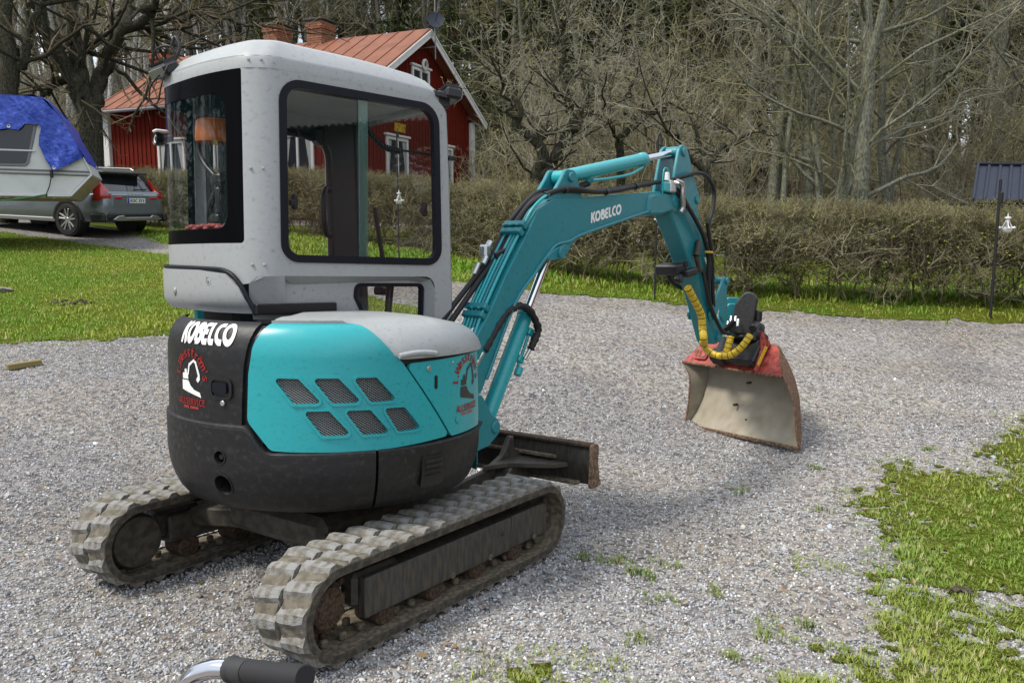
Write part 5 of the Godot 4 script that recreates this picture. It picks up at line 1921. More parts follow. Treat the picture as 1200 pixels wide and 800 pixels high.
# ---------------------------------------------------------------- small things of the yard
func build_yard_things() -> void:
	# three iron hooks with white plastic hangers
	var hooks := [
		[Vector3(7.74, 0, -7.42), Vector3(0.0, 1.0, 0.0), 1.95, "straight black iron pole at the right edge before the hedge", "white plastic hanger on the right-hand pole before the hedge", 1174.0, 265.0, true, 0.7],
		[Vector3(3.06, 0, -7.92), Vector3(0.0, 1.0, 0.0), 2.3, "black iron pole behind the excavator arm before the hedge", "white plastic hanger showing left of the excavator arm below the boom tip", 771.0, 256.0, false, 0.55],
		[Vector3(-1.12, 0, -11.0), Vector3(0.0, 1.0, 0.0), 2.35, "black iron hook pole seen through the excavator cab window", "white plastic hanger seen through the excavator cab window", 469.0, 234.0, false, 0.65]]
	for e in hooks:
		var o: Vector3 = e[0]
		o.y = ground(o.x, o.z)
		var d: Vector3 = (e[1] as Vector3).normalized()
		var dist: float = -(cam.transform.affine_inverse() * o).z
		var hang := at(e[5], e[6], dist)
		var t := thing("hook_pole", e[3], "garden hook", Transform3D(Basis(), o), "iron hook poles along the hedge")
		var g := Geo.new()
		var hgt: float = e[2]
		var pts := [Vector3(0, -0.15, 0), d * hgt * 0.5, d * hgt]
		var top: Vector3 = d * hgt
		var local := hang - o
		var sx := signf(local.x - top.x)
		if e[7]:
			pts = [Vector3(0, -0.15, 0), d * 0.9, d * (hgt - 0.02), d * hgt]
		else:
			for k in 9:
				var a := PI * k / 8.0
				pts.append(top + Vector3(sx * absf(local.x - top.x) * 0.5 * (1.0 - cos(a)), sin(a) * 0.10, 0))
			pts.append(Vector3(local.x, top.y - 0.1, local.z * 0.0))
		g.tube(pts, 0.014 if not e[7] else 0.02, 8)
		part(t, "pole", g, mats.iron)
		if e[7]:
			var cl := Geo.new()
			cl.bx(d * (hgt - 0.25) + Vector3(0.02, 0, 0.01), Vector3(0.05, 0.16, 0.05), 0.01)
			cl.tube([d * 1.62, Vector3(local.x, local.y + 0.26, local.z)], 0.008, 6)
			part(t, "clip", cl, mats.iron)
		var pz: float = local.z if e[7] else 0.0
		var h := thing("plastic_hanger", e[4], "hanger", Transform3D(Basis().scaled(Vector3(e[8], e[8], e[8])), o + Vector3(local.x, local.y, pz + (0.14 if e[7] else 0.02))), "white hangers on the hook poles")
		var w := Geo.new()
		w.lathe(Transform3D(), [Vector2(0.0, -0.135), Vector2(0.05, -0.13), Vector2(0.085, -0.10), Vector2(0.10, -0.05), Vector2(0.105, -0.035), Vector2(0.095, -0.03), Vector2(0.08, -0.09), Vector2(0, -0.11)], 20)
		part(h, "bowl", w, mats.white_plastic)
		for k in 4:
			var a := TAU * k / 4.0 + 0.3
			var r := Geo.new()
			r.tube([Vector3(cos(a) * 0.1, -0.04, sin(a) * 0.1), Vector3(cos(a) * 0.05, 0.05, sin(a) * 0.05), Vector3(cos(a) * 0.025, 0.12, sin(a) * 0.025)], 0.011, 6)
			r.rod(Vector3(cos(a) * 0.1, -0.035, sin(a) * 0.1), Vector3(cos(a) * 0.145, -0.025, sin(a) * 0.145), 0.02, 0.026, 8, 0.006)
			part(h, "rib", r, mats.white_plastic)
		var c := Geo.new()
		c.lathe(Transform3D(), [Vector2(0, 0.08), Vector2(0.035, 0.09), Vector2(0.03, 0.14), Vector2(0.065, 0.155), Vector2(0.06, 0.185), Vector2(0.02, 0.19), Vector2(0.012, 0.26), Vector2(0, 0.26)], 14)
		part(h, "top_collar", c, mats.white_plastic)
	# squared timber offcut on the gravel
	var tb := Geo.new()
	var p0 := at(8, 432, 8.05)
	var p1 := at(48, 428, 8.25)
	p0.y = ground(p0.x, p0.z) + 0.03
	p1.y = ground(p1.x, p1.z) + 0.035
	tb.bar(p0, p1, 0.075, 0.055, 0.004)
	tag(part(self, "timber_offcut", tb, mats.timber), "short yellowish squared timber lying on the gravel at left", "timber")
	# stones and soil on the lawns
	var st := stone_mesh(91)
	for e in [[-6.42, -7.7, 0.16, "grey boulder at the left edge of the lawn", "rock"]]:
		var k: float = e[2]
		var o := part(self, "boulder", st, mats.rock, Transform3D(Basis(Vector3.UP, 0.6).scaled(Vector3(k, k * 0.7, k)), Vector3(e[0], ground(e[0], e[1]) + k * 0.2, e[1])))
		tag(o, e[3], "stone")
	var r := RandomNumberGenerator.new()
	r.seed = 13
	for e in [[-5.05, -6.93, 0.34, 0.09, "dark bare soil patch with clods in the left lawn"], [3.31, 0.08, 0.07, 0.05, "small mound of grey soil on the grass at lower right"]]:
		var g := Geo.new()
		for k in 26:
			var a := r.randf() * TAU
			var d := sqrt(r.randf()) * float(e[2])
			var x: float = e[0] + cos(a) * d * 1.3
			var z: float = e[1] + sin(a) * d * 0.6
			var s: float = float(e[3]) * r.randf_range(0.25, 0.6) * (1.2 - d / e[2])
			var m := Transform3D(Basis.from_euler(Vector3(r.randf() * 6, r.randf() * 6, 0)).scaled(Vector3(s * 1.5, s, s * 1.5)), Vector3(x, ground(x, z) + s * 0.4 + 0.015, z))
			var src := st.surface_get_arrays(0)
			var vs: PackedVector3Array = src[Mesh.ARRAY_VERTEX]
			for q in range(0, vs.size(), 3):
				g.tri(m * vs[q], m * vs[q + 1], m * vs[q + 2])
		tag(part(self, "soil_heap", g, mats.soil), e[4], "soil")


func build_bicycle() -> void:
	var bar_mid := at(140, 905, 1.28)
	var grip_in := at(270, 784, 1.16)
	var grip_out := at(357, 794, 1.06)
	var t := thing("bicycle", "bicycle whose chrome handlebar with black grip pokes in at bottom left", "bicycle", Transform3D())
	var dirv := (grip_out - grip_in).normalized()
	var hb := Geo.new()
	var right := Vector3(0.9, 0.0, 0.44).normalized()
	var stem := grip_in + Vector3(-0.21, -0.16, -0.02)
	var curve := [stem, stem + Vector3(0.05, 0.0, 0.0), at(200, 880, 1.19), at(209, 822, 1.18), at(217, 803, 1.175), at(230, 790, 1.17), at(248, 784, 1.165), at(264, 783.5, 1.16), at(280, 785, 1.155)]
	hb.tube(spline(curve, 8), 0.0138, 16)
	var curve2 := [stem, stem - Vector3(0.05, 0, 0), stem + Vector3(-0.2, 0.1, 0.06), stem + Vector3(-0.23, 0.14, 0.10), stem + Vector3(-0.28, 0.14, 0.2)]
	hb.tube(spline(curve2, 8), 0.0112, 16)
	var hbp := part(t, "handlebar", hb, mats.chrome)
	for e in [[grip_in, grip_out], [stem + Vector3(-0.25, 0.14, 0.14), stem + Vector3(-0.31, 0.14, 0.26)]]:
		var a: Vector3 = e[0]
		var b: Vector3 = e[1]
		var d := (b - a).normalized()
		var l := a.distance_to(b)
		var gp := Geo.new()
		var cg := Geo.new()
		cg.tube([a - d * 0.004, a + d * 0.002, a + d * 0.008, a + d * 0.012], [0.015, 0.0185, 0.0185, 0.015], 22)
		cg.tube([a + d * 0.012, a + d * 0.014, a + d * (l * 0.235), a + d * (l * 0.245)], [0.015, 0.0168, 0.0168, 0.015], 22)
		part(hbp, "grip_collar", cg, mat("grip_collar", lin(0.03, 0.031, 0.032), 0.6))
		gp.tube([a + d * (l * 0.25), a + d * (l * 0.27), a + d * (l - 0.008), a + d * (l - 0.003)], [0.0145, 0.016, 0.0164, 0.015], 22)
		gp.tube([a + d * (l - 0.006), a + d * (l - 0.004), a + d * (l - 0.001), a + d * l], [0.015, 0.017, 0.017, 0.015], 22)
		part(hbp, "grip", gp, mat("grip", lin(0.016, 0.016, 0.018), 0.75, {"bump": texs.fine, "bump_cm": 0.03, "scale": 25.0}))
	# the rest of it, below and left of the picture
	var gy := ground(stem.x, stem.z)
	var fr := Geo.new()
	var hub := Vector3(stem.x - 0.08, gy + 0.34, stem.z - 0.42)
	var backw := Vector3(0.05, 0, 0.98)
	fr.rod(stem, stem + Vector3(0.0, -0.12, -0.02), 0.014)
	fr.rod(stem + Vector3(0, -0.12, -0.02), stem + Vector3(-0.01, -0.3, -0.1), 0.02)
	for s in [-0.05, 0.05]:
		fr.tube([stem + Vector3(-0.01, -0.3, -0.1), stem + Vector3(s, -0.38, -0.14), hub + Vector3(s, 0, 0)], 0.011, 8)
	var bb := hub + backw * 0.62 + Vector3(0, -0.06, 0)
	var seat := bb + backw * 0.2 + Vector3(0, 0.42, 0)
	var rear := hub + backw * 1.06
	fr.rod(stem + Vector3(-0.01, -0.26, -0.08), bb, 0.018)
	fr.rod(stem + Vector3(-0.01, -0.16, -0.05), seat, 0.016)
	fr.rod(bb, seat, 0.016)
	fr.rod(bb, rear, 0.01)
	fr.rod(seat, rear, 0.01)
	part(t, "frame", fr, mats.car_black)
	for hb2 in [hub, rear]:
		var wg := Geo.new()
		var wx := Transform3D(Basis(Vector3(0, 0, 1), PI / 2), hb2)
		var pr := []
		for k in 11:
			var a := TAU * k / 10.0
			pr.append(Vector2(0.32 + cos(a) * 0.019, sin(a) * 0.019))
		wg.lathe(wx, pr, 36, 0.3)
		var wp := part(t, "wheel", wg, mats.tyre)
		var sg := Geo.new()
		for k in 18:
			var a := TAU * k / 18.0
			sg.rod(hb2 + Vector3(0.02 * (1 if k % 2 else -1), 0, 0), hb2 + Vector3(0, sin(a) * 0.3, cos(a) * 0.3), 0.0012, -1, 4)
		part(wp, "spokes", sg, mats.steel)


# ---------------------------------------------------------------- the excavator
const BR := 0.785               # radius of the round tail
var SWING := Transform3D(Basis(Vector3(cos(deg_to_rad(14)), 0, sin(deg_to_rad(14))), Vector3.UP, Vector3(-sin(deg_to_rad(14)), 0, cos(deg_to_rad(14)))), Vector3())
var BOOM: Transform3D


func th(a: Array) -> PackedVector2Array:         # [angle, y, ...] on the round tail -> metres along it
	var o := PackedVector2Array()
	for k in range(0, a.size(), 2):
		o.append(Vector2(deg_to_rad(a[k]) * BR, a[k + 1]))
	return o


func tail(q: Vector2, off := 0.0) -> Vector3:
	var a := q.x / BR
	var r := BR + off
	var y := q.y
	if y > 1.20:
		var t := clampf((y - 1.20) / 0.18, 0.0, 1.0) * PI * 0.5
		r = BR - 0.085 * (1.0 - cos(t)) + off * cos(t)
		y = 1.20 + 0.15 * sin(t) + off * sin(t)
	return Vector3(cos(a) * r, y, sin(a) * r)


func logo(parent: Node, hgt: float, wide: float, f: Callable, side: float, m: Material) -> void:
	var s := 0.115
	var letters := [
		["K", 0.64, [[[0.11, 0, 0.11, 1]], [[0.14, 0.42, 0.56, 1.0]], [[0.27, 0.60, 0.58, 0.0]]]],
		["O", 0.86, "ring"],
		["B", 0.66, [[[0.11, 0.11, 0.11, 0.89, 0.36, 0.89, 0.49, 0.83, 0.5, 0.68, 0.42, 0.56, 0.2, 0.54]], [[0.11, 0.11, 0.4, 0.11, 0.53, 0.18, 0.55, 0.36, 0.45, 0.5, 0.3, 0.54]]]],
		["E", 0.58, [[[0.52, 0.89, 0.2, 0.89, 0.11, 0.8, 0.11, 0.2, 0.2, 0.11, 0.52, 0.11]], [[0.11, 0.5, 0.46, 0.5]]]],
		["L", 0.52, [[[0.11, 1.0, 0.11, 0.2, 0.2, 0.11, 0.48, 0.11]]]],
		["C", 0.64, [[[0.6, 0.89, 0.38, 0.89, 0.2, 0.8, 0.11, 0.62, 0.11, 0.38, 0.2, 0.2, 0.38, 0.11, 0.6, 0.11]]]],
		["O", 0.92, "ring"]]
	var total := 0.0
	for l in letters:
		total += l[1]
	var x := 0.0
	var sx := wide / (total * hgt)
	for l in letters:
		var polys: Array[PackedVector2Array] = []
		var holes := []
		if l[2] is String:
			var o := PackedVector2Array()
			var inn := PackedVector2Array()
			var c := Vector2(l[1] * 0.5 - 0.03, 0.5)
			for k in 28:
				var a := TAU * k / 28.0
				o.append(c + Vector2(cos(a) * (l[1] * 0.5), sin(a) * 0.52))
				inn.append(c + Vector2(cos(a) * (l[1] * 0.5 - 0.24), sin(a) * 0.27))
			polys = [o]
			holes = [inn]
		else:
			for st in l[2]:
				var pl := v2(st[0])
				for e in Geometry2D.offset_polyline(pl, s, Geometry2D.JOIN_ROUND, Geometry2D.END_BUTT):
					var merged := false
					for k in polys.size():
						var mg := Geometry2D.merge_polygons(polys[k], e)
						var solid := []
						for z in mg:
							if not Geometry2D.is_polygon_clockwise(z):
								solid.append(z)
						if solid.size() == 1:
							polys[k] = solid[0]
							for z in mg:
								if Geometry2D.is_polygon_clockwise(z):
									var hz: PackedVector2Array = z.duplicate()
									hz.reverse()
									holes.append(hz)
							merged = true
							break
					if not merged:
						polys.append(e)
		var g := Geo.new()
		var xx := x
		var map := func(q: Vector2) -> Vector3:
			return f.call(Vector2((q.x + xx) * sx * hgt, q.y * hgt))
		for e in polys:
			g.patch(e, holes, 0.17, map, side)
		part(parent, "logo_letter", g, m)
		x += l[1]


func decal(parent: Node, f: Callable, side: float, art: Material, txt: Material, mirror_arc: bool) -> void:       # x, y in metres round the decal's centre
	var g := Geo.new()
	g.patch(v2([-0.075, -0.055, 0.085, -0.085, 0.075, -0.06, 0.03, -0.05, 0.0, -0.03, -0.012, -0.012, -0.02, -0.006, -0.075, -0.006]), [], 0.03, f, side)
	g.patch(v2([-0.07, 0.0, -0.018, 0.0, -0.02, 0.028, -0.03, 0.03, -0.032, 0.05, -0.05, 0.05, -0.052, 0.03, -0.07, 0.028]), [], 0.03, f, side)
	g.patch(v2([-0.028, 0.02, -0.014, 0.022, -0.004, 0.066, 0.03, 0.09, 0.04, 0.082, 0.046, 0.09, 0.034, 0.104, -0.012, 0.078]), [], 0.03, f, side)
	g.patch(v2([0.036, 0.098, 0.05, 0.094, 0.076, 0.03, 0.078, 0.004, 0.062, -0.012, 0.05, 0.0, 0.056, 0.014, 0.064, 0.02]), [], 0.03, f, side)
	part(parent, "digger_emblem", g, art)
	var word := "I.Wesström's"
	for k in word.length():
		var a := deg_to_rad(172.0 - 172.0 * k / (word.length() - 1.0)) if mirror_arc else deg_to_rad(176.0 - 168.0 * k / (word.length() - 1.0))
		var c := Vector2(0.0, 0.012) + Vector2(cos(a) * 0.118, sin(a) * 0.122)
		var rot := a - PI / 2
		var cf := func(p: Vector3) -> Vector3:
			return f.call(c + Vector2(p.x, p.y).rotated(rot))
		lettering(parent, word[k], 0.041, Transform3D(), txt, 700, cf, "arc_letter")
	lettering(parent, "ALLSERVICE", 0.034, Transform3D(), txt, 700, func(p: Vector3) -> Vector3: return f.call(Vector2(p.x * 0.84, p.y - 0.112)), "word")
	for k in 11:
		if k == 4:
			continue
		var d := Geo.new()
		var x0 := -0.062 + k * 0.0115
		d.patch(v2([x0, -0.146, x0 + 0.007, -0.146, x0 + 0.007, -0.134, x0, -0.134]), [], 0.02, f, side)
		part(parent, "fine_print", d, txt)


func build_excavator() -> void:
	var root := thing("excavator", "turquoise and grey compact excavator on rubber tracks with red tilting bucket", "excavator", Transform3D(Basis(Vector3(0.572869, -0.040568, -0.818642), Vector3(0.009173, 0.999029, -0.043088), Vector3(0.819596, 0.017174, 0.572685)), Vector3()))
	BOOM = SWING * Transform3D(Basis(Vector3(cos(deg_to_rad(-10)), 0, sin(deg_to_rad(-10))), Vector3.UP, Vector3(-sin(deg_to_rad(-10)), 0, cos(deg_to_rad(-10)))), Vector3(0.78, 0, 0.25))
	undercarriage(root)
	upper(root)
	cab(root)
	boom(root)
	bucket(root)


func belt_path(x: float) -> Array:          # [point, tangent] along the track loop, x metres from the rear top, running forward on top
	var r := 0.2
	var yc := 0.2136
	var xr := -0.738
	var xf := 0.764
	var run := xf - xr
	var total := 2.0 * run + TAU * r
	x = fposmod(x, total)
	if x < run:
		return [Vector2(xr + x, yc + r), Vector2(1, 0)]
	x -= run
	if x < PI * r:
		var a := PI / 2 - x / r
		return [Vector2(xf + cos(a) * r, yc + sin(a) * r), Vector2(sin(a), -cos(a))]
	x -= PI * r
	if x < run:
		return [Vector2(xf - x, yc - r), Vector2(-1, 0)]
	x -= run
	var a := -PI / 2 - x / r
	return [Vector2(xr + cos(a) * r, yc + sin(a) * r), Vector2(sin(a), -cos(a))]


func undercarriage(root: Node3D) -> void:
	var r := 0.2
	var total := 2.0 * (0.764 + 0.738) + TAU * r
	var lugs := []
	for v in 3:
		var rr := RandomNumberGenerator.new()
		rr.seed = 40 + v
		var lg := Geo.new()
		# a worn tread block, broad at its foot
		var rows := []
		for k in 5:
			var z := -0.072 + 0.036 * k
			var w := 0.034 + rr.randf_range(-0.004, 0.004)
			var h := 0.021 + rr.randf_range(-0.004, 0.003)
			var sh := -0.012 + 0.006 * k
			var endk := 0.75 if k == 0 or k == 4 else 1.0
			rows.append([Vector3(-w - 0.008 + sh, -0.008, z), Vector3(-w * 0.62 * endk + sh, h * endk, z), Vector3(w * 0.5 * endk + sh, h * 1.05 * endk, z), Vector3(w + 0.010 + sh, -0.008, z)])
		lg.grid(rows, false, 0.75)
		for e in [0, 4]:
			var q: Array = rows[e]
			lg.quad(q[0], q[1], q[2], q[3])
		lugs.append(lg.mesh())
	for side: float in [-1.0, 1.0]:
		var z0 := 0.562 * side
		var z1 := 0.862 * side
		var zi := minf(z0, z1)
		var zo := maxf(z0, z1)
		var rows := []
		var edge_a := []
		var m := 150
		for k in m:
			var b := belt_path(total * k / m)
			var p: Vector2 = b[0]
			var t: Vector2 = b[1]
			var nn := Vector2(-t.y, t.x)
			var row := []
			for s in [[zi, -0.034], [zi, -0.004], [zi + 0.012, 0.004], [zi + 0.138, 0.004], [zi + 0.144, -0.012], [zi + 0.156, -0.012], [zi + 0.162, 0.004], [zo - 0.012, 0.004], [zo, -0.004], [zo, -0.034]]:
				var q: Vector2 = p + nn * s[1]
				row.append(Vector3(q.x, q.y, s[0]))
			rows.append(row)
		rows.append(rows[0])
		var g := Geo.new()
		g.grid(rows, false, 0.7)
		var belt := part(root, "rubber_track", g, mats.track)
		var ig := Geo.new()
		var rows2 := []
		for k in m + 1:
			var b := belt_path(total * k / m)
			var nn := Vector2(-(b[1] as Vector2).y, (b[1] as Vector2).x)
			var q: Vector2 = b[0] - nn * 0.034
			var q2: Vector2 = b[0] - nn * (0.030 + 0.004 * (k % 2))
			rows2.append([Vector3(q2.x, q2.y, zi), Vector3(q2.x, q2.y, zi + 0.11), Vector3(q.x, q.y, zi + 0.15), Vector3(q2.x, q2.y, zo - 0.11), Vector3(q2.x, q2.y, zo)])
		ig.grid(rows2, false, 0.3)
		part(belt, "inner_face", ig, mats.muddy)
		# dark edge bands
		for z in [zi - 0.0015, zo + 0.0015]:
			var eg := Geo.new()
			var band := []
			for k in m + 1:
				var b := belt_path(total * k / m)
				var nn := Vector2(-(b[1] as Vector2).y, (b[1] as Vector2).x)
				var qa: Vector2 = b[0] - nn * 0.040
				var qb: Vector2 = b[0] - nn * 0.008
				band.append([Vector3(qa.x, qa.y, z), Vector3(qb.x, qb.y, z)])
			eg.grid(band, false, 0.3)
			part(belt, "edge_band", eg, mats.track_edge)
		var n := 38
		for row in 2:
			for k in n:
				var b := belt_path(total * (k + 0.5 * row) / n)
				var p: Vector2 = b[0]
				var t: Vector2 = b[1]
				var nn := Vector2(-t.y, t.x)
				var zc := (zi + 0.074) if row == 0 else (zo - 0.074)
				var fl := -1.0 if row == 0 else 1.0
				var bs := Basis(Vector3(t.x, t.y, 0), Vector3(nn.x, nn.y, 0), Vector3(0, 0, 1))
				if fl < 0:
					bs = bs * Basis(Vector3(-1, 0, 0), Vector3(0, 1, 0), Vector3(0, 0, -1))
				part(belt, "lug", lugs[(k * 7 + row) % 3], mats.lug, Transform3D(bs, Vector3(p.x, p.y, zc)))
		for k in 40:
			var b := belt_path(total * (k + 0.25) / 40)
			var p: Vector2 = b[0]
			var t: Vector2 = b[1]
			var nn := Vector2(-t.y, t.x)
			var tooth := Geo.new()
			var bs := Basis(Vector3(t.x, t.y, 0), Vector3(nn.x, nn.y, 0), Vector3(0, 0, 1))
			for s in [-0.045, 0.045]:
				tooth.box(Transform3D(bs, Vector3(p.x - nn.x * 0.05, p.y - nn.y * 0.05, (zi + zo) / 2 + s)), Vector3(0.035, 0.035, 0.03), 0.008)
			part(belt, "guide_tooth", tooth, mats.muddy)
		# frame between the wheels with its cover plate
		var zo2 := 0.822 * side
		var fg := Geo.new()
		fg.bx(Vector3(0.06, 0.215, 0.71 * side), Vector3(1.2, 0.15, 0.14), 0.01)
		fg.bx(Vector3(-0.46, 0.235, 0.73 * side), Vector3(0.28, 0.15, 0.10), 0.02)
		var frame := part(root, "track_frame", fg, mats.dark_steel)
		var pg := Geo.new()
		pg.bx(Vector3(-0.05, 0.213, zo2 - 0.02 * side), Vector3(1.06, 0.175, 0.045), 0.006)
		part(frame, "cover_plate", pg, mats.plate)
		var pg2 := Geo.new()
		pg2.bx(Vector3(0.660, 0.215, zo2 - 0.022 * side), Vector3(0.345, 0.172, 0.04), 0.006)
		pg2.rod(Vector3(0.40, 0.24, zo2 - 0.001 * side), Vector3(0.40, 0.24, zo2 + 0.004 * side), 0.018, -1, 16)
		part(frame, "front_plate", pg2, mats.plate)
		for e in [[0.40, 0.235], [0.30, 0.14], [0.70, 0.14], [0.0, 0.137]]:
			var bg := Geo.new()
			bg.rod(Vector3(e[0], e[1], zo2), Vector3(e[0], e[1], zo2 + 0.006 * side), 0.013 if e[1] > 0.2 else 0.016, -1, 10, 0.002)
			part(frame, "bolt", bg, mats.black if e[1] > 0.2 else mats.muddy)
		for k in 4:
			var rg := Geo.new()
			var x := -0.42 + 0.33 * k
			rg.rod(Vector3(x, 0.095, 0.645 * side), Vector3(x, 0.095, 0.795 * side), 0.062, -1, 20, 0.01)
			part(frame, "roller", rg, mats.rusty)
		var sp := Geo.new()
		var sx := Transform3D(Basis(Vector3.RIGHT, PI / 2 * side), Vector3(-0.738, 0.2136, 0.712 * side))
		sp.lathe(sx, [Vector2(0.0, 0.075), Vector2(0.075, 0.075), Vector2(0.086, 0.066), Vector2(0.088, 0.02), Vector2(0.115, 0.012), Vector2(0.118, -0.06), Vector2(0.0, -0.06)], 30)
		var spr := part(root, "sprocket", sp, mats.rusty)
		for k in 8:
			var bg := Geo.new()
			var a := TAU * k / 8.0
			bg.rod(sx * Vector3(cos(a) * 0.062, 0.074, sin(a) * 0.062), sx * Vector3(cos(a) * 0.062, 0.081, sin(a) * 0.062), 0.008, -1, 6)
			part(spr, "bolt", bg, mats.rusty)
		for k in 13:
			var tg := Geo.new()
			var a := TAU * k / 13.0
			tg.box(sx * Transform3D(Basis(Vector3.UP, -a), Vector3(cos(a) * 0.132, 0, sin(a) * 0.132)), Vector3(0.045, 0.03, 0.026), 0.006)
			part(spr, "tooth", tg, mats.rusty)
		# ring of dirt round the inside of the drive end
		var ring := Geo.new()
		ring.lathe(Transform3D(Basis(Vector3.RIGHT, -PI / 2 * side), Vector3(-0.738, 0.2136, 0.60 * side)), [Vector2(0.0, 0.0), Vector2(0.125, 0.0), Vector2(0.14, -0.02), Vector2(0.14, -0.05), Vector2(0.0, -0.05)], 30)
		part(root, "drive_housing", ring, mats.dark_steel)
		var id := Geo.new()
		id.lathe(Transform3D(Basis(Vector3.RIGHT, PI / 2 * side), Vector3(0.764, 0.2136, 0.712 * side)), [Vector2(0.0, 0.05), Vector2(0.05, 0.05), Vector2(0.06, 0.02), Vector2(0.13, 0.02), Vector2(0.158, 0.035), Vector2(0.16, -0.035), Vector2(0.0, -0.035)], 30)
		part(root, "idler", id, mats.dark_steel)
	var cb := Geo.new()
	cb.bx(Vector3(0, 0.33, 0), Vector3(0.80, 0.17, 0.72), 0.04)
	for s: float in [-1.0, 1.0]:
		for e in [-0.33, 0.36]:
			cb.bar(Vector3(e * 0.9, 0.30, s * 0.3), Vector3(e, 0.25, s * 0.67), 0.16, 0.1, 0.01)
	part(root, "centre_frame", cb, mats.dark_steel)
	var sl := Geo.new()
	sl.rod(Vector3(0, 0.40, 0), Vector3(0, 0.51, 0), 0.34, 0.34, 36, 0.01)
	part(root, "slew_ring", sl, mats.dark_steel)
	# dozer blade, lifted
	var bl := Geo.new()
	var rows := []
	for z in [-0.83, 0.85]:
		var row := []
		for q in [[1.285, 0.535], [1.268, 0.50], [1.258, 0.45], [1.262, 0.40], [1.285, 0.35], [1.30, 0.30], [1.325, 0.30], [1.312, 0.355], [1.29, 0.405], [1.287, 0.45], [1.30, 0.50], [1.315, 0.535], [1.285, 0.535]]:
			row.append(Vector3(q[0], q[1], z))
		rows.append(row)
	bl.grid(rows, false, 0.6)
	var blade := part(root, "dozer_blade", bl, mats.plate)
	for s: float in [-1.0, 1.0]:
		var ep := Geo.new()
		ep.extrude(Transform3D(Basis(), Vector3(0, 0, 0.858 * s)), round_poly(v2([1.255, 0.555, 1.335, 0.55, 1.325, 0.44, 1.345, 0.34, 1.375, 0.29, 1.245, 0.285, 1.25, 0.42]), 0.02, 3), 0.026, 0.004)
		ep.rod(Vector3(1.292, 0.515, 0.872 * s), Vector3(1.292, 0.515, 0.8725 * s), 0.015, -1, 14)
		part(blade, "end_plate", ep, mats.worn_steel)
	var lip := Geo.new()
	lip.bar(Vector3(1.288, 0.545, -0.845), Vector3(1.288, 0.545, 0.845), 0.07, 0.018, 0.004)
	part(blade, "top_rail", lip, mats.rusty)
	var sh := Geo.new()
	sh.bar(Vector3(1.24, 0.455, -0.3), Vector3(1.24, 0.455, 0.62), 0.03, 0.022, 0.004)
	sh.bar(Vector3(1.245, 0.315, -0.3), Vector3(1.245, 0.315, 0.78), 0.05, 0.02, 0.004)
	part(blade, "stiffener", sh, mats.muddy)
	for s: float in [-1.0, 1.0]:
		var am := Geo.new()
		am.extrude(Transform3D(Basis(), Vector3(0, 0, 0.34 * s)), v2([0.28, 0.24, 0.30, 0.36, 0.62, 0.37, 0.9, 0.40, 1.06, 0.46, 1.13, 0.56, 1.17, 0.56, 1.19, 0.47, 1.26, 0.46, 1.26, 0.31, 1.1, 0.31, 0.8, 0.29, 0.5, 0.25]), 0.035, 0.006)
		am.extrude(Transform3D(Basis(Vector3.RIGHT, PI / 2), Vector3(0, 0.415, 0)), v2([0.85, s * 0.355, 1.25, s * 0.355, 1.25, s * 0.70, 1.17, s * 0.66, 1.02, s * 0.42]), 0.03, 0.004)
		am.extrude(Transform3D(Basis(), Vector3(0, 0, 0.40 * s)), v2([0.9, 0.30, 1.02, 0.40, 1.26, 0.40, 1.26, 0.30]), 0.09, 0.008)
		part(blade, "blade_arm", am, mats.dark_steel)
	var cy := Geo.new()
	cy.rod(Vector3(0.42, 0.42, 0), Vector3(1.0, 0.44, 0), 0.06, -1, 20, 0.008)
	cy.rod(Vector3(0.98, 0.44, 0), Vector3(1.2, 0.45, 0), 0.027, -1, 14)
	part(blade, "blade_cylinder", cy, mats.dark_steel)


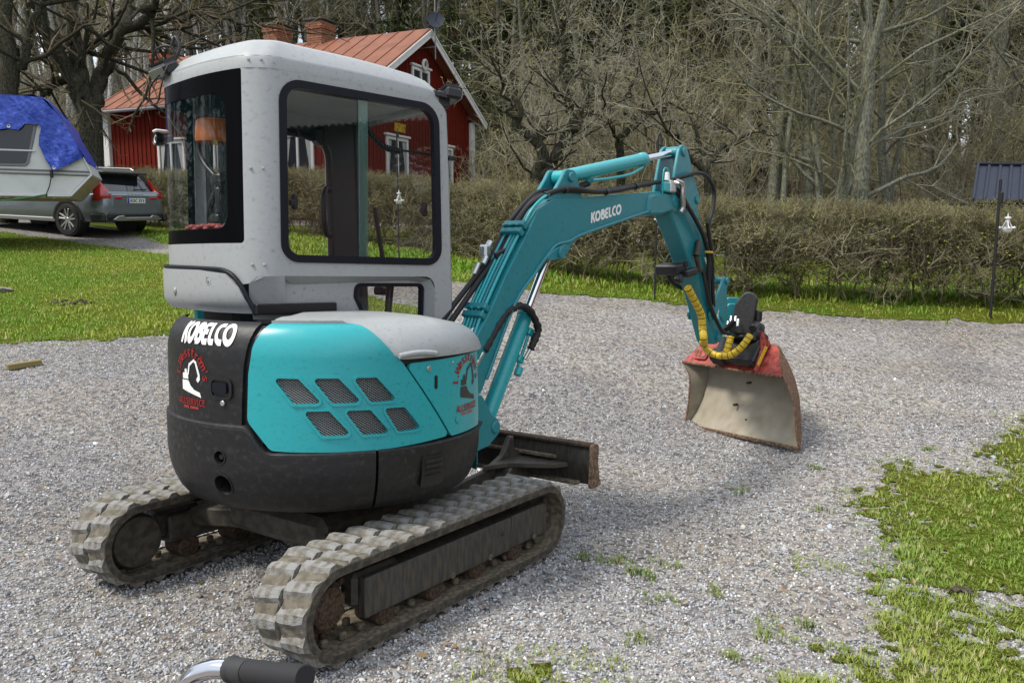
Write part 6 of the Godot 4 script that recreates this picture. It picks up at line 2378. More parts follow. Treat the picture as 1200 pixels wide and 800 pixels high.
func upper(root: Node3D) -> void:
	var X := SWING
	var skin := func(q: Vector2) -> Vector3: return tail(q)
	# revolving frame
	var rf := Geo.new()
	rf.rod(Vector3(0, 0.49, 0), Vector3(0, 0.58, 0), 0.66, 0.68, 40, 0.01)
	rf.bx(Vector3(0.5, 0.62, -0.25), Vector3(0.5, 0.16, 0.9), 0.03)
	rf.bx(Vector3(0.30, 0.80, -0.05), Vector3(0.62, 0.5, 0.5), 0.03)
	part(root, "revolving_frame", rf, mats.black, X)
	var core := Geo.new()
	core.lathe(Transform3D(), [Vector2(0, 0.55), Vector2(0.70, 0.55), Vector2(0.715, 0.9), Vector2(0.715, 1.14), Vector2(0.60, 1.27), Vector2(0, 1.27)], 40, 0.6, deg_to_rad(42), deg_to_rad(200))
	part(root, "engine_bay", core, mats.black, X)
	# bumper skirt of the counterweight: rim height and radius by angle
	for seg in [["counterweight", 104.8, 214.0], ["side_skirt", 40.0, 103.9]]:
		var rim_y := func(a: float) -> float:
			var t := clampf((a - 138.5) / 8.0, 0.0, 1.0)
			return lerpf(0.792, 0.905, t * t * (3.0 - 2.0 * t))
		var shell := func(q: Vector2) -> Vector3:
			var a := q.x / BR
			var ys := [0.505, 0.512, 0.545, 0.60, 0.66, 0.72, 1.0]
			var rs := [0.70, 0.718, 0.745, 0.772, 0.788, 0.796, 0.80]
			var rr: float = rs[6]
			for k in 6:
				if q.y < ys[k + 1]:
					rr = lerpf(rs[k], rs[k + 1], clampf((q.y - ys[k]) / (ys[k + 1] - ys[k]), 0.0, 1.0))
					break
			rr -= 0.03 * (1.0 - clampf((rad_to_deg(a) - 40.0) / 12.0, 0.0, 1.0))
			return Vector3(cos(a) * rr, q.y, sin(a) * rr)
		var n := 60 if seg[0] == "counterweight" else 28
		var face := PackedVector2Array()
		for k in n + 1:
			face.append(Vector2(deg_to_rad(lerpf(seg[1], seg[2], float(k) / n)) * BR, 0.512))
		for k in n + 1:
			var a: float = lerpf(seg[2], seg[1], float(k) / n)
			face.append(Vector2(deg_to_rad(a) * BR, rim_y.call(a) - 0.022))
		var sockets := []
		if seg[0] == "counterweight":
			sockets = [circle2(Vector2(deg_to_rad(155.8) * BR, 0.757), 0.028, 20), circle2(Vector2(deg_to_rad(155.6) * BR, 0.628), 0.047, 26)]
		var g := Geo.new()
		g.patch(face, sockets, 0.036, shell, -1.0)
		var lows := []
		var highs := []
		for k in n + 1:
			var a: float = lerpf(seg[1], seg[2], float(k) / n)
			var ra := deg_to_rad(a)
			var rim: float = rim_y.call(a)
			var edge: Vector3 = shell.call(Vector2(ra * BR, 0.512))
			var tope: Vector3 = shell.call(Vector2(ra * BR, rim - 0.022))
			var lo := []
			for rr in [0.60, 0.685]:
				lo.append(Vector3(cos(ra) * rr, 0.502, sin(ra) * rr))
			lo.append(edge)
			lows.append(lo)
			var hi := [tope]
			for q in [[0.796, rim - 0.008], [0.785, rim], [0.752, rim + 0.002], [0.745, rim - 0.02], [0.72, rim - 0.02]]:
				hi.append(Vector3(cos(ra) * q[0], q[1], sin(ra) * q[0]))
			highs.append(hi)
		g.grid(lows, false, 0.5)
		g.grid(highs, false, 0.72)
		for e in [0, n]:
			var ring2 := []
			ring2.append_array(lows[e])
			var a: float = seg[1] if e == 0 else seg[2]
			for y in [0.60, 0.66, 0.72]:
				ring2.append(shell.call(Vector2(deg_to_rad(a) * BR, y)))
			ring2.append_array(highs[e])
			g.fan(ring2, (lows[e][0] + highs[e][5]) * 0.5, Vector3(-sin(deg_to_rad(a)), 0, cos(deg_to_rad(a))) * (1.0 if e else -1.0))
		var cw := part(root, seg[0], g, mats.skirt, X)
		if seg[0] == "counterweight":
			for k in 2:
				var loop: PackedVector2Array = sockets[k]
				var hg := Geo.new()
				hg.rim(loop, shell, 0.10 if k else 0.045, -1.0)
				var bot := []
				var mid := Vector3()
				for q in loop:
					var s: Vector3 = shell.call(q)
					s -= Vector3(s.x, 0, s.z).normalized() * (0.098 if k else 0.043)
					bot.append(s)
					mid += s / loop.size()
				hg.fan(bot, mid, Vector3(mid.x, 0, mid.z).normalized())
				var sock := part(cw, "recess", hg, mats.skirt)
				var rg := Geo.new()
				var big: PackedVector2Array = Geometry2D.offset_polygon(loop, 0.006)[0]
				rg.patch(big, [loop], 0.05, func(q: Vector2) -> Vector3: return shell.call(q) * Vector3(1.004, 1, 1.004), -1.0)
				rg.rim(big, func(q: Vector2) -> Vector3: return shell.call(q) * Vector3(1.004, 1, 1.004), 0.004, -1.0)
				part(sock, "rim", rg, mats.skirt)
				if k == 0:
					var tg := Geo.new()
					var o := Vector3(mid.x, 0, mid.z).normalized()
					tg.rod(mid, mid + o * 0.035, 0.017, 0.014, 14, 0.003)
					part(sock, "plug", tg, mats.skirt)
		else:
			var lv := func(q: Vector2) -> Vector3:
				var a := q.x / BR
				var rr := 0.801 + 0.002 - clampf(0.66 - q.y, 0, 1) * 0.22
				return Vector3(cos(a) * rr, q.y, sin(a) * rr)
			var fg := Geo.new()
			var frame := rrect(deg_to_rad(78.6) * BR, 0.588, deg_to_rad(88.6) * BR, 0.735, 0.012)
			fg.patch(frame, [], 0.03, lv, -1.0)
			fg.rim(frame, lv, 0.01, -1.0)
			var fp := part(cw, "louvre_panel", fg, mats.black)
			for k in 4:
				var sg := Geo.new()
				var y := 0.718 - 0.024 * k
				var l2 := func(q: Vector2) -> Vector3:
					var p: Vector3 = lv.call(q)
					return p + Vector3(p.x, 0, p.z).normalized() * (0.004 + 0.006 * clampf((y - q.y) / 0.012, 0, 1))
				sg.patch(rrect(deg_to_rad(80.2) * BR, y - 0.012, deg_to_rad(87.2) * BR, y, 0.003), [], 0.03, l2, -1.0)
				part(fp, "louvre", sg, mats.skirt)
	# black tail hatch
	var hatch := round_poly(th([214, 0.86, 147.8, 0.86, 147.4, 1.0, 146.6, 1.16, 145.2, 1.24, 142.2, 1.375, 214, 1.40]), [0.01, 0.012, 0.1, 0.1, 0.06, 0.02, 0.01])
	var hg := Geo.new()
	hg.patch(hatch, [], 0.045, skin, -1.0)
	hg.rim(hatch, skin, 0.02, -1.0)
	var ht := part(root, "tail_hatch", hg, mats.skirt, X)
	logo(ht, 0.098, 0.365, func(q: Vector2) -> Vector3: return tail(Vector2(deg_to_rad(176.6) * BR - q.x, 1.237 + q.y - q.x * 0.004), 0.0025), 1.0, mats.white_print)
	decal(ht, func(q: Vector2) -> Vector3: return tail(Vector2(deg_to_rad(170.2) * BR - q.x * 0.95, 1.085 + q.y * 0.9), 0.0025), 1.0, mats.white_print, mats.red_print, true)
	# latch
	var la := func(q: Vector2) -> Vector3: return tail(q, 0.004)
	var lg := Geo.new()
	var cx := deg_to_rad(155.2) * BR
	var ring := rrect(cx - 0.062, 1.012, cx + 0.062, 1.108, 0.03)
	var inner := rrect(cx - 0.05, 1.024, cx + 0.05, 1.097, 0.022)
	lg.patch(ring, [inner], 0.03, func(q: Vector2) -> Vector3: return tail(q, 0.009), -1.0)
	lg.rim(ring, func(q: Vector2) -> Vector3: return tail(q, 0.009), 0.01, -1.0)
	lg.rim(inner, func(q: Vector2) -> Vector3: return tail(q, 0.009), 0.01, -1.0)
	var lt := part(ht, "latch", lg, mats.black)
	var pg := Geo.new()
	var pad := rrect(cx - 0.036, 1.040, cx + 0.042, 1.087, 0.012)
	pg.patch(pad, [], 0.03, func(q: Vector2) -> Vector3: return tail(q, 0.012), -1.0)
	pg.rim(pad, func(q: Vector2) -> Vector3: return tail(q, 0.012), 0.012, -1.0)
	part(lt, "paddle", pg, mats.rubber_seal)
	var ky := Geo.new()
	var kp := tail(Vector2(cx - 0.012, 0.997))
	ky.rod(kp, kp + Vector3(kp.x, 0, kp.z).normalized() * 0.012, 0.012, -1, 14, 0.002)
	part(lt, "keyhole", ky, mats.steel)
	# turquoise engine cover with six mesh openings
	var cover := round_poly(th([138.2, 1.372, 143.4, 1.24, 144.9, 1.13, 145.6, 0.925, 137.8, 0.800, 131.2, 0.796, 104.3, 0.789, 75.0, 0.806, 95.2, 1.172, 98.0, 1.205, 108.2, 1.335, 113.6, 1.372]), [0.05, 0.1, 0.1, 0.05, 0.04, 0.1, 0.1, 0.015, 0.03, 0.05, 0.06, 0.04])
	var holes := []
	for e in [[[136.6, 1.117, 128.6, 1.115, 121.2, 1.005, 130.2, 1.005]], [[124.5, 1.117, 116.3, 1.115, 108.9, 1.005, 118.1, 1.005]], [[111.9, 1.116, 104.2, 1.113, 97.1, 1.005, 106.2, 1.005]],
		[[127.4, 0.974, 119.3, 0.974, 112.3, 0.864, 121.3, 0.864]], [[114.7, 0.974, 106.4, 0.972, 99.5, 0.862, 108.7, 0.862]], [[102.1, 0.975, 94.6, 0.972, 87.9, 0.864, 97.0, 0.864]]]:
		holes.append(round_poly(th(e[0]), 0.012, 4))
	var cg := Geo.new()
	cg.patch(cover, holes, 0.034, skin, -1.0)
	cg.rim(cover, skin, 0.025, -1.0)
	for h in holes:
		cg.rim(h, skin, 0.03, -1.0)
	var ec := part(root, "engine_cover", cg, mats.teal, X)
	for h in holes:
		var bz := Geo.new()
		var big: PackedVector2Array = Geometry2D.offset_polygon(h, 0.011, Geometry2D.JOIN_ROUND)[0]
		var hh: PackedVector2Array = h.duplicate()
		bz.patch(big, [hh], 0.034, func(q: Vector2) -> Vector3: return tail(q, 0.005), -1.0)
		bz.rim(big, func(q: Vector2) -> Vector3: return tail(q, 0.005), 0.006, -1.0)
		bz.rim(hh, func(q: Vector2) -> Vector3: return tail(q, 0.005), 0.012, -1.0)
		var bzp := part(ec, "opening_rim", bz, mats.teal)
		# expanded metal: crossed slanting wires
		var mesh_g := Geo.new()
		var lo: Vector2 = h[0]
		var hi: Vector2 = h[0]
		for q in h:
			lo = lo.min(q)
			hi = hi.max(q)
		var sp := 0.0175
		var sl := 0.62
		for fam: float in [-1.0, 1.0]:
			var x: float = lo.x - (hi.y - lo.y) / sl
			while x < hi.x + (hi.y - lo.y) / sl:
				var a := Vector2(x, lo.y)
				var b := Vector2(x + fam * (hi.y - lo.y) / sl, hi.y)
				for e in Geometry2D.intersect_polyline_with_polygon(PackedVector2Array([a, b]), h):
					var d: Vector2 = (e[1] - e[0])
					if d.length() < 0.004:
						continue
					var m := maxi(1, int(d.length() / 0.05))
					var pts := []
					for k in m + 1:
						pts.append(tail(e[0].lerp(e[1], float(k) / m), -0.013 + fam * 0.001))
					var nrm := Vector2(-d.y, d.x).normalized() * 0.0014
					var r1 := []
					var r2 := []
					for k in m + 1:
						var q: Vector2 = e[0].lerp(e[1], float(k) / m)
						r1.append(tail(q + nrm, -0.013 + fam * 0.0012))
						r2.append(tail(q - nrm, -0.0115 + fam * 0.0012))
					mesh_g.grid([r1, r2])
				x += sp
		part(ec, "mesh_screen", mesh_g, mat("mesh_wire", lin(0.2, 0.21, 0.21), 0.5))
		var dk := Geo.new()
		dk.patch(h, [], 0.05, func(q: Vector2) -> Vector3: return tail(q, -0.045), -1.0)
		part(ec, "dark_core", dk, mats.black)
	# dark gap strip between hatch and cover
	var gs := Geo.new()
	gs.patch(th([150, 0.85, 141, 0.80, 139, 1.36, 144, 1.37]), [], 0.05, func(q: Vector2) -> Vector3: return tail(q, -0.018), -1.0)
	part(root, "gap_seal", gs, mats.black, X)
	# tank door
	var door := round_poly(th([94.2, 1.165, 52.0, 1.182, 49.0, 0.80, 73.6, 0.800]), [0.02, 0.03, 0.02, 0.015])
	var dg := Geo.new()
	dg.patch(door, [], 0.04, skin, -1.0)
	dg.rim(door, skin, 0.025, -1.0)
	var td := part(root, "tank_door", dg, mats.teal, X)
	var slot := Geo.new()
	slot.patch(rrect(deg_to_rad(80.9) * BR, 1.036, deg_to_rad(82.3) * BR, 1.10, 0.009), [], 0.02, func(q: Vector2) -> Vector3: return tail(q, 0.002), -1.0)
	part(td, "slot", slot, mats.black)
	for e in [[84.8, 1.135, 0.013], [70.0, 0.868, 0.015], [73.0, 1.150, 0.006]]:
		var bo := Geo.new()
		var p := tail(Vector2(deg_to_rad(e[0]) * BR, e[1]))
		var o := Vector3(p.x, 0, p.z).normalized()
		bo.rod(p, p + o * 0.006, e[2], -1, 14, 0.002)
		part(td, "fastener", bo, mats.steel if e[1] > 1.0 else mats.teal)
	decal(td, func(q: Vector2) -> Vector3: return tail(Vector2(deg_to_rad(62.5) * BR - q.x, 1.03 + q.y * 1.0), 0.0025), 1.0, mats.brown_print, mats.red_print, false)
	# front closing wall of the tail on the right, swing bracket side
	var fw := Geo.new()
	fw.quad(Vector3(cos(deg_to_rad(50)) * 0.78, 0.56, sin(deg_to_rad(50)) * 0.78), Vector3(cos(deg_to_rad(50)) * 0.78, 1.17, sin(deg_to_rad(50)) * 0.78), Vector3(0.60, 1.17, 0.2), Vector3(0.60, 0.56, 0.2))
	part(root, "front_wall", fw, mats.teal_boom, X)
	# grey hood lid
	var rows := []
	var n := 44
	for k in n + 1:
		var a: float = lerpf(49.0, 139.0, float(k) / n)
		var t := clampf((a - 96.0) / 18.0, 0.0, 1.0)
		var e := lerpf(1.187, 1.345, t)
		var ra := deg_to_rad(a)
		var out := lerpf(0.795, 0.715, t)
		var top := 1.372 - 0.04 * clampf((75.0 - a) / 26.0, 0, 1)
		var row := []
		for q in [[out - 0.03, e - 0.004], [out, e], [out + 0.002, e + 0.014], [out - 0.012, lerpf(e, top, 0.35)], [out - 0.05, lerpf(e, top, 0.66)], [out - 0.11, lerpf(e, top, 0.88)], [out - 0.2, top - 0.004], [0.36, top + 0.004], [0.22, top + 0.004]]:
			var rr: float = q[0]
			var z := sin(ra) * rr
			var x := cos(ra) * rr
			if z < 0.2:
				z = 0.2
			row.append(Vector3(x, q[1], z))
		rows.append(row)
	var lid := Geo.new()
	lid.grid(rows, false, 0.55)
	var lp := part(root, "hood_lid", lid, mats.cab_grey, X)
	var hd := Geo.new()
	var hp := []
	for k in 7:
		var a := deg_to_rad(97.0 - 2.4 * k)
		hp.append(Vector3(cos(a) * 0.80, 1.203 + 0.010 * sin(PI * k / 6.0), sin(a) * 0.80))
	hd.tube(hp, 0.013, 8)
	part(lp, "lid_handle", hd, mats.cab_grey)
	var gp := Geo.new()
	gp.patch(th([150, 1.16, 50, 1.16, 50, 1.19, 96, 1.19, 114, 1.36, 150, 1.365]), [], 0.06, func(q: Vector2) -> Vector3: return tail(q, -0.014), -1.0)
	part(root, "lid_seal", gp, mats.black, X)
	# left body side, seen as a turquoise sliver beyond the tail
	var ls := Geo.new()
	ls.bx(Vector3(0.0, 1.06, -0.745), Vector3(0.86, 0.60, 0.03), 0.01)
	part(root, "left_cover", ls, mats.teal, X)


func cab_plan() -> Array:                     # rear outline of the cab from the right side wall round to the left, plan (x, z)
	var pts := [Vector2(-0.34, 0.19), Vector2(-0.395, 0.187), Vector2(-0.44, 0.160), Vector2(-0.498, 0.10), Vector2(-0.545, -0.03), Vector2(-0.58, -0.18), Vector2(-0.60, -0.34), Vector2(-0.612, -0.50), Vector2(-0.602, -0.62), Vector2(-0.555, -0.715), Vector2(-0.46, -0.77), Vector2(-0.34, -0.785)]
	return spline(pts, 6)


var plan_pts := []
var plan_len := []


func plan_at(s: float) -> Vector2:
	var k := 0
	while k < plan_len.size() - 2 and plan_len[k + 1] < s:
		k += 1
	var f: float = (s - plan_len[k]) / maxf(plan_len[k + 1] - plan_len[k], 1e-5)
	return (plan_pts[k] as Vector2).lerp(plan_pts[k + 1], f)


func rear(q: Vector2, off := 0.0) -> Vector3:
	var p := plan_at(q.x)
	if off != 0.0:
		var d := plan_at(q.x + 0.01) - plan_at(q.x - 0.01)
		var nn := Vector2(-d.y, d.x).normalized()
		if nn.x > 0.2 or (absf(nn.x) <= 0.2 and nn.y * p.y < 0):
			nn = -nn
		p += nn * off
	return Vector3(p.x, q.y, p.y)


func cab(root: Node3D) -> void:
	var X := SWING
	plan_pts = cab_plan()
	plan_len = [0.0]
	for k in range(1, plan_pts.size()):
		plan_len.append(plan_len[k - 1] + (plan_pts[k] as Vector2).distance_to(plan_pts[k - 1]))
	var slen: float = plan_len[-1]
	# where the glass begins: the point (-0.498, 0.10)
	var s_gl := 0.0
	for k in plan_pts.size():
		if (plan_pts[k] as Vector2).distance_to(Vector2(-0.498, 0.10)) < 0.004:
			s_gl = plan_len[k]
	var s_end := slen
	var Z := 0.19
	var wallr := func(q: Vector2) -> Vector3: return Vector3(q.x, q.y, Z)
	# right side wall
	var outer := round_poly(v2([-0.34, 2.55, 0.50, 2.52, 0.60, 2.44, 0.618, 2.1, 0.645, 1.28, 0.53, 1.28, 0.53, 1.545, -0.34, 1.548]), [0, 0.06, 0.06, 0.0, 0, 0, 0.06, 0])
	var wh := round_poly(v2([-0.352, 1.619, 0.567, 1.612, 0.545, 2.452, -0.352, 2.46]), [0.085, 0.085, 0.11, 0.10], 7)
	var sw := Geo.new()
	sw.patch(outer, [wh], 0.12, wallr, 1.0)
	sw.rim(outer, wallr, 0.04, 1.0)
	# rear right column and the strip under and over the rear glass
	var rearf := func(q: Vector2) -> Vector3: return rear(q)
	var seam := PackedVector2Array([Vector2(0.0, 2.555), Vector2(0.0, 1.548), Vector2(s_gl - 0.10, 1.545), Vector2(s_gl - 0.02, 1.512), Vector2(s_gl + 0.016, 1.507), Vector2(s_gl + 0.10, 1.572), Vector2(s_gl + 0.30, 1.588), Vector2(s_end, 1.60), Vector2(s_end, 2.56)])
	var gtop := 2.505
	var gl := PackedVector2Array([Vector2(s_gl, 1.70), Vector2(s_end - 0.06, 1.70), Vector2(s_end - 0.06, gtop + 0.02), Vector2(s_gl, gtop)])
	gl = round_poly(gl, [0.02, 0.06, 0.06, 0.02])
	sw.patch(seam, [gl], 0.06, rearf, -1.0)
	sw.rim(gl, rearf, 0.012, -1.0)
	# recess below the side window with the small window
	var low := func(q: Vector2) -> Vector3: return Vector3(q.x, q.y, 0.145 - (1.545 - q.y) * 0.04)
	var lo_out := v2([-0.37, 1.28, 0.56, 1.28, 0.56, 1.56, -0.37, 1.56])
	var lw := round_poly(v2([0.185, 1.20, 0.488, 1.20, 0.488, 1.508, 0.06, 1.512, 0.055, 1.44]), [0.0, 0.02, 0.035, 0.05, 0.04], 5)
	var lw_hole := Geometry2D.intersect_polygons(lw, v2([-1, 1.281, 1, 1.281, 1, 2, -1, 2]))[0]
	sw.patch(lo_out, [lw_hole], 0.1, low, 1.0)
	# sloping shoulder over the recess
	var up_row := []
	var low_row := []
	for k in 9:
		var sq := (s_gl - 0.02) * k / 8.0
		var tp := rear(Vector2(sq, lerpf(1.548, 1.545, k / 6.0) if k < 7 else lerpf(1.545, 1.512, (k - 6) / 2.0)))
		up_row.append(tp)
		low_row.append(Vector3(lerpf(-0.30, -0.455, k / 8.0), 1.34, lerpf(0.137, 0.085, k / 8.0)))
	var mid_row := []
	for k in 9:
		mid_row.append((low_row[k] as Vector3).lerp(up_row[k], 0.72) - Vector3(0.0, 0.0, 0.012))
	sw.grid([up_row, mid_row, low_row], false, 0.9)
	sw.grid([[Vector3(-0.36, 1.548, 0.19), Vector3(0.40, 1.545, 0.19), Vector3(0.50, 1.53, 0.19), Vector3(0.53, 1.48, 0.19), Vector3(0.53, 1.28, 0.19)], [Vector3(-0.28, 1.505, 0.144), Vector3(0.38, 1.523, 0.1445), Vector3(0.46, 1.512, 0.144), Vector3(0.494, 1.475, 0.143), Vector3(0.498, 1.28, 0.136)]], false, 0.8)
	# front right pillar return and left wall with its door opening
	sw.grid([[Vector3(0.60, 2.44, 0.19), Vector3(0.618, 2.1, 0.19), Vector3(0.645, 1.28, 0.19)], [Vector3(0.625, 2.42, 0.165), Vector3(0.643, 2.1, 0.165), Vector3(0.67, 1.28, 0.165)], [Vector3(0.625, 2.42, 0.10), Vector3(0.643, 2.1, 0.10), Vector3(0.67, 1.28, 0.10)]], false, 0.3)
	var body := part(root, "cab_shell", sw, mats.cab_grey, X)
	var left := Geo.new()
	var lwall := func(q: Vector2) -> Vector3: return Vector3(q.x, q.y, -0.785)
	var l_out := v2([-0.345, 0.75, 0.66, 0.75, 0.60, 2.55, -0.345, 2.55])
	var l_hole := round_poly(v2([-0.325, 0.95, 0.40, 0.95, 0.415, 1.6, 0.40, 2.36, -0.325, 2.40]), [0.02, 0.05, 0.0, 0.12, 0.03])
	left.patch(l_out, [l_hole], 0.12, lwall, -1.0)
	left.rim(l_hole, lwall, 0.05, -1.0)
	left.rim(l_out, lwall, 0.03, -1.0)
	part(body, "door_side", left, mats.cab_grey)
	var lin_g := Geo.new()
	lin_g.patch(l_out, [l_hole], 0.12, func(q: Vector2) -> Vector3: return Vector3(q.x, q.y, -0.735), 1.0)
	part(body, "door_trim", lin_g, mats.cab_inner)
	var seal := Geo.new()
	var ps := []
	for q in Geometry2D.offset_polygon(l_hole, 0.004)[0]:
		ps.append(Vector3(q.x, q.y, -0.742))
	ps.append(ps[0])
	seal.tube(ps, 0.022, 8)
	part(body, "door_seal", seal, mats.black)
	var dgl := Geo.new()
	dgl.patch(l_hole, [], 0.3, func(q: Vector2) -> Vector3: return Vector3(q.x, q.y, -0.79), -1.0)
	part(body, "door_glass", dgl, mats.cab_glass)
	# front: pillars, header and windscreen
	var fp := Geo.new()
	fp.bar(Vector3(0.66, 0.9, -0.76), Vector3(0.60, 2.5, -0.76), 0.06, 0.07, 0.01, Vector3.BACK)
	fp.bar(Vector3(0.655, 0.9, 0.13), Vector3(0.60, 2.48, 0.13), 0.05, 0.06, 0.01, Vector3.BACK)
	fp.bar(Vector3(0.61, 2.50, -0.78), Vector3(0.61, 2.50, 0.17), 0.08, 0.09, 0.01)
	fp.bar(Vector3(0.655, 1.0, -0.78), Vector3(0.655, 1.0, 0.17), 0.05, 0.45, 0.01)
	part(body, "front_frame", fp, mats.cab_inner)
	var ws := Geo.new()
	ws.quad(Vector3(0.66, 1.2, -0.73), Vector3(0.66, 1.2, 0.10), Vector3(0.618, 2.46, 0.10), Vector3(0.618, 2.46, -0.73))
	part(body, "windscreen", ws, mats.cab_glass)
	# roof
	var full := []
	var loop := []
	for p in plan_pts:
		loop.append(p)
	loop.append_array([Vector2(0.0, -0.79), Vector2(0.40, -0.785), Vector2(0.53, -0.765), Vector2(0.60, -0.70), Vector2(0.625, -0.58), Vector2(0.63, -0.3), Vector2(0.63, 0.0), Vector2(0.615, 0.11), Vector2(0.57, 0.17), Vector2(0.49, 0.19), Vector2(0.30, 0.19), Vector2(0.1, 0.19), Vector2(-0.1, 0.19), Vector2(-0.25, 0.19)])
	var cxy := Vector2(0.0, -0.3)
	for lvl in [[-0.0005, -0.05, 0.0], [-0.001, 0.0, 0.0], [0.006, 0.012, 0.002], [0.075, 0.085, 0.02], [0.10, 0.10, 0.026], [0.14, 0.11, 0.03], [0.22, 0.12, 0.034], [0.34, 0.128, 0.04]]:
		var ring := []
		for p in loop:
			var d: Vector2 = cxy - p
			var q: Vector2 = p + d.normalized() * clampf(lvl[0], -0.01, d.length() * 0.9)
			var fall := clampf((p.x + 0.1) / 0.75, 0.0, 1.0)
			ring.append(Vector3(q.x, 2.548 + lvl[1] - (0.035 + lvl[2]) * fall * fall, q.y))
		full.append(ring)
	var rg := Geo.new()
	rg.grid(full, true, 0.76)
	rg.fan(full[-1], Vector3(0.0, 2.683, -0.3), Vector3.UP)
	part(body, "roof", rg, mats.cab_grey)
	var hl := Geo.new()
	var hr := []
	for p in loop:
		var d: Vector2 = cxy - p
		var q: Vector2 = p + d.normalized() * 0.03
		hr.append(Vector3(q.x, 2.50 - 0.02 * clampf(p.x / 0.6, 0, 1), q.y))
	hl.fan(hr, Vector3(0, 2.50, -0.3), Vector3.DOWN)
	part(body, "headliner", hl, mats.cab_inner)
	# rear glass with its black border
	var gg := Geo.new()
	gg.patch(gl, [], 0.05, func(q: Vector2) -> Vector3: return rear(q, -0.004), -1.0)
	var rw := part(body, "rear_window", gg, mats.cab_glass_rear)
	var clear := round_poly(PackedVector2Array([Vector2(s_gl + 0.105, 1.77), Vector2(s_end - 0.10, 1.77), Vector2(s_end - 0.10, 2.42), Vector2(s_gl + 0.105, 2.40)]), [0.07, 0.03, 0.03, 0.09], 6)
	var fb := Geo.new()
	fb.patch(gl, [clear], 0.05, func(q: Vector2) -> Vector3: return rear(q, -0.001), -1.0)
	part(rw, "black_border", fb, mats.frit)
	# side window: rubber frame, two sliding panes
	var fr := Geo.new()
	var wi: PackedVector2Array = Geometry2D.offset_polygon(wh, -0.030, Geometry2D.JOIN_ROUND)[0]
	var wo: PackedVector2Array = Geometry2D.offset_polygon(wh, 0.006, Geometry2D.JOIN_ROUND)[0]
	fr.patch(wo, [wi], 0.1, func(q: Vector2) -> Vector3: return Vector3(q.x, q.y, Z + 0.008), 1.0)
	fr.rim(wo, func(q: Vector2) -> Vector3: return Vector3(q.x, q.y, Z + 0.008), 0.02, 1.0)
	fr.rim(wi, func(q: Vector2) -> Vector3: return Vector3(q.x, q.y, Z + 0.008), 0.035, 1.0)
	var wf := part(root, "side_window", fr, mats.rubber_seal, X)
	var split := 0.10
	for e in [[split + 0.03, -1.0, 0.165, "rear_pane"], [split - 0.03, 1.0, 0.178, "sliding_pane"]]:
		var pg := Geo.new()
		var half := v2([-1, 1, e[0], 1, e[0], 3, -1, 3]) if e[1] < 0 else v2([e[0], 1, 1, 1, 1, 3, e[0], 3])
		var pz: float = e[2]
		for l in Geometry2D.intersect_polygons(Geometry2D.offset_polygon(wh, -0.01)[0], half):
			pg.patch(l, [], 0.3, func(q: Vector2) -> Vector3: return Vector3(q.x, q.y, pz), 1.0)
		part(wf, e[3], pg, mats.cab_glass)
	var dv := Geo.new()
	dv.bx(Vector3(split, 2.04, 0.171), Vector3(0.052, 0.80, 0.010), 0.002)
	part(wf, "overlap_strip", dv, glass("overlap", lin(0.08, 0.2, 0.17), 0.45, 0.1))
	for e in [[0.485, 1.905], [-0.27, 1.90]]:
		var kn := Geo.new()
		kn.bx(Vector3(e[0], e[1], 0.155), Vector3(0.028, 0.075, 0.03), 0.008)
		kn.bx(Vector3(e[0] - 0.015, e[1] - 0.005, 0.165), Vector3(0.03, 0.03, 0.02), 0.004)
		part(wf, "slide_latch", kn, mats.black)
	# small lower window
	var lf := Geo.new()
	var li: PackedVector2Array = Geometry2D.offset_polygon(lw, -0.018, Geometry2D.JOIN_ROUND)[0]
	lf.patch(lw_hole, [li], 0.08, func(q: Vector2) -> Vector3: return low.call(q) + Vector3(0, 0, 0.006), 1.0)
	lf.rim(lw_hole, func(q: Vector2) -> Vector3: return low.call(q) + Vector3(0, 0, 0.006), 0.03, 1.0)
	lf.rim(li, func(q: Vector2) -> Vector3: return low.call(q) + Vector3(0, 0, 0.006), 0.03, 1.0)
	var lwp := part(root, "lower_window", lf, mats.rubber_seal, X)
	var lpg := Geo.new()
	lpg.patch(Geometry2D.intersect_polygons(li, v2([-1, 1.283, 1, 1.283, 1, 2, -1, 2]))[0], [], 0.2, func(q: Vector2) -> Vector3: return low.call(q) - Vector3(0, 0, 0.006), 1.0)
	part(lwp, "pane", lpg, mats.cab_glass)
	# grey belly box below the rear glass
	var bx := Geo.new()
	var box_o := PackedVector2Array([Vector2(s_gl - 0.055, 1.37), Vector2(s_gl - 0.028, 1.415), Vector2(s_gl + 0.018, 1.495), Vector2(s_gl + 0.10, 1.556), Vector2(s_gl + 0.30, 1.572), Vector2(s_end - 0.04, 1.58), Vector2(s_end - 0.04, 1.40), Vector2(s_end - 0.2, 1.378), Vector2(s_gl + 0.2, 1.368)])
	var belly := func(q: Vector2) -> Vector3:
		var t := clampf((q.y - 1.372) / 0.19, 0.0, 1.0)
		var bulge := 0.03 - 0.05 * pow(1.0 - t, 5.0) + (0.006 if q.y < 1.432 else 0.0)
		return rear(q, bulge)
	bx.patch(box_o, [], 0.03, belly, -1.0)
	bx.rim(box_o, belly, 0.03, -1.0)
	var bb := part(root, "belly_cover", bx, mats.cab_grey, X)
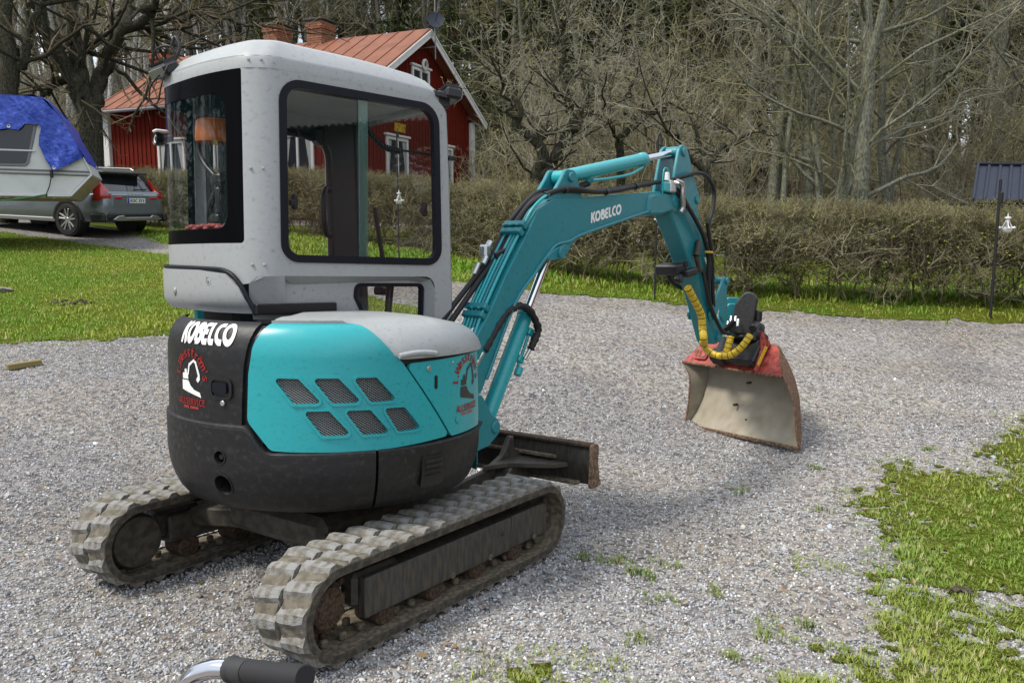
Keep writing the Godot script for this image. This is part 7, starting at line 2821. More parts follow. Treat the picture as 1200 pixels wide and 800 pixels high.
	for e in [[s_gl + 0.22, 1.522], [s_gl + 0.56, 1.462]]:
		var rc := Geo.new()
		var p: Vector3 = belly.call(Vector2(e[0], e[1]))
		var o := Vector3(p.x + 0.1, 0, p.z + 0.30).normalized()
		o = (p - Vector3(0.1, p.y, -0.3)).normalized()
		var hx2 := Transform3D(Basis(o.cross(Vector3.UP), o, Vector3.UP).orthonormalized(), p)
		rc.lathe(hx2, [Vector2(0.023, -0.002), Vector2(0.021, 0.002), Vector2(0.016, 0.0015), Vector2(0.012, -0.01), Vector2(0, -0.01)], 20)
		part(bb, "bolt_recess", rc, mats.cab_grey)
		var bo := Geo.new()
		bo.rod(hx2 * Vector3(0.004, 0.001, -0.004), hx2 * Vector3(0.004, 0.004, -0.004), 0.009, -1, 8)
		part(bb, "bolt", bo, mats.steel)
	var st := Geo.new()
	var sp := []
	for q in [Vector2(s_gl - 0.06, 1.365), Vector2(s_gl - 0.032, 1.418), Vector2(s_gl + 0.014, 1.50), Vector2(s_gl + 0.10, 1.564), Vector2(s_gl + 0.30, 1.580), Vector2(s_end - 0.03, 1.59)]:
		sp.append(q)
	var strip_pts := []
	for q in spline(sp, 10):
		strip_pts.append(rear(q, 0.014))
	st.tube(strip_pts, 0.012, 8)
	part(root, "rubber_strip", st, mats.rubber_seal, X)
	# black vent under the cab side
	var vg := Geo.new()
	vg.bx(Vector3(-0.27, 1.392, 0.155), Vector3(0.42, 0.05, 0.05), 0.004)
	part(root, "side_vent", vg, mats.black, X)
	for u in [0.034, 0.092]:
		for y in [2.535, 2.045, 1.60]:
			var bo := Geo.new()
			var p: Vector3 = rear(Vector2(s_gl - u - 0.004, y))
			var p2: Vector3 = rear(Vector2(s_gl - u - 0.004, y), 0.006)
			bo.rod(p, p2, 0.0075, 0.006, 12, 0.001)
			part(body, "dome_bolt", bo, mats.cab_grey)
	# inside
	var seat := Geo.new()
	seat.extrude(Transform3D(Basis(Vector3.UP, PI / 2), Vector3(-0.40, 1.45, -0.33)), round_poly(v2([-0.22, -0.35, 0.22, -0.35, 0.2, 0.25, 0.13, 0.36, -0.13, 0.36, -0.2, 0.25]), [0.05, 0.05, 0.1, 0.1, 0.1, 0.1], 5), 0.13, 0.03)
	seat.bx(Vector3(-0.18, 1.08, -0.33), Vector3(0.5, 0.14, 0.48), 0.04)
	part(root, "seat", seat, mats.seat, X)
	var hat := Geo.new()
	for k in 9:
		var p := Vector3(-0.52, 1.785 + 0.008 * sin(k * 2.2), -0.53 + 0.05 * k)
		hat.bx(p, Vector3(0.05, 0.025, 0.035), 0.01)
	part(root, "seat_strap", hat, mat("strap_red", lin(0.3, 0.06, 0.05), 0.8), X)
	var con := Geo.new()
	con.bx(Vector3(0.1, 1.15, -0.02), Vector3(0.75, 0.35, 0.2), 0.03)
	con.bx(Vector3(0.1, 1.15, -0.64), Vector3(0.6, 0.3, 0.18), 0.03)
	for z in [-0.02, -0.62]:
		con.rod(Vector3(0.36, 1.3, z), Vector3(0.38, 1.5, z), 0.018, 0.022, 10)
	part(root, "console", con, mats.black, X)
	var amb := Geo.new()
	amb.lathe(Transform3D(Basis(), Vector3(-0.44, 2.22, -0.40)), [Vector2(0, 0), Vector2(0.085, 0.0), Vector2(0.088, 0.02), Vector2(0.083, 0.10), Vector2(0.075, 0.115), Vector2(0, 0.118)], 26)
	var bc := part(root, "beacon", amb, mats.amber, X)
	var bs := Geo.new()
	bs.rod(Vector3(-0.44, 2.338, -0.40), Vector3(-0.44, 2.50, -0.40), 0.088, 0.07, 22, 0.01)
	part(bc, "beacon_base", bs, mats.black)
	var pole := Geo.new()
	pole.rod(Vector3(-0.40, 1.70, -0.38), Vector3(-0.40, 2.22, -0.38), 0.022, -1, 12)
	pole.tube(spline([Vector3(-0.46, 2.30, -0.52), Vector3(-0.47, 2.20, -0.52), Vector3(-0.46, 2.12, -0.47), Vector3(-0.44, 2.05, -0.38), Vector3(-0.43, 2.03, -0.33)], 5), 0.014, 8)
	pole.bx(Vector3(-0.44, 2.03, -0.33), Vector3(0.06, 0.06, 0.10), 0.015)
	pole.tube(spline([Vector3(-0.44, 2.0, -0.33), Vector3(-0.46, 1.92, -0.38), Vector3(-0.46, 1.84, -0.42), Vector3(-0.44, 1.79, -0.42)], 5), 0.016, 8)
	pole.bx(Vector3(-0.45, 1.83, -0.36), Vector3(0.04, 0.05, 0.12), 0.01)
	pole.bx(Vector3(-0.45, 1.92, -0.32), Vector3(0.03, 0.14, 0.035), 0.01)
	part(root, "inner_mount", pole, mats.black, X)
	var gh := Geo.new()
	gh.tube(spline([Vector3(0.40, 2.06, -0.72), Vector3(0.35, 2.06, -0.68), Vector3(0.325, 2.0, -0.66), Vector3(0.325, 1.86, -0.66), Vector3(0.35, 1.79, -0.68), Vector3(0.40, 1.79, -0.72)], 6), 0.018, 10)
	part(root, "grab_handle", gh, mats.black, X)
	var coil := Geo.new()
	var cp := []
	var sag := spline([Vector3(0.13, 2.36, 0.10), Vector3(0.20, 2.28, 0.08), Vector3(0.30, 2.225, 0.06), Vector3(0.40, 2.215, 0.05)], 40)
	for k in sag.size():
		var a := k * 1.05
		cp.append(sag[k] + Vector3(0.0, sin(a) * 0.012, cos(a) * 0.012))
	cp.append(Vector3(0.60, 2.21, 0.08))
	coil.tube(cp, 0.007, 6)
	part(root, "coiled_cable", coil, mats.black, X)
	var wp := Geo.new()
	wp.bar(Vector3(0.58, 1.95, -0.50), Vector3(0.63, 1.45, -0.44), 0.03, 0.02)
	wp.bar(Vector3(0.60, 2.02, -0.52), Vector3(0.60, 1.55, -0.52), 0.02, 0.03)
	wp.bx(Vector3(0.61, 1.45, -0.46), Vector3(0.08, 0.05, 0.1), 0.01)
	part(root, "wiper", wp, mats.black, X)
	var mir := Geo.new()
	mir.bx(Vector3(0.30, 2.36, -0.66), Vector3(0.07, 0.11, 0.11), 0.025)
	mir.tube([Vector3(0.18, 2.42, -0.70), Vector3(0.2, 2.36, -0.70), Vector3(0.26, 2.34, -0.68)], 0.012, 8)
	part(root, "inner_mirror", mir, mats.black, X)
	var yl := Geo.new()
	yl.box(Transform3D(Basis(Vector3(0, 0, 1), -0.08), Vector3(0.42, 2.345, 0.02)), Vector3(0.07, 0.045, 0.004))
	part(root, "yellow_tag", yl, mats.yellow, X)
	# lamps on the roof corners, left lamp on the cab flank
	for e in [[Vector3(-0.61, 2.585, -0.58), Vector3(-0.80, -0.42, 0.05), "work_lamp"], [Vector3(0.665, 2.53, 0.14), Vector3(0.86, -0.1, 0.35), "work_lamp"]]:
		var dz: Vector3 = (e[1] as Vector3).normalized()
		var sx: Vector3 = dz.cross(Vector3.UP).normalized()
		var lx := Transform3D(Basis(sx, sx.cross(dz) * 1.0, -dz), e[0])
		var lg := Geo.new()
		lg.box(lx, Vector3(0.19, 0.062, 0.09), 0.014)
		for k in 7:
			lg.box(lx * Transform3D(Basis(), Vector3(-0.078 + 0.026 * k, 0.036, 0.01)), Vector3(0.008, 0.02, 0.07))
		lg.box(lx * Transform3D(Basis(), Vector3(0.07, -0.02, 0.075)), Vector3(0.03, 0.03, 0.1), 0.005)
		var lp := part(root, e[2], lg, mats.black, X)
		var lens := Geo.new()
		lens.box(lx * Transform3D(Basis(), Vector3(0, -0.002, -0.047)), Vector3(0.165, 0.044, 0.006), 0.002)
		part(lp, "lens", lens, mats.lamp_glass)
		if e[0].x < 0:
			var cbl := Geo.new()
			var c0: Vector3 = e[0]
			cbl.tube(spline([c0 + Vector3(0.04, 0.02, 0.08), c0 + Vector3(-0.02, 0.0, 0.10), c0 + Vector3(-0.05, -0.10, 0.09), c0 + Vector3(-0.05, -0.17, 0.03), c0 + Vector3(-0.06, -0.16, -0.06), c0 + Vector3(-0.06, -0.08, -0.03), c0 + Vector3(-0.02, -0.01, 0.06)], 6), 0.004, 6)
			cbl.tube(spline([c0 + Vector3(0.05, 0.03, -0.05), c0 + Vector3(0.0, 0.07, -0.09), c0 + Vector3(-0.02, 0.11, -0.06), c0 + Vector3(0.02, 0.12, 0.02), c0 + Vector3(0.05, 0.06, 0.04)], 6), 0.006, 6)
			cbl.tube(spline([c0 + Vector3(0.04, 0.13, 0.0), c0 + Vector3(0.05, 0.17, 0.02), c0 + Vector3(0.06, 0.11, 0.05), c0 + Vector3(0.04, 0.05, 0.03)], 6), 0.009, 6)
			part(lp, "cable", cbl, mats.black)
	var fl := Geo.new()
	var fx := Transform3D(Basis(Vector3(0, 0, 1), Vector3(-1, 0, 0), Vector3(0, -1, 0)), Vector3(-0.55, 2.28, -0.905))
	fl.lathe(fx, [Vector2(0.0, -0.05), Vector2(0.022, -0.045), Vector2(0.035, -0.015), Vector2(0.037, 0.015), Vector2(0.031, 0.017), Vector2(0.022, 0.008), Vector2(0.0, 0.006)], 20)
	fl.bx(Vector3(-0.52, 2.275, -0.84), Vector3(0.03, 0.03, 0.12), 0.005)
	var flp := part(root, "flank_lamp", fl, mats.black, X)
	var hood := Geo.new()
	hood.box(Transform3D(Basis(), Vector3(-0.54, 2.322, -0.885)), Vector3(0.07, 0.014, 0.06), 0.005)
	hood.lathe(fx, [Vector2(0.016, 0.009), Vector2(0.02, 0.013), Vector2(0.025, 0.009)], 16)
	part(flp, "lamp_hood", hood, mats.white_plastic)
	var ht := Geo.new()
	ht.bx(Vector3(0.655, 2.19, 0.165), Vector3(0.05, 0.025, 0.05), 0.005)
	part(root, "hinge", ht, mats.black, X)


func boom(root: Node3D) -> void:
	var X := BOOM
	var hw := 0.09
	# swing bracket
	var sb := Geo.new()
	for s: float in [-1.0, 1.0]:
		sb.extrude(Transform3D(Basis(), Vector3(0, 0, s * 0.075)), round_poly(v2([-0.20, 0.57, 0.0, 0.60, 0.095, 0.66, 0.095, 0.735, 0.03, 0.775, -0.06, 0.90, -0.20, 0.90]), 0.035, 4), 0.03, 0.006)
	sb.rod(Vector3(-0.12, 0.5, 0), Vector3(-0.12, 0.98, 0), 0.085, -1, 20, 0.01)
	sb.rod(Vector3(0.055, 0.70, -0.10), Vector3(0.055, 0.70, 0.10), 0.036, -1, 20, 0.006)
	part(root, "swing_bracket", sb, mats.teal_boom, X)
	# boom
	var out := round_poly(v2([-0.22, 0.93, -0.06, 0.90, 0.02, 1.05, 0.22, 1.375, 0.40, 1.545, 0.50, 1.655, 0.535, 1.642, 0.69, 1.664, 0.765, 1.725, 0.90, 1.803, 1.334, 1.905, 1.78, 2.005, 1.95, 2.02, 2.06, 2.02, 2.14, 2.07, 2.14, 2.13, 2.05, 2.17, 1.713, 2.135, 1.058, 2.06, 0.60, 2.015, 0.44, 1.94, 0.35, 1.81, 0.15, 1.555, -0.01, 1.325, -0.15, 1.16, -0.24, 1.02]), [0.04, 0.04, 0.1, 0.1, 0.1, 0.06, 0.02, 0.05, 0.05, 0.1, 0.3, 0.1, 0.05, 0.04, 0.05, 0.05, 0.05, 0.1, 0.2, 0.12, 0.08, 0.2, 0.2, 0.2, 0.1, 0.05], 4)
	var bg := Geo.new()
	bg.extrude(Transform3D(), out, hw * 2.0 - 0.016, 0.003)
	var bm := part(root, "boom", bg, mats.teal_boom, X)
	# flanges that stand proud along the lower edge of both side plates
	for s: float in [-1.0, 1.0]:
		var fg := Geo.new()
		var lowpts := []
		for q in [[-0.02, 0.98], [0.22, 1.385], [0.40, 1.555], [0.52, 1.662], [0.62, 1.735], [0.76, 1.765], [0.90, 1.812], [1.334, 1.914], [1.78, 2.016]]:
			lowpts.append(Vector3(q[0], q[1], s * (hw - 0.004)))
		fg.tube(spline(lowpts, 5), 0.011, 6)
		part(bm, "edge_weld", fg, mats.teal_boom)
		var gus := Geo.new()
		gus.extrude(Transform3D(Basis(), Vector3(0, 0, s * (hw - 0.002))), round_poly(v2([0.50, 1.66, 0.54, 1.64, 0.69, 1.66, 0.775, 1.735, 0.70, 1.745, 0.60, 1.715]), 0.03, 4), 0.022, 0.004)
		gus.rod(Vector3(0.655, 1.69, s * 0.085), Vector3(0.655, 1.69, s * 0.115), 0.036, -1, 18, 0.005)
		part(bm, "pin_gusset", gus, mats.teal_boom)
		var brk := Geo.new()
		brk.extrude(Transform3D(Basis(), Vector3(0, 0, s * 0.062)), round_poly(v2([0.56, 2.0, 0.69, 2.15, 0.73, 2.205, 0.83, 2.205, 0.86, 2.15, 0.91, 2.04]), [0.0, 0.1, 0.05, 0.05, 0.06, 0.0], 5), 0.028, 0.005)
		brk.rod(Vector3(0.777, 2.158, s * 0.05), Vector3(0.777, 2.158, s * 0.092), 0.03, -1, 16, 0.005)
		part(bm, "cylinder_bracket", brk, mats.teal_boom)
	var nose := Geo.new()
	nose.rod(Vector3(2.088, 2.095, -0.10), Vector3(2.088, 2.095, 0.10), 0.072, -1, 26, 0.01)
	nose.extrude(Transform3D(), round_poly(v2([1.70, 1.97, 1.90, 1.985, 2.10, 2.035, 2.10, 2.15, 1.92, 2.16, 1.72, 2.12]), 0.04), 0.205, 0.02)
	part(bm, "boom_nose", nose, mats.teal_boom)
	logo(bm, 0.068, 0.37, func(q: Vector2) -> Vector3: return Vector3(0.998 + q.x, 1.885 + q.y + q.x * 0.222, hw - 0.0055), 1.0, mats.white_print)
	var plate := func(q: Vector3) -> Vector3: return q
	# steel pipes up the back of the boom
	for k in 5:
		var z := -0.052 + 0.026 * k
		var pg := Geo.new()
		var lift := 0.020
		var pts := []
		for q in [[-0.075, 1.20], [0.0, 1.335], [0.16, 1.57], [0.36, 1.83]] if k != 1 else [[-0.075, 1.20], [0.0, 1.335], [0.12, 1.51], [0.22, 1.65]]:
			pts.append(Vector3(q[0] - 0.016, q[1] + lift, z))
		if k == 4:
			for q in [[0.45, 1.95], [0.61, 2.03], [0.8, 2.055]]:
				pts.append(Vector3(q[0] - 0.016, q[1] + lift, z + 0.02))
		pg.tube(spline(pts, 5), 0.0095, 8)
		part(bm, "pipe", pg, mats.teal if k != 3 else mats.teal_boom)
	for e in [[0.005, 1.335, 0.57], [0.335, 1.805, 0.68]]:
		var cg := Geo.new()
		var d := Vector3(sin(e[2]), cos(e[2]), 0)
		for y in [-0.026, 0.026]:
			cg.box(Transform3D(Basis(Vector3(d.y, -d.x, 0), d, Vector3(0, 0, 1)), Vector3(e[0] - 0.02, e[1] + 0.02, 0) + d * y), Vector3(0.05, 0.038, 0.15), 0.006)
		for z in [-0.05, 0.0, 0.05]:
			cg.rod(Vector3(e[0] - 0.05, e[1] + 0.04, z), Vector3(e[0] - 0.055, e[1] + 0.045, z), 0.009, -1, 8)
		part(bm, "pipe_clamp", cg, mats.teal_boom)
	# hoses
	var hoses := [
		[[-0.26, 1.20, -0.10], [-0.174, 1.31, -0.10], [0.06, 1.53, -0.085], [0.22, 1.69, -0.07], [0.36, 1.87, -0.065], [0.58, 2.045, -0.05], [0.76, 2.075, -0.03], [0.92, 2.09, 0.0]],
		[[-0.28, 1.16, -0.06], [-0.16, 1.28, -0.07], [0.05, 1.50, -0.055], [0.21, 1.66, -0.05], [0.35, 1.83, -0.045], [0.56, 2.02, -0.03], [0.75, 2.055, -0.02]],
		[[0.24, 1.69, -0.02], [0.33, 1.83, 0.0], [0.42, 1.965, 0.03], [0.60, 2.055, 0.075], [0.76, 2.085, 0.10], [1.0, 2.085, 0.10], [1.25, 2.11, 0.095], [1.5, 2.155, 0.085], [1.70, 2.19, 0.07], [1.95, 2.235, 0.07]],
		[[0.62, 2.05, 0.05], [0.8, 2.078, 0.075], [1.05, 2.092, 0.078], [1.3, 2.125, 0.07], [1.55, 2.17, 0.06], [1.8, 2.20, 0.05]]]
	for h in hoses:
		var hg := Geo.new()
		var pts := []
		for q in h:
			pts.append(Vector3(q[0], q[1], q[2]))
		hg.tube(spline(pts, 7), 0.0165, 10)
		part(bm, "hose", hg, mats.hose)
	for e in [[0.70, 2.075, 0.09], [0.54, 2.03, 0.06], [1.15, 2.095, 0.1], [1.55, 2.165, 0.085]]:
		var cg := Geo.new()
		cg.rod(Vector3(e[0] - 0.012, e[1] - 0.003, e[2]), Vector3(e[0] + 0.012, e[1] + 0.003, e[2]), 0.022, -1, 12)
		part(bm, "hose_tie", cg, mats.black)
	var vb := Geo.new()
	vb.bx(Vector3(0.14, 1.69, -0.07), Vector3(0.055, 0.075, 0.06), 0.012)
	vb.rod(Vector3(0.15, 1.70, -0.07), Vector3(0.19, 1.745, -0.07), 0.02, -1, 10, 0.003)
	vb.rod(Vector3(0.13, 1.66, -0.05), Vector3(0.10, 1.615, -0.05), 0.018, -1, 10, 0.003)
	vb.rod(Vector3(0.10, 1.62, -0.08), Vector3(0.07, 1.56, -0.09), 0.018, -1, 10)
	var vbp := part(bm, "valve_block", vb, mats.steel)
	var vl := Geo.new()
	vl.bar(Vector3(0.17, 1.66, -0.02), Vector3(0.255, 1.70, 0.01), 0.03, 0.04, 0.008)
	part(vbp, "valve_body", vl, mats.black)
	var yc := Geo.new()
	yc.rod(Vector3(0.255, 1.698, 0.012), Vector3(0.30, 1.708, 0.03), 0.017, -1, 12, 0.003)
	yc.rod(Vector3(0.295, 1.707, 0.028), Vector3(0.312, 1.71, 0.034), 0.022, -1, 12, 0.003)
	part(vbp, "yellow_cap", yc, mats.yellow)
	var fit := Geo.new()
	var rr := RandomNumberGenerator.new()
	rr.seed = 6
	for k in 11:
		var p := Vector3(-0.20 + rr.randf_range(-0.06, 0.1), 1.10 + rr.randf_range(-0.06, 0.12), rr.randf_range(-0.10, 0.06))
		var d := Vector3(rr.randf_range(0.3, 0.8), rr.randf_range(0.4, 1.0), rr.randf_range(-0.2, 0.2)).normalized()
		fit.rod(p, p + d * 0.05, 0.016, -1, 6, 0.002)
		fit.rod(p + d * 0.05, p + d * 0.075, 0.011, -1, 10)
	part(bm, "hose_fittings", fit, mats.steel).set_meta("kind", "stuff")
	for k in 4:
		var bh := Geo.new()
		var z := -0.09 + 0.045 * k
		bh.tube(spline([Vector3(-0.32, 0.9, z), Vector3(-0.24, 1.02, z), Vector3(-0.16, 1.12, z * 0.8), Vector3(-0.10, 1.19, z * 0.6)], 6), 0.017, 8)
		part(bm, "hose", bh, mats.hose)
	# boom cylinder
	var bc := Geo.new()
	var foot := Vector3(0.07, 0.712, 0)
	var head := Vector3(0.66, 1.69, 0)
	var ax := (head - foot).normalized()
	var side_v := Vector3(ax.y, -ax.x, 0)
	bc.rod(foot + ax * 0.03, foot + ax * 0.70, 0.047, -1, 26, 0.006)
	bc.rod(foot + ax * 0.69, foot + ax * 0.735, 0.051, -1, 26, 0.006)
	bc.rod(foot - Vector3(0, 0, 0.05), foot + Vector3(0, 0, 0.05), 0.05, -1, 20, 0.006)
	bc.tube([foot + ax * 0.60 + side_v * 0.055 + Vector3(0, 0, 0.03), foot + ax * 0.48 + side_v * 0.062 + Vector3(0, 0, 0.03), foot + ax * 0.40 + side_v * 0.062 + Vector3(0, 0, 0.03)], 0.01, 8)
	for k in [0.44, 0.62]:
		bc.box(Transform3D(Basis(side_v, ax, Vector3(0, 0, 1)), foot + ax * k + side_v * 0.055 + Vector3(0, 0, 0.03)), Vector3(0.05, 0.045, 0.04), 0.006)
	bc.rod(foot + ax * 0.40 + side_v * 0.085 + Vector3(0, 0, 0.03), foot + ax * 0.345 + side_v * 0.085 + Vector3(0, 0, 0.03), 0.024, -1, 14, 0.004)
	var bcp := part(root, "boom_cylinder", bc, mats.teal, X)
	var rod := Geo.new()
	rod.rod(foot + ax * 0.73, head - ax * 0.03, 0.026, -1, 20)
	part(bcp, "piston_rod", rod, mats.chrome)
	var hs := Geo.new()
	var hp := []
	for q in [[-0.03, 1.14], [0.03, 1.205], [0.10, 1.285], [0.18, 1.35], [0.287, 1.378], [0.385, 1.34], [0.45, 1.265], [0.462, 1.215], [0.425, 1.165], [0.395, 1.12]]:
		hp.append(Vector3(q[0], q[1], 0.075))
	var fine := spline(hp, 6)
	var rads := []
	for k in fine.size():
		rads.append(0.0225 + 0.003 * sin(k * 1.9) + 0.002 * sin(k * 0.7))
	hs.tube(fine, rads, 12)
	part(bcp, "sleeved_hose", hs, mats.hose)
	var fit2 := Geo.new()
	fit2.rod(Vector3(0.39, 1.115, 0.072), Vector3(0.355, 1.06, 0.06), 0.013, -1, 10, 0.002)
	fit2.rod(Vector3(-0.04, 1.13, 0.075), Vector3(-0.075, 1.09, 0.07), 0.014, -1, 10, 0.002)
	fit2.rod(Vector3(-0.075, 1.09, 0.07), Vector3(-0.15, 1.0, 0.06), 0.018, -1, 10, 0.002)
	part(bcp, "fitting", fit2, mats.steel)
	# arm cylinder
	var ac := Geo.new()
	var a0 := Vector3(0.777, 2.158, 0)
	var a1 := Vector3(2.235, 2.478, 0)
	var aa := (a1 - a0).normalized()
	ac.rod(a0 + aa * 0.05, a0 + aa * 1.03, 0.045, -1, 26, 0.006)
	ac.rod(a0 + aa * 0.98, a0 + aa * 1.045, 0.049, -1, 26, 0.008)
	ac.rod(a0 - Vector3(0, 0, 0.045), a0 + Vector3(0, 0, 0.045), 0.045, -1, 20, 0.005)
	var ad := Vector3(aa.y, -aa.x, 0)
	ac.tube(spline([a0 + aa * 0.28 + ad * 0.055 + Vector3(0, 0, 0.05), a0 + aa * 0.5 + ad * 0.07 + Vector3(0, 0, 0.05), a0 + aa * 0.75 + ad * 0.075 + Vector3(0, 0, 0.05), a0 + aa * 0.88 + ad * 0.06 + Vector3(0, 0, 0.04), a0 + aa * 0.98 + ad * 0.052 + Vector3(0, 0, 0.02)], 5), 0.011, 8)
	ac.rod(a0 + aa * 0.30 + ad * 0.04, a0 + aa * 0.30 + ad * 0.085, 0.02, -1, 12, 0.004)
	var acp := part(root, "arm_cylinder", ac, mats.teal, X)
	var ar := Geo.new()
	ar.rod(a0 + aa * 1.04, a1 - aa * 0.03, 0.024, -1, 20)
	part(acp, "piston_rod", ar, mats.chrome)
	var sb2 := Geo.new()
	sb2.tube([a0 + aa * 0.02 + ad * 0.085, a0 + aa * 0.18 + ad * 0.082, a0 + aa * 0.30 + ad * 0.075], 0.02, 10)
	part(acp, "sleeved_hose", sb2, mats.hose)
	# arm
	var arm := Geo.new()
	for s: float in [-1.0, 1.0]:
		arm.extrude(Transform3D(Basis(), Vector3(0, 0, s * 0.073)), round_poly(v2([2.02, 2.02, 2.15, 2.02, 2.47, 2.06, 2.535, 2.15, 2.49, 2.20, 2.30, 2.50, 2.235, 2.535, 2.17, 2.50, 2.12, 2.35]), [0.05, 0.0, 0.04, 0.05, 0.03, 0.06, 0.06, 0.06, 0.1], 4), 0.026, 0.005)
		arm.rod(Vector3(2.235, 2.475, s * 0.06), Vector3(2.235, 2.475, s * 0.10), 0.035, -1, 16, 0.006)
		arm.rod(Vector3(2.475, 2.135, s * 0.06), Vector3(2.475, 2.135, s * 0.10), 0.032, -1, 16, 0.006)
	arm.rod(Vector3(2.235, 2.475, -0.05), Vector3(2.235, 2.475, 0.05), 0.045, -1, 18, 0.004)
	var body := round_poly(v2([2.03, 2.06, 2.40, 2.10, 2.52, 2.08, 2.60, 1.86, 2.78, 1.45, 2.98, 1.12, 3.01, 1.05, 2.97, 0.98, 2.88, 0.98, 2.83, 1.04, 2.62, 1.38, 2.34, 1.72]), [0.05, 0.05, 0.05, 0.2, 0.2, 0.03, 0.03, 0.03, 0.03, 0.03, 0.3, 0.3], 4)
	arm.extrude(Transform3D(), body, 0.15, 0.012)
	var armp := part(root, "arm", arm, mats.teal_boom, X)
	var hb := Geo.new()
	for e in [[2.09, 2.10, 0.11], [2.94, 1.04, 0.105]]:
		hb.rod(Vector3(e[0], e[1], -e[2]), Vector3(e[0], e[1], e[2]), 0.042, -1, 18, 0.006)
	part(armp, "pivot_pin", hb, mats.teal_boom)
	# bucket cylinder on the far face and the linkage
	var bk := Geo.new()
	var k0 := Vector3(2.475, 2.135, 0)
	var k1 := Vector3(3.03, 1.50, 0)
	var kd := (k1 - k0).normalized()
	bk.rod(k0 + kd * 0.03, k0 + kd * 0.55, 0.042, -1, 22, 0.006)
	part(root, "bucket_cylinder", bk, mats.teal_boom, X)
	var kr := Geo.new()
	kr.rod(k0 + kd * 0.55, k1, 0.022, -1, 16)
	part(root, "bucket_rod", kr, mats.chrome, X)
	var ln := Geo.new()
	for s: float in [-1.0, 1.0]:
		ln.extrude(Transform3D(Basis(), Vector3(0, 0, s * 0.095)), round_poly(v2([2.98, 1.545, 3.06, 1.52, 3.05, 1.46, 2.82, 1.19, 2.76, 1.18, 2.72, 1.24]), 0.03, 4), 0.022, 0.005)
		ln.extrude(Transform3D(Basis(), Vector3(0, 0, s * 0.07)), round_poly(v2([2.98, 1.52, 3.07, 1.53, 3.12, 1.20, 3.06, 1.14, 2.99, 1.20]), 0.03, 4), 0.024, 0.005)
	ln.rod(Vector3(3.02, 1.505, -0.12), Vector3(3.02, 1.505, 0.12), 0.03, -1, 16, 0.005)
	part(root, "link", ln, mats.teal_boom, X)
	# hoses and valves along the arm
	var ah := [
		[[2.0, 2.24, 0.08], [2.2, 2.29, 0.12], [2.38, 2.33, 0.13], [2.56, 2.32, 0.12], [2.70, 2.22, 0.12], [2.68, 2.06, 0.12], [2.60, 1.95, 0.12]],
		[[2.02, 2.22, 0.08], [2.14, 2.17, 0.11], [2.30, 2.05, 0.115], [2.46, 1.93, 0.12], [2.60, 1.78, 0.12], [2.69, 1.62, 0.11], [2.70, 1.50, 0.10]],
		[[2.05, 2.20, 0.10], [2.20, 2.10, 0.12], [2.36, 1.99, 0.125], [2.54, 1.85, 0.12], [2.64, 1.70, 0.115], [2.66, 1.56, 0.11], [2.70, 1.42, 0.1], [2.74, 1.30, 0.1]],
		[[2.60, 1.95, 0.12], [2.66, 1.80, 0.12], [2.735, 1.62, 0.11], [2.77, 1.45, 0.1], [2.80, 1.30, 0.1]],
		[[2.50, 1.72, -0.10], [2.44, 1.70, -0.13], [2.42, 1.62, -0.14], [2.47, 1.52, -0.13], [2.56, 1.46, -0.1], [2.66, 1.43, -0.08]],
		[[2.58, 1.60, 0.10], [2.60, 1.48, 0.12], [2.66, 1.36, 0.12], [2.78, 1.22, 0.12], [2.92, 1.10, 0.12], [3.06, 1.06, 0.12]]]
	for h in ah:
		var hg := Geo.new()
		var pts := []
		for q in h:
			pts.append(Vector3(q[0], q[1], q[2]))
		hg.tube(spline(pts, 6), 0.0155, 9)
		part(armp, "hose", hg, mats.hose)
	var bl := Geo.new()
	bl.box(Transform3D(Basis(Vector3(0, 0, 1), 0.15), Vector3(2.36, 1.575, 0.10)), Vector3(0.19, 0.055, 0.06), 0.012)
	bl.box(Transform3D(Basis(Vector3(0, 0, 1), 0.15), Vector3(2.28, 1.60, -0.02)), Vector3(0.16, 0.08, 0.2), 0.012)
	bl.rod(Vector3(2.20, 1.52, 0.06), Vector3(2.20, 1.52, 0.12), 0.028, -1, 14, 0.005)
	bl.rod(Vector3(2.33, 1.62, 0.08), Vector3(2.33, 1.66, 0.08), 0.016, -1, 10)
	part(armp, "valve_block", bl, mats.black)
	var vt := Geo.new()
	vt.bx(Vector3(2.02, 2.20, 0.10), Vector3(0.10, 0.09, 0.05), 0.01)
	vt.tube(spline([Vector3(2.06, 2.24, 0.13), Vector3(2.12, 2.22, 0.14), Vector3(2.13, 2.14, 0.14), Vector3(2.16, 2.06, 0.13), Vector3(2.14, 2.02, 0.12)], 5), 0.02, 8)
	part(armp, "hose_coupling", vt, mats.steel)
	var wc := Geo.new()
	wc.rod(Vector3(1.98, 2.24, 0.09), Vector3(1.98, 2.30, 0.09), 0.02, 0.016, 12, 0.004)
	part(armp, "white_plug", wc, mats.white_plastic)
	var wl := Geo.new()
	wl.tube(spline([Vector3(1.90, 2.14, 0.1), Vector3(1.90, 2.26, 0.1), Vector3(1.92, 2.32, 0.1), Vector3(1.97, 2.32, 0.1), Vector3(1.99, 2.30, 0.1)], 5), 0.006, 6)
	wl.bx(Vector3(1.96, 2.19, 0.1), Vector3(0.12, 0.07, 0.04), 0.008)
	part(armp, "wire", wl, mats.teal)
	var at2 := Geo.new()
	at2.rod(Vector3(2.50, 1.82, 0.10), Vector3(2.44, 1.70, 0.11), 0.025, -1, 10, 0.004)
	at2.rod(Vector3(2.44, 1.70, 0.11), Vector3(2.50, 1.58, 0.12), 0.02, -1, 10, 0.004)
	part(armp, "hose_union", at2, mats.dark_steel)
	var yt := Geo.new()
	yt.bx(Vector3(2.60, 1.735, 0.14), Vector3(0.12, 0.016, 0.02), 0.003)
	part(armp, "yellow_lever", yt, mats.yellow)


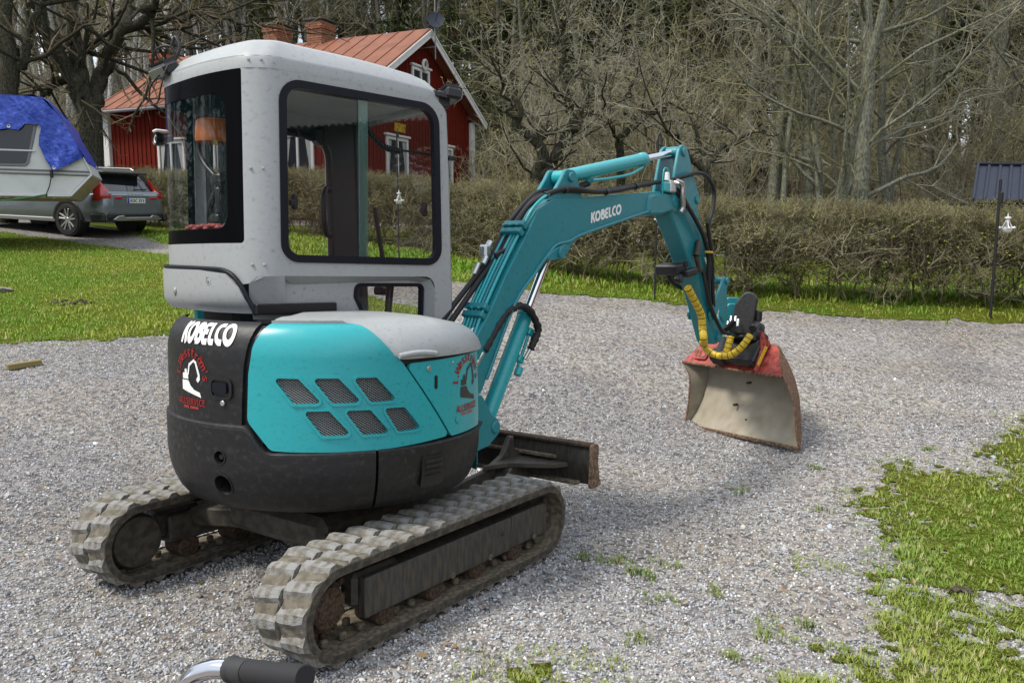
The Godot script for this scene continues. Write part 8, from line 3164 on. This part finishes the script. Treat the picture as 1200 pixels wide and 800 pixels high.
func bucket(root: Node3D) -> void:
	# bucket frame: origin at the middle of the cutting edge, x along the edge to the right, y up, z towards the machine
	var e := Vector3(-0.11, 0, 0.994).normalized()
	var b := Vector3(0.994, 0, 0.11).normalized()
	var X := SWING * Transform3D(Basis(e, Vector3.UP, -b), Vector3(4.06, 0.150, -0.20))
	var prof := [[0.0, 0.0, -0.62, 0.62], [-0.055, 0.045, -0.61, 0.585], [-0.12, 0.12, -0.60, 0.54], [-0.19, 0.24, -0.59, 0.475], [-0.245, 0.38, -0.59, 0.415], [-0.27, 0.52, -0.595, 0.35], [-0.272, 0.66, -0.60, 0.27], [-0.258, 0.80, -0.605, 0.18]]
	var rows_o := []
	var rows_i := []
	for q in prof:
		var ro := []
		var ri := []
		for k in 9:
			var f := k / 8.0
			ro.append(Vector3(lerpf(q[2], q[3], f), q[1], q[0] - 0.012))
			ri.append(Vector3(lerpf(q[2] + 0.012, q[3] - 0.012, f), q[1], q[0] + 0.004))
		rows_o.append(ro)
		rows_i.append(ri)
	var og := Geo.new()
	og.grid(rows_o, false, 0.3)
	og.grid([rows_o[0], rows_i[0]])
	var bk := part(root, "bucket", og, mats.bucket_rust, X)
	var ig := Geo.new()
	ig.grid(rows_i, false, 0.3)
	part(bk, "inner_floor", ig, mats.bucket_in)
	# red back plate: from the rear top down to the lip, a trapezoid; inside face dull
	var top := Geo.new()
	var t0 := [Vector3(-0.605, 0.805, -0.265), Vector3(0.18, 0.805, -0.265)]
	var t1 := [Vector3(-0.745, 0.585, -0.075), Vector3(0.375, 0.565, -0.075)]
	top.quad(t0[0], t0[1], t1[1], t1[0])
	var lipg := Geo.new()
	lipg.bar(t1[0] + Vector3(0, -0.006, 0), t1[1] + Vector3(0, -0.006, 0), 0.03, 0.02, 0.004)
	part(bk, "back_plate", top, mats.bucket_red)
	part(bk, "lip", lipg, mats.bucket_rust)
	var under := Geo.new()
	under.quad(t0[0] + Vector3(0.01, -0.014, 0.0), t0[1] + Vector3(-0.01, -0.014, 0.0), t1[1] + Vector3(-0.01, -0.014, 0.004), t1[0] + Vector3(0.01, -0.014, 0.004))
	part(bk, "inner_top", under, mats.bucket_in)
	for s: float in [-1.0, 1.0]:
		# side wall: rear edge follows the floor, front edge curves from the lip down to the cutting edge
		var rear_l := []
		var front_l := []
		for k in prof.size():
			var q = prof[k]
			rear_l.append(Vector3(q[3] if s > 0 else q[2], q[1], q[0] - 0.006))
		for q in [[0.0, 0.0, -0.62, 0.62], [0.004, 0.06, -0.607, 0.60], [-0.004, 0.14, -0.60, 0.578], [-0.018, 0.25, -0.60, 0.555], [-0.03, 0.36, -0.605, 0.525], [-0.045, 0.46, -0.62, 0.475], [-0.07, 0.572, -0.735, 0.38], [-0.24, 0.78, -0.62, 0.20]]:
			front_l.append(Vector3(q[3] if s > 0 else q[2], q[1], q[0]))
		var sg := Geo.new()
		sg.grid([rear_l, front_l], false, 0.3)
		var outl := []
		var outr := []
		for k in rear_l.size():
			outr.append(rear_l[k] + Vector3(s * 0.014, 0, 0))
			outl.append(front_l[k] + Vector3(s * 0.014, 0, 0))
		sg.grid([outr, outl], false, 0.3)
		sg.grid([front_l, outl], false, 0.3)
		part(bk, "side_plate", sg, mats.bucket_rust)
		var si := Geo.new()
		var inl := []
		var inr := []
		for k in rear_l.size():
			inr.append(rear_l[k] - Vector3(s * 0.003, 0, 0))
			inl.append(front_l[k] - Vector3(s * 0.003, 0, 0.004))
		si.grid([inr, inl], false, 0.3)
		part(bk, "inner_side", si, mats.bucket_in)
	var edge := Geo.new()
	edge.bar(Vector3(-0.625, 0.006, 0.006), Vector3(0.625, 0.006, 0.006), 0.02, 0.03, 0.004)
	part(bk, "cutting_edge", edge, mats.worn_steel)
	for q in [[-0.16, 0.245], [-0.02, 0.13], [-0.02, 0.46]]:
		var bo := Geo.new()
		bo.rod(Vector3(q[0], q[1], -0.17 + 0.0), Vector3(q[0], q[1], -0.12), 0.012, -1, 6)
		part(bk, "bolt", bo, mats.dark_steel)
	# pressed emblem plate on the left of the back plate
	var pn: Vector3 = (t0[1] - t0[0]).cross(t1[0] - t0[0]).normalized()
	if pn.y < 0:
		pn = -pn
	var down: Vector3 = ((t1[0] + t1[1]) - (t0[0] + t0[1])).normalized()
	var px := Transform3D(Basis(Vector3.RIGHT, -down, pn), Vector3(-0.56, 0.66, -0.128) + pn * 0.006)
	var emb := Geo.new()
	emb.extrude(px, rrect(-0.075, -0.055, 0.075, 0.055, 0.02), 0.012, 0.003)
	var ep := part(bk, "emblem_plate", emb, mats.bucket_red)
	var em := Geo.new()
	for q in [[-0.055, -0.035, -0.04, 0.035], [-0.055, 0.022, 0.0, 0.037], [-0.012, -0.035, 0.003, 0.037], [0.02, -0.035, 0.055, -0.02], [0.042, -0.035, 0.057, 0.037], [0.02, 0.022, 0.055, 0.037]]:
		em.extrude(px * Transform3D(Basis(), Vector3((q[0] + q[2]) / 2, (q[1] + q[3]) / 2, 0.008)), v2([(q[0] - q[2]) / 2, (q[1] - q[3]) / 2, (q[2] - q[0]) / 2, (q[1] - q[3]) / 2, (q[2] - q[0]) / 2, (q[3] - q[1]) / 2, (q[0] - q[2]) / 2, (q[3] - q[1]) / 2]), 0.006, 0.001)
	part(ep, "emblem", em, mats.bucket_rust)
	# quick hitch frame with red cheek and yellow sticker
	var hg := Geo.new()
	hg.box(Transform3D(Basis(Vector3.RIGHT, -down, pn), Vector3(-0.12, 0.70, -0.15) + pn * 0.05), Vector3(0.46, 0.24, 0.08), 0.012)
	hg.box(Transform3D(Basis(Vector3.RIGHT, -down, pn), Vector3(-0.29, 0.64, -0.10) + pn * 0.05), Vector3(0.15, 0.13, 0.10), 0.016)
	hg.box(Transform3D(Basis(Vector3.RIGHT, -down, pn), Vector3(-0.02, 0.63, -0.09) + pn * 0.035), Vector3(0.2, 0.07, 0.06), 0.012)
	part(root, "quick_hitch", hg, mats.black, X)
	var ck := Geo.new()
	ck.extrude(Transform3D(Basis(down, pn, Vector3.RIGHT).orthonormalized(), Vector3(0.115, 0.69, -0.15)), v2([-0.17, -0.0, 0.155, -0.0, 0.15, 0.035, -0.05, 0.075, -0.17, 0.17]), 0.022, 0.004)
	var ckp := part(bk, "hitch_cheek", ck, mats.bucket_red)
	var stk := Geo.new()
	stk.box(Transform3D(Basis(down, pn, Vector3.RIGHT).orthonormalized(), Vector3(0.128, 0.69, -0.15)) * Transform3D(Basis(), Vector3(-0.0, 0.034, 0)), Vector3(0.2, 0.035, 0.003))
	part(ckp, "sticker", stk, mats.yellow)
	# rotator and tilt unit between arm and hitch
	var rot := Geo.new()
	rot.rod(Vector3(-0.10, 0.80, -0.20), Vector3(-0.10, 0.90, -0.24), 0.17, 0.165, 30, 0.012)
	rot.rod(Vector3(-0.10, 0.90, -0.24), Vector3(-0.10, 0.98, -0.27), 0.12, 0.11, 26, 0.01)
	rot.bx(Vector3(-0.14, 0.97, -0.20), Vector3(0.22, 0.16, 0.20), 0.02)
	var rp := part(root, "tilt_rotator", rot, mats.black, X)
	var up := Vector3(0.10, 1.0, -0.06).normalized()
	var tc := Geo.new()
	var tb := Basis(up.cross(Vector3(0.55, 0, 0.83)).normalized(), up, Vector3(0.55, 0, 0.83)).orthonormalized()
	tc.extrude(Transform3D(tb, Vector3(-0.045, 1.06, -0.10)), round_poly(v2([-0.10, -0.17, 0.08, -0.17, 0.085, 0.15, 0.04, 0.20, -0.03, 0.20, -0.10, 0.08]), [0.02, 0.02, 0.05, 0.05, 0.05, 0.06], 4), 0.085, 0.012)
	part(rp, "tilt_cylinder", tc, mat("tilt_black", lin(0.03, 0.03, 0.032), 0.5, {"tex": texs.grime, "scale": 4.0}))
	var cr := Geo.new()
	for q in [[-0.20, 0.93, -0.05], [-0.14, 0.98, -0.02], [-0.08, 1.0, -0.01], [-0.03, 0.96, 0.02]]:
		cr.rod(Vector3(q[0], q[1], q[2]), Vector3(q[0] - 0.02, q[1] + 0.06, q[2] - 0.03), 0.014, -1, 8, 0.002)
	part(rp, "couplings", cr, mats.steel).set_meta("kind", "stuff")
	for k in 3:
		var bh := Geo.new()
		var z := 0.02 + 0.03 * k
		bh.tube(spline([Vector3(-0.34, 1.10 - 0.03 * k, -0.05), Vector3(-0.28, 0.98 - 0.02 * k, 0.02 + z), Vector3(-0.2, 0.90, 0.03 + z), Vector3(-0.12, 0.94, z), Vector3(-0.10, 1.02, -0.02)], 6), 0.014, 8)
		part(rp, "hose", bh, mats.hose)
	var tl := Geo.new()
	tl.extrude(Transform3D(Basis(Vector3.UP, 0.9), Vector3(-0.24, 0.99, -0.10)), round_poly(v2([-0.10, -0.12, 0.06, -0.12, 0.10, 0.05, 0.07, 0.16, 0.0, 0.16, -0.10, 0.02]), 0.03), 0.05, 0.006)
	tl.extrude(Transform3D(Basis(Vector3.UP, 0.9), Vector3(-0.30, 1.0, -0.22)), round_poly(v2([-0.10, -0.14, 0.10, -0.14, 0.12, 0.05, 0.05, 0.2, -0.05, 0.2, -0.12, 0.05]), 0.03), 0.05, 0.006)
	part(rp, "ear_plate", tl, mats.teal_boom)
	var kn := Geo.new()
	kn.rod(Vector3(0.06, 0.98, -0.12), Vector3(0.10, 0.95, -0.02), 0.035, -1, 12, 0.006)
	kn.bx(Vector3(0.03, 1.05, -0.16), Vector3(0.08, 0.1, 0.06), 0.012)
	part(rp, "hose_swivel", kn, mats.black)
	# yellow spiral hose guard
	var inv := X.affine_inverse() * BOOM
	var yp := []
	for q in [[2.254, 1.46, 0.14], [2.33, 1.385, 0.145], [2.41, 1.31, 0.15], [2.47, 1.235, 0.155], [2.485, 1.135, 0.16], [2.51, 1.03, 0.165]]:
		yp.append(inv * Vector3(q[0], q[1], q[2]))
	for q in [[3.95, 0.955, -0.527], [3.95, 0.875, -0.44], [3.95, 0.853, -0.33], [3.94, 0.885, -0.27], [3.95, 0.955, -0.253], [3.97, 1.03, -0.243]]:
		yp.append(X.affine_inverse() * SWING * Vector3(q[0], q[1], q[2]))
	# the first stretch hangs beside the arm and swings over to the hitch
	var mid := []
	for k in yp.size():
		mid.append(yp[k])
	var fine := spline(mid, 6)
	var yr := []
	for k in fine.size():
		yr.append(0.0305 if k % 2 == 0 else 0.029)
	var yg := Geo.new()
	yg.tube(fine, yr, 12)
	var yh := part(root, "yellow_hose_guard", yg, mats.yellow, X)
	for k in range(1, fine.size() - 1, 3):
		var bg := Geo.new()
		var d: Vector3 = (fine[k + 1] - fine[k - 1]).normalized()
		bg.rod(fine[k] - d * 0.0025, fine[k] + d * 0.0025, 0.0312, -1, 12)
		part(yh, "spiral_gap", bg, mats.black)
	var y2 := []
	for q in [[3.90, 0.86, -0.30], [3.93, 0.87, -0.22], [3.95, 0.93, -0.14], [3.97, 1.0, -0.09], [4.0, 1.05, -0.075]]:
		y2.append(X.affine_inverse() * SWING * Vector3(q[0], q[1], q[2]))
	var f2 := spline(y2, 6)
	var yg2 := Geo.new()
	yg2.tube(f2, 0.030, 12)
	var yh2 := part(root, "yellow_hose_guard", yg2, mats.yellow, X)
	for k in range(2, f2.size() - 2, 3):
		var bg := Geo.new()
		var d: Vector3 = (f2[k + 1] - f2[k - 1]).normalized()
		bg.rod(f2[k] - d * 0.003, f2[k] + d * 0.003, 0.0308, -1, 12)
		part(yh2, "spiral_gap", bg, mats.black)


# ---------------------------------------------------------------- the scene
func _ready() -> void:
	rng.seed = 1
	cam = Camera3D.new()
	cam.name = "camera"
	cam.fov = rad_to_deg(2.0 * atan(400.0 / FOCAL))
	cam.near = 0.05
	cam.far = 600.0
	cam.position = Vector3(0.95718, 1.76849, 4.20825)
	cam.rotation = Vector3(-deg_to_rad(7.54386), 0, 0)
	add_child(cam)
	cam.current = true
	var sky := ProceduralSkyMaterial.new()
	sky.sky_top_color = Color(0.84, 0.88, 0.94)
	sky.sky_horizon_color = Color(0.70, 0.74, 0.79)
	sky.sky_curve = 0.25
	sky.ground_horizon_color = Color(0.55, 0.55, 0.5)
	sky.ground_bottom_color = Color(0.3, 0.3, 0.27)
	sky.sun_angle_max = 20.0
	sky.sun_curve = 0.1
	sky.sky_energy_multiplier = 0.95
	var cover := noise_tex("clouds", FastNoiseLite.TYPE_SIMPLEX_SMOOTH, 0.008, [[0.0, Color(0.3, 0.3, 0.32, 0.0)], [0.42, Color(0.4, 0.4, 0.4, 0.1)], [0.62, Color(0.75, 0.75, 0.74, 0.6)], [1.0, Color(0.9, 0.9, 0.88, 0.8)]], 5, 512)
	sky.sky_cover = cover
	sky.sky_cover_modulate = Color(1, 1, 1, 0.9)
	var env := Environment.new()
	env.background_mode = Environment.BG_SKY
	env.sky = Sky.new()
	env.sky.sky_material = sky
	env.tonemap_mode = Environment.TONE_MAPPER_LINEAR
	env.tonemap_exposure = 1.5
	env.sdfgi_enabled = true
	env.ssao_enabled = true
	env.ssil_enabled = true
	var we := WorldEnvironment.new()
	we.name = "environment"
	we.environment = env
	add_child(we)
	var sun := DirectionalLight3D.new()
	sun.name = "sun"
	sun.light_color = Color(1.0, 0.975, 0.935)
	sun.light_energy = 0.85
	sun.light_angular_distance = 12.0
	sun.shadow_enabled = true
	var to_sun := Vector3(-0.9, 1.4, 0.36).normalized()
	add_child(sun)
	sun.basis = Basis.looking_at(-to_sun, Vector3.UP)
	make_materials()
	build_ground()
	build_house()
	build_shed_roof()
	build_barn()
	build_woods()
	build_hedge()
	build_excavator()
	build_car()
	build_camper()
	build_yard_things()
	build_bicycle()
	build_grass_and_stones()
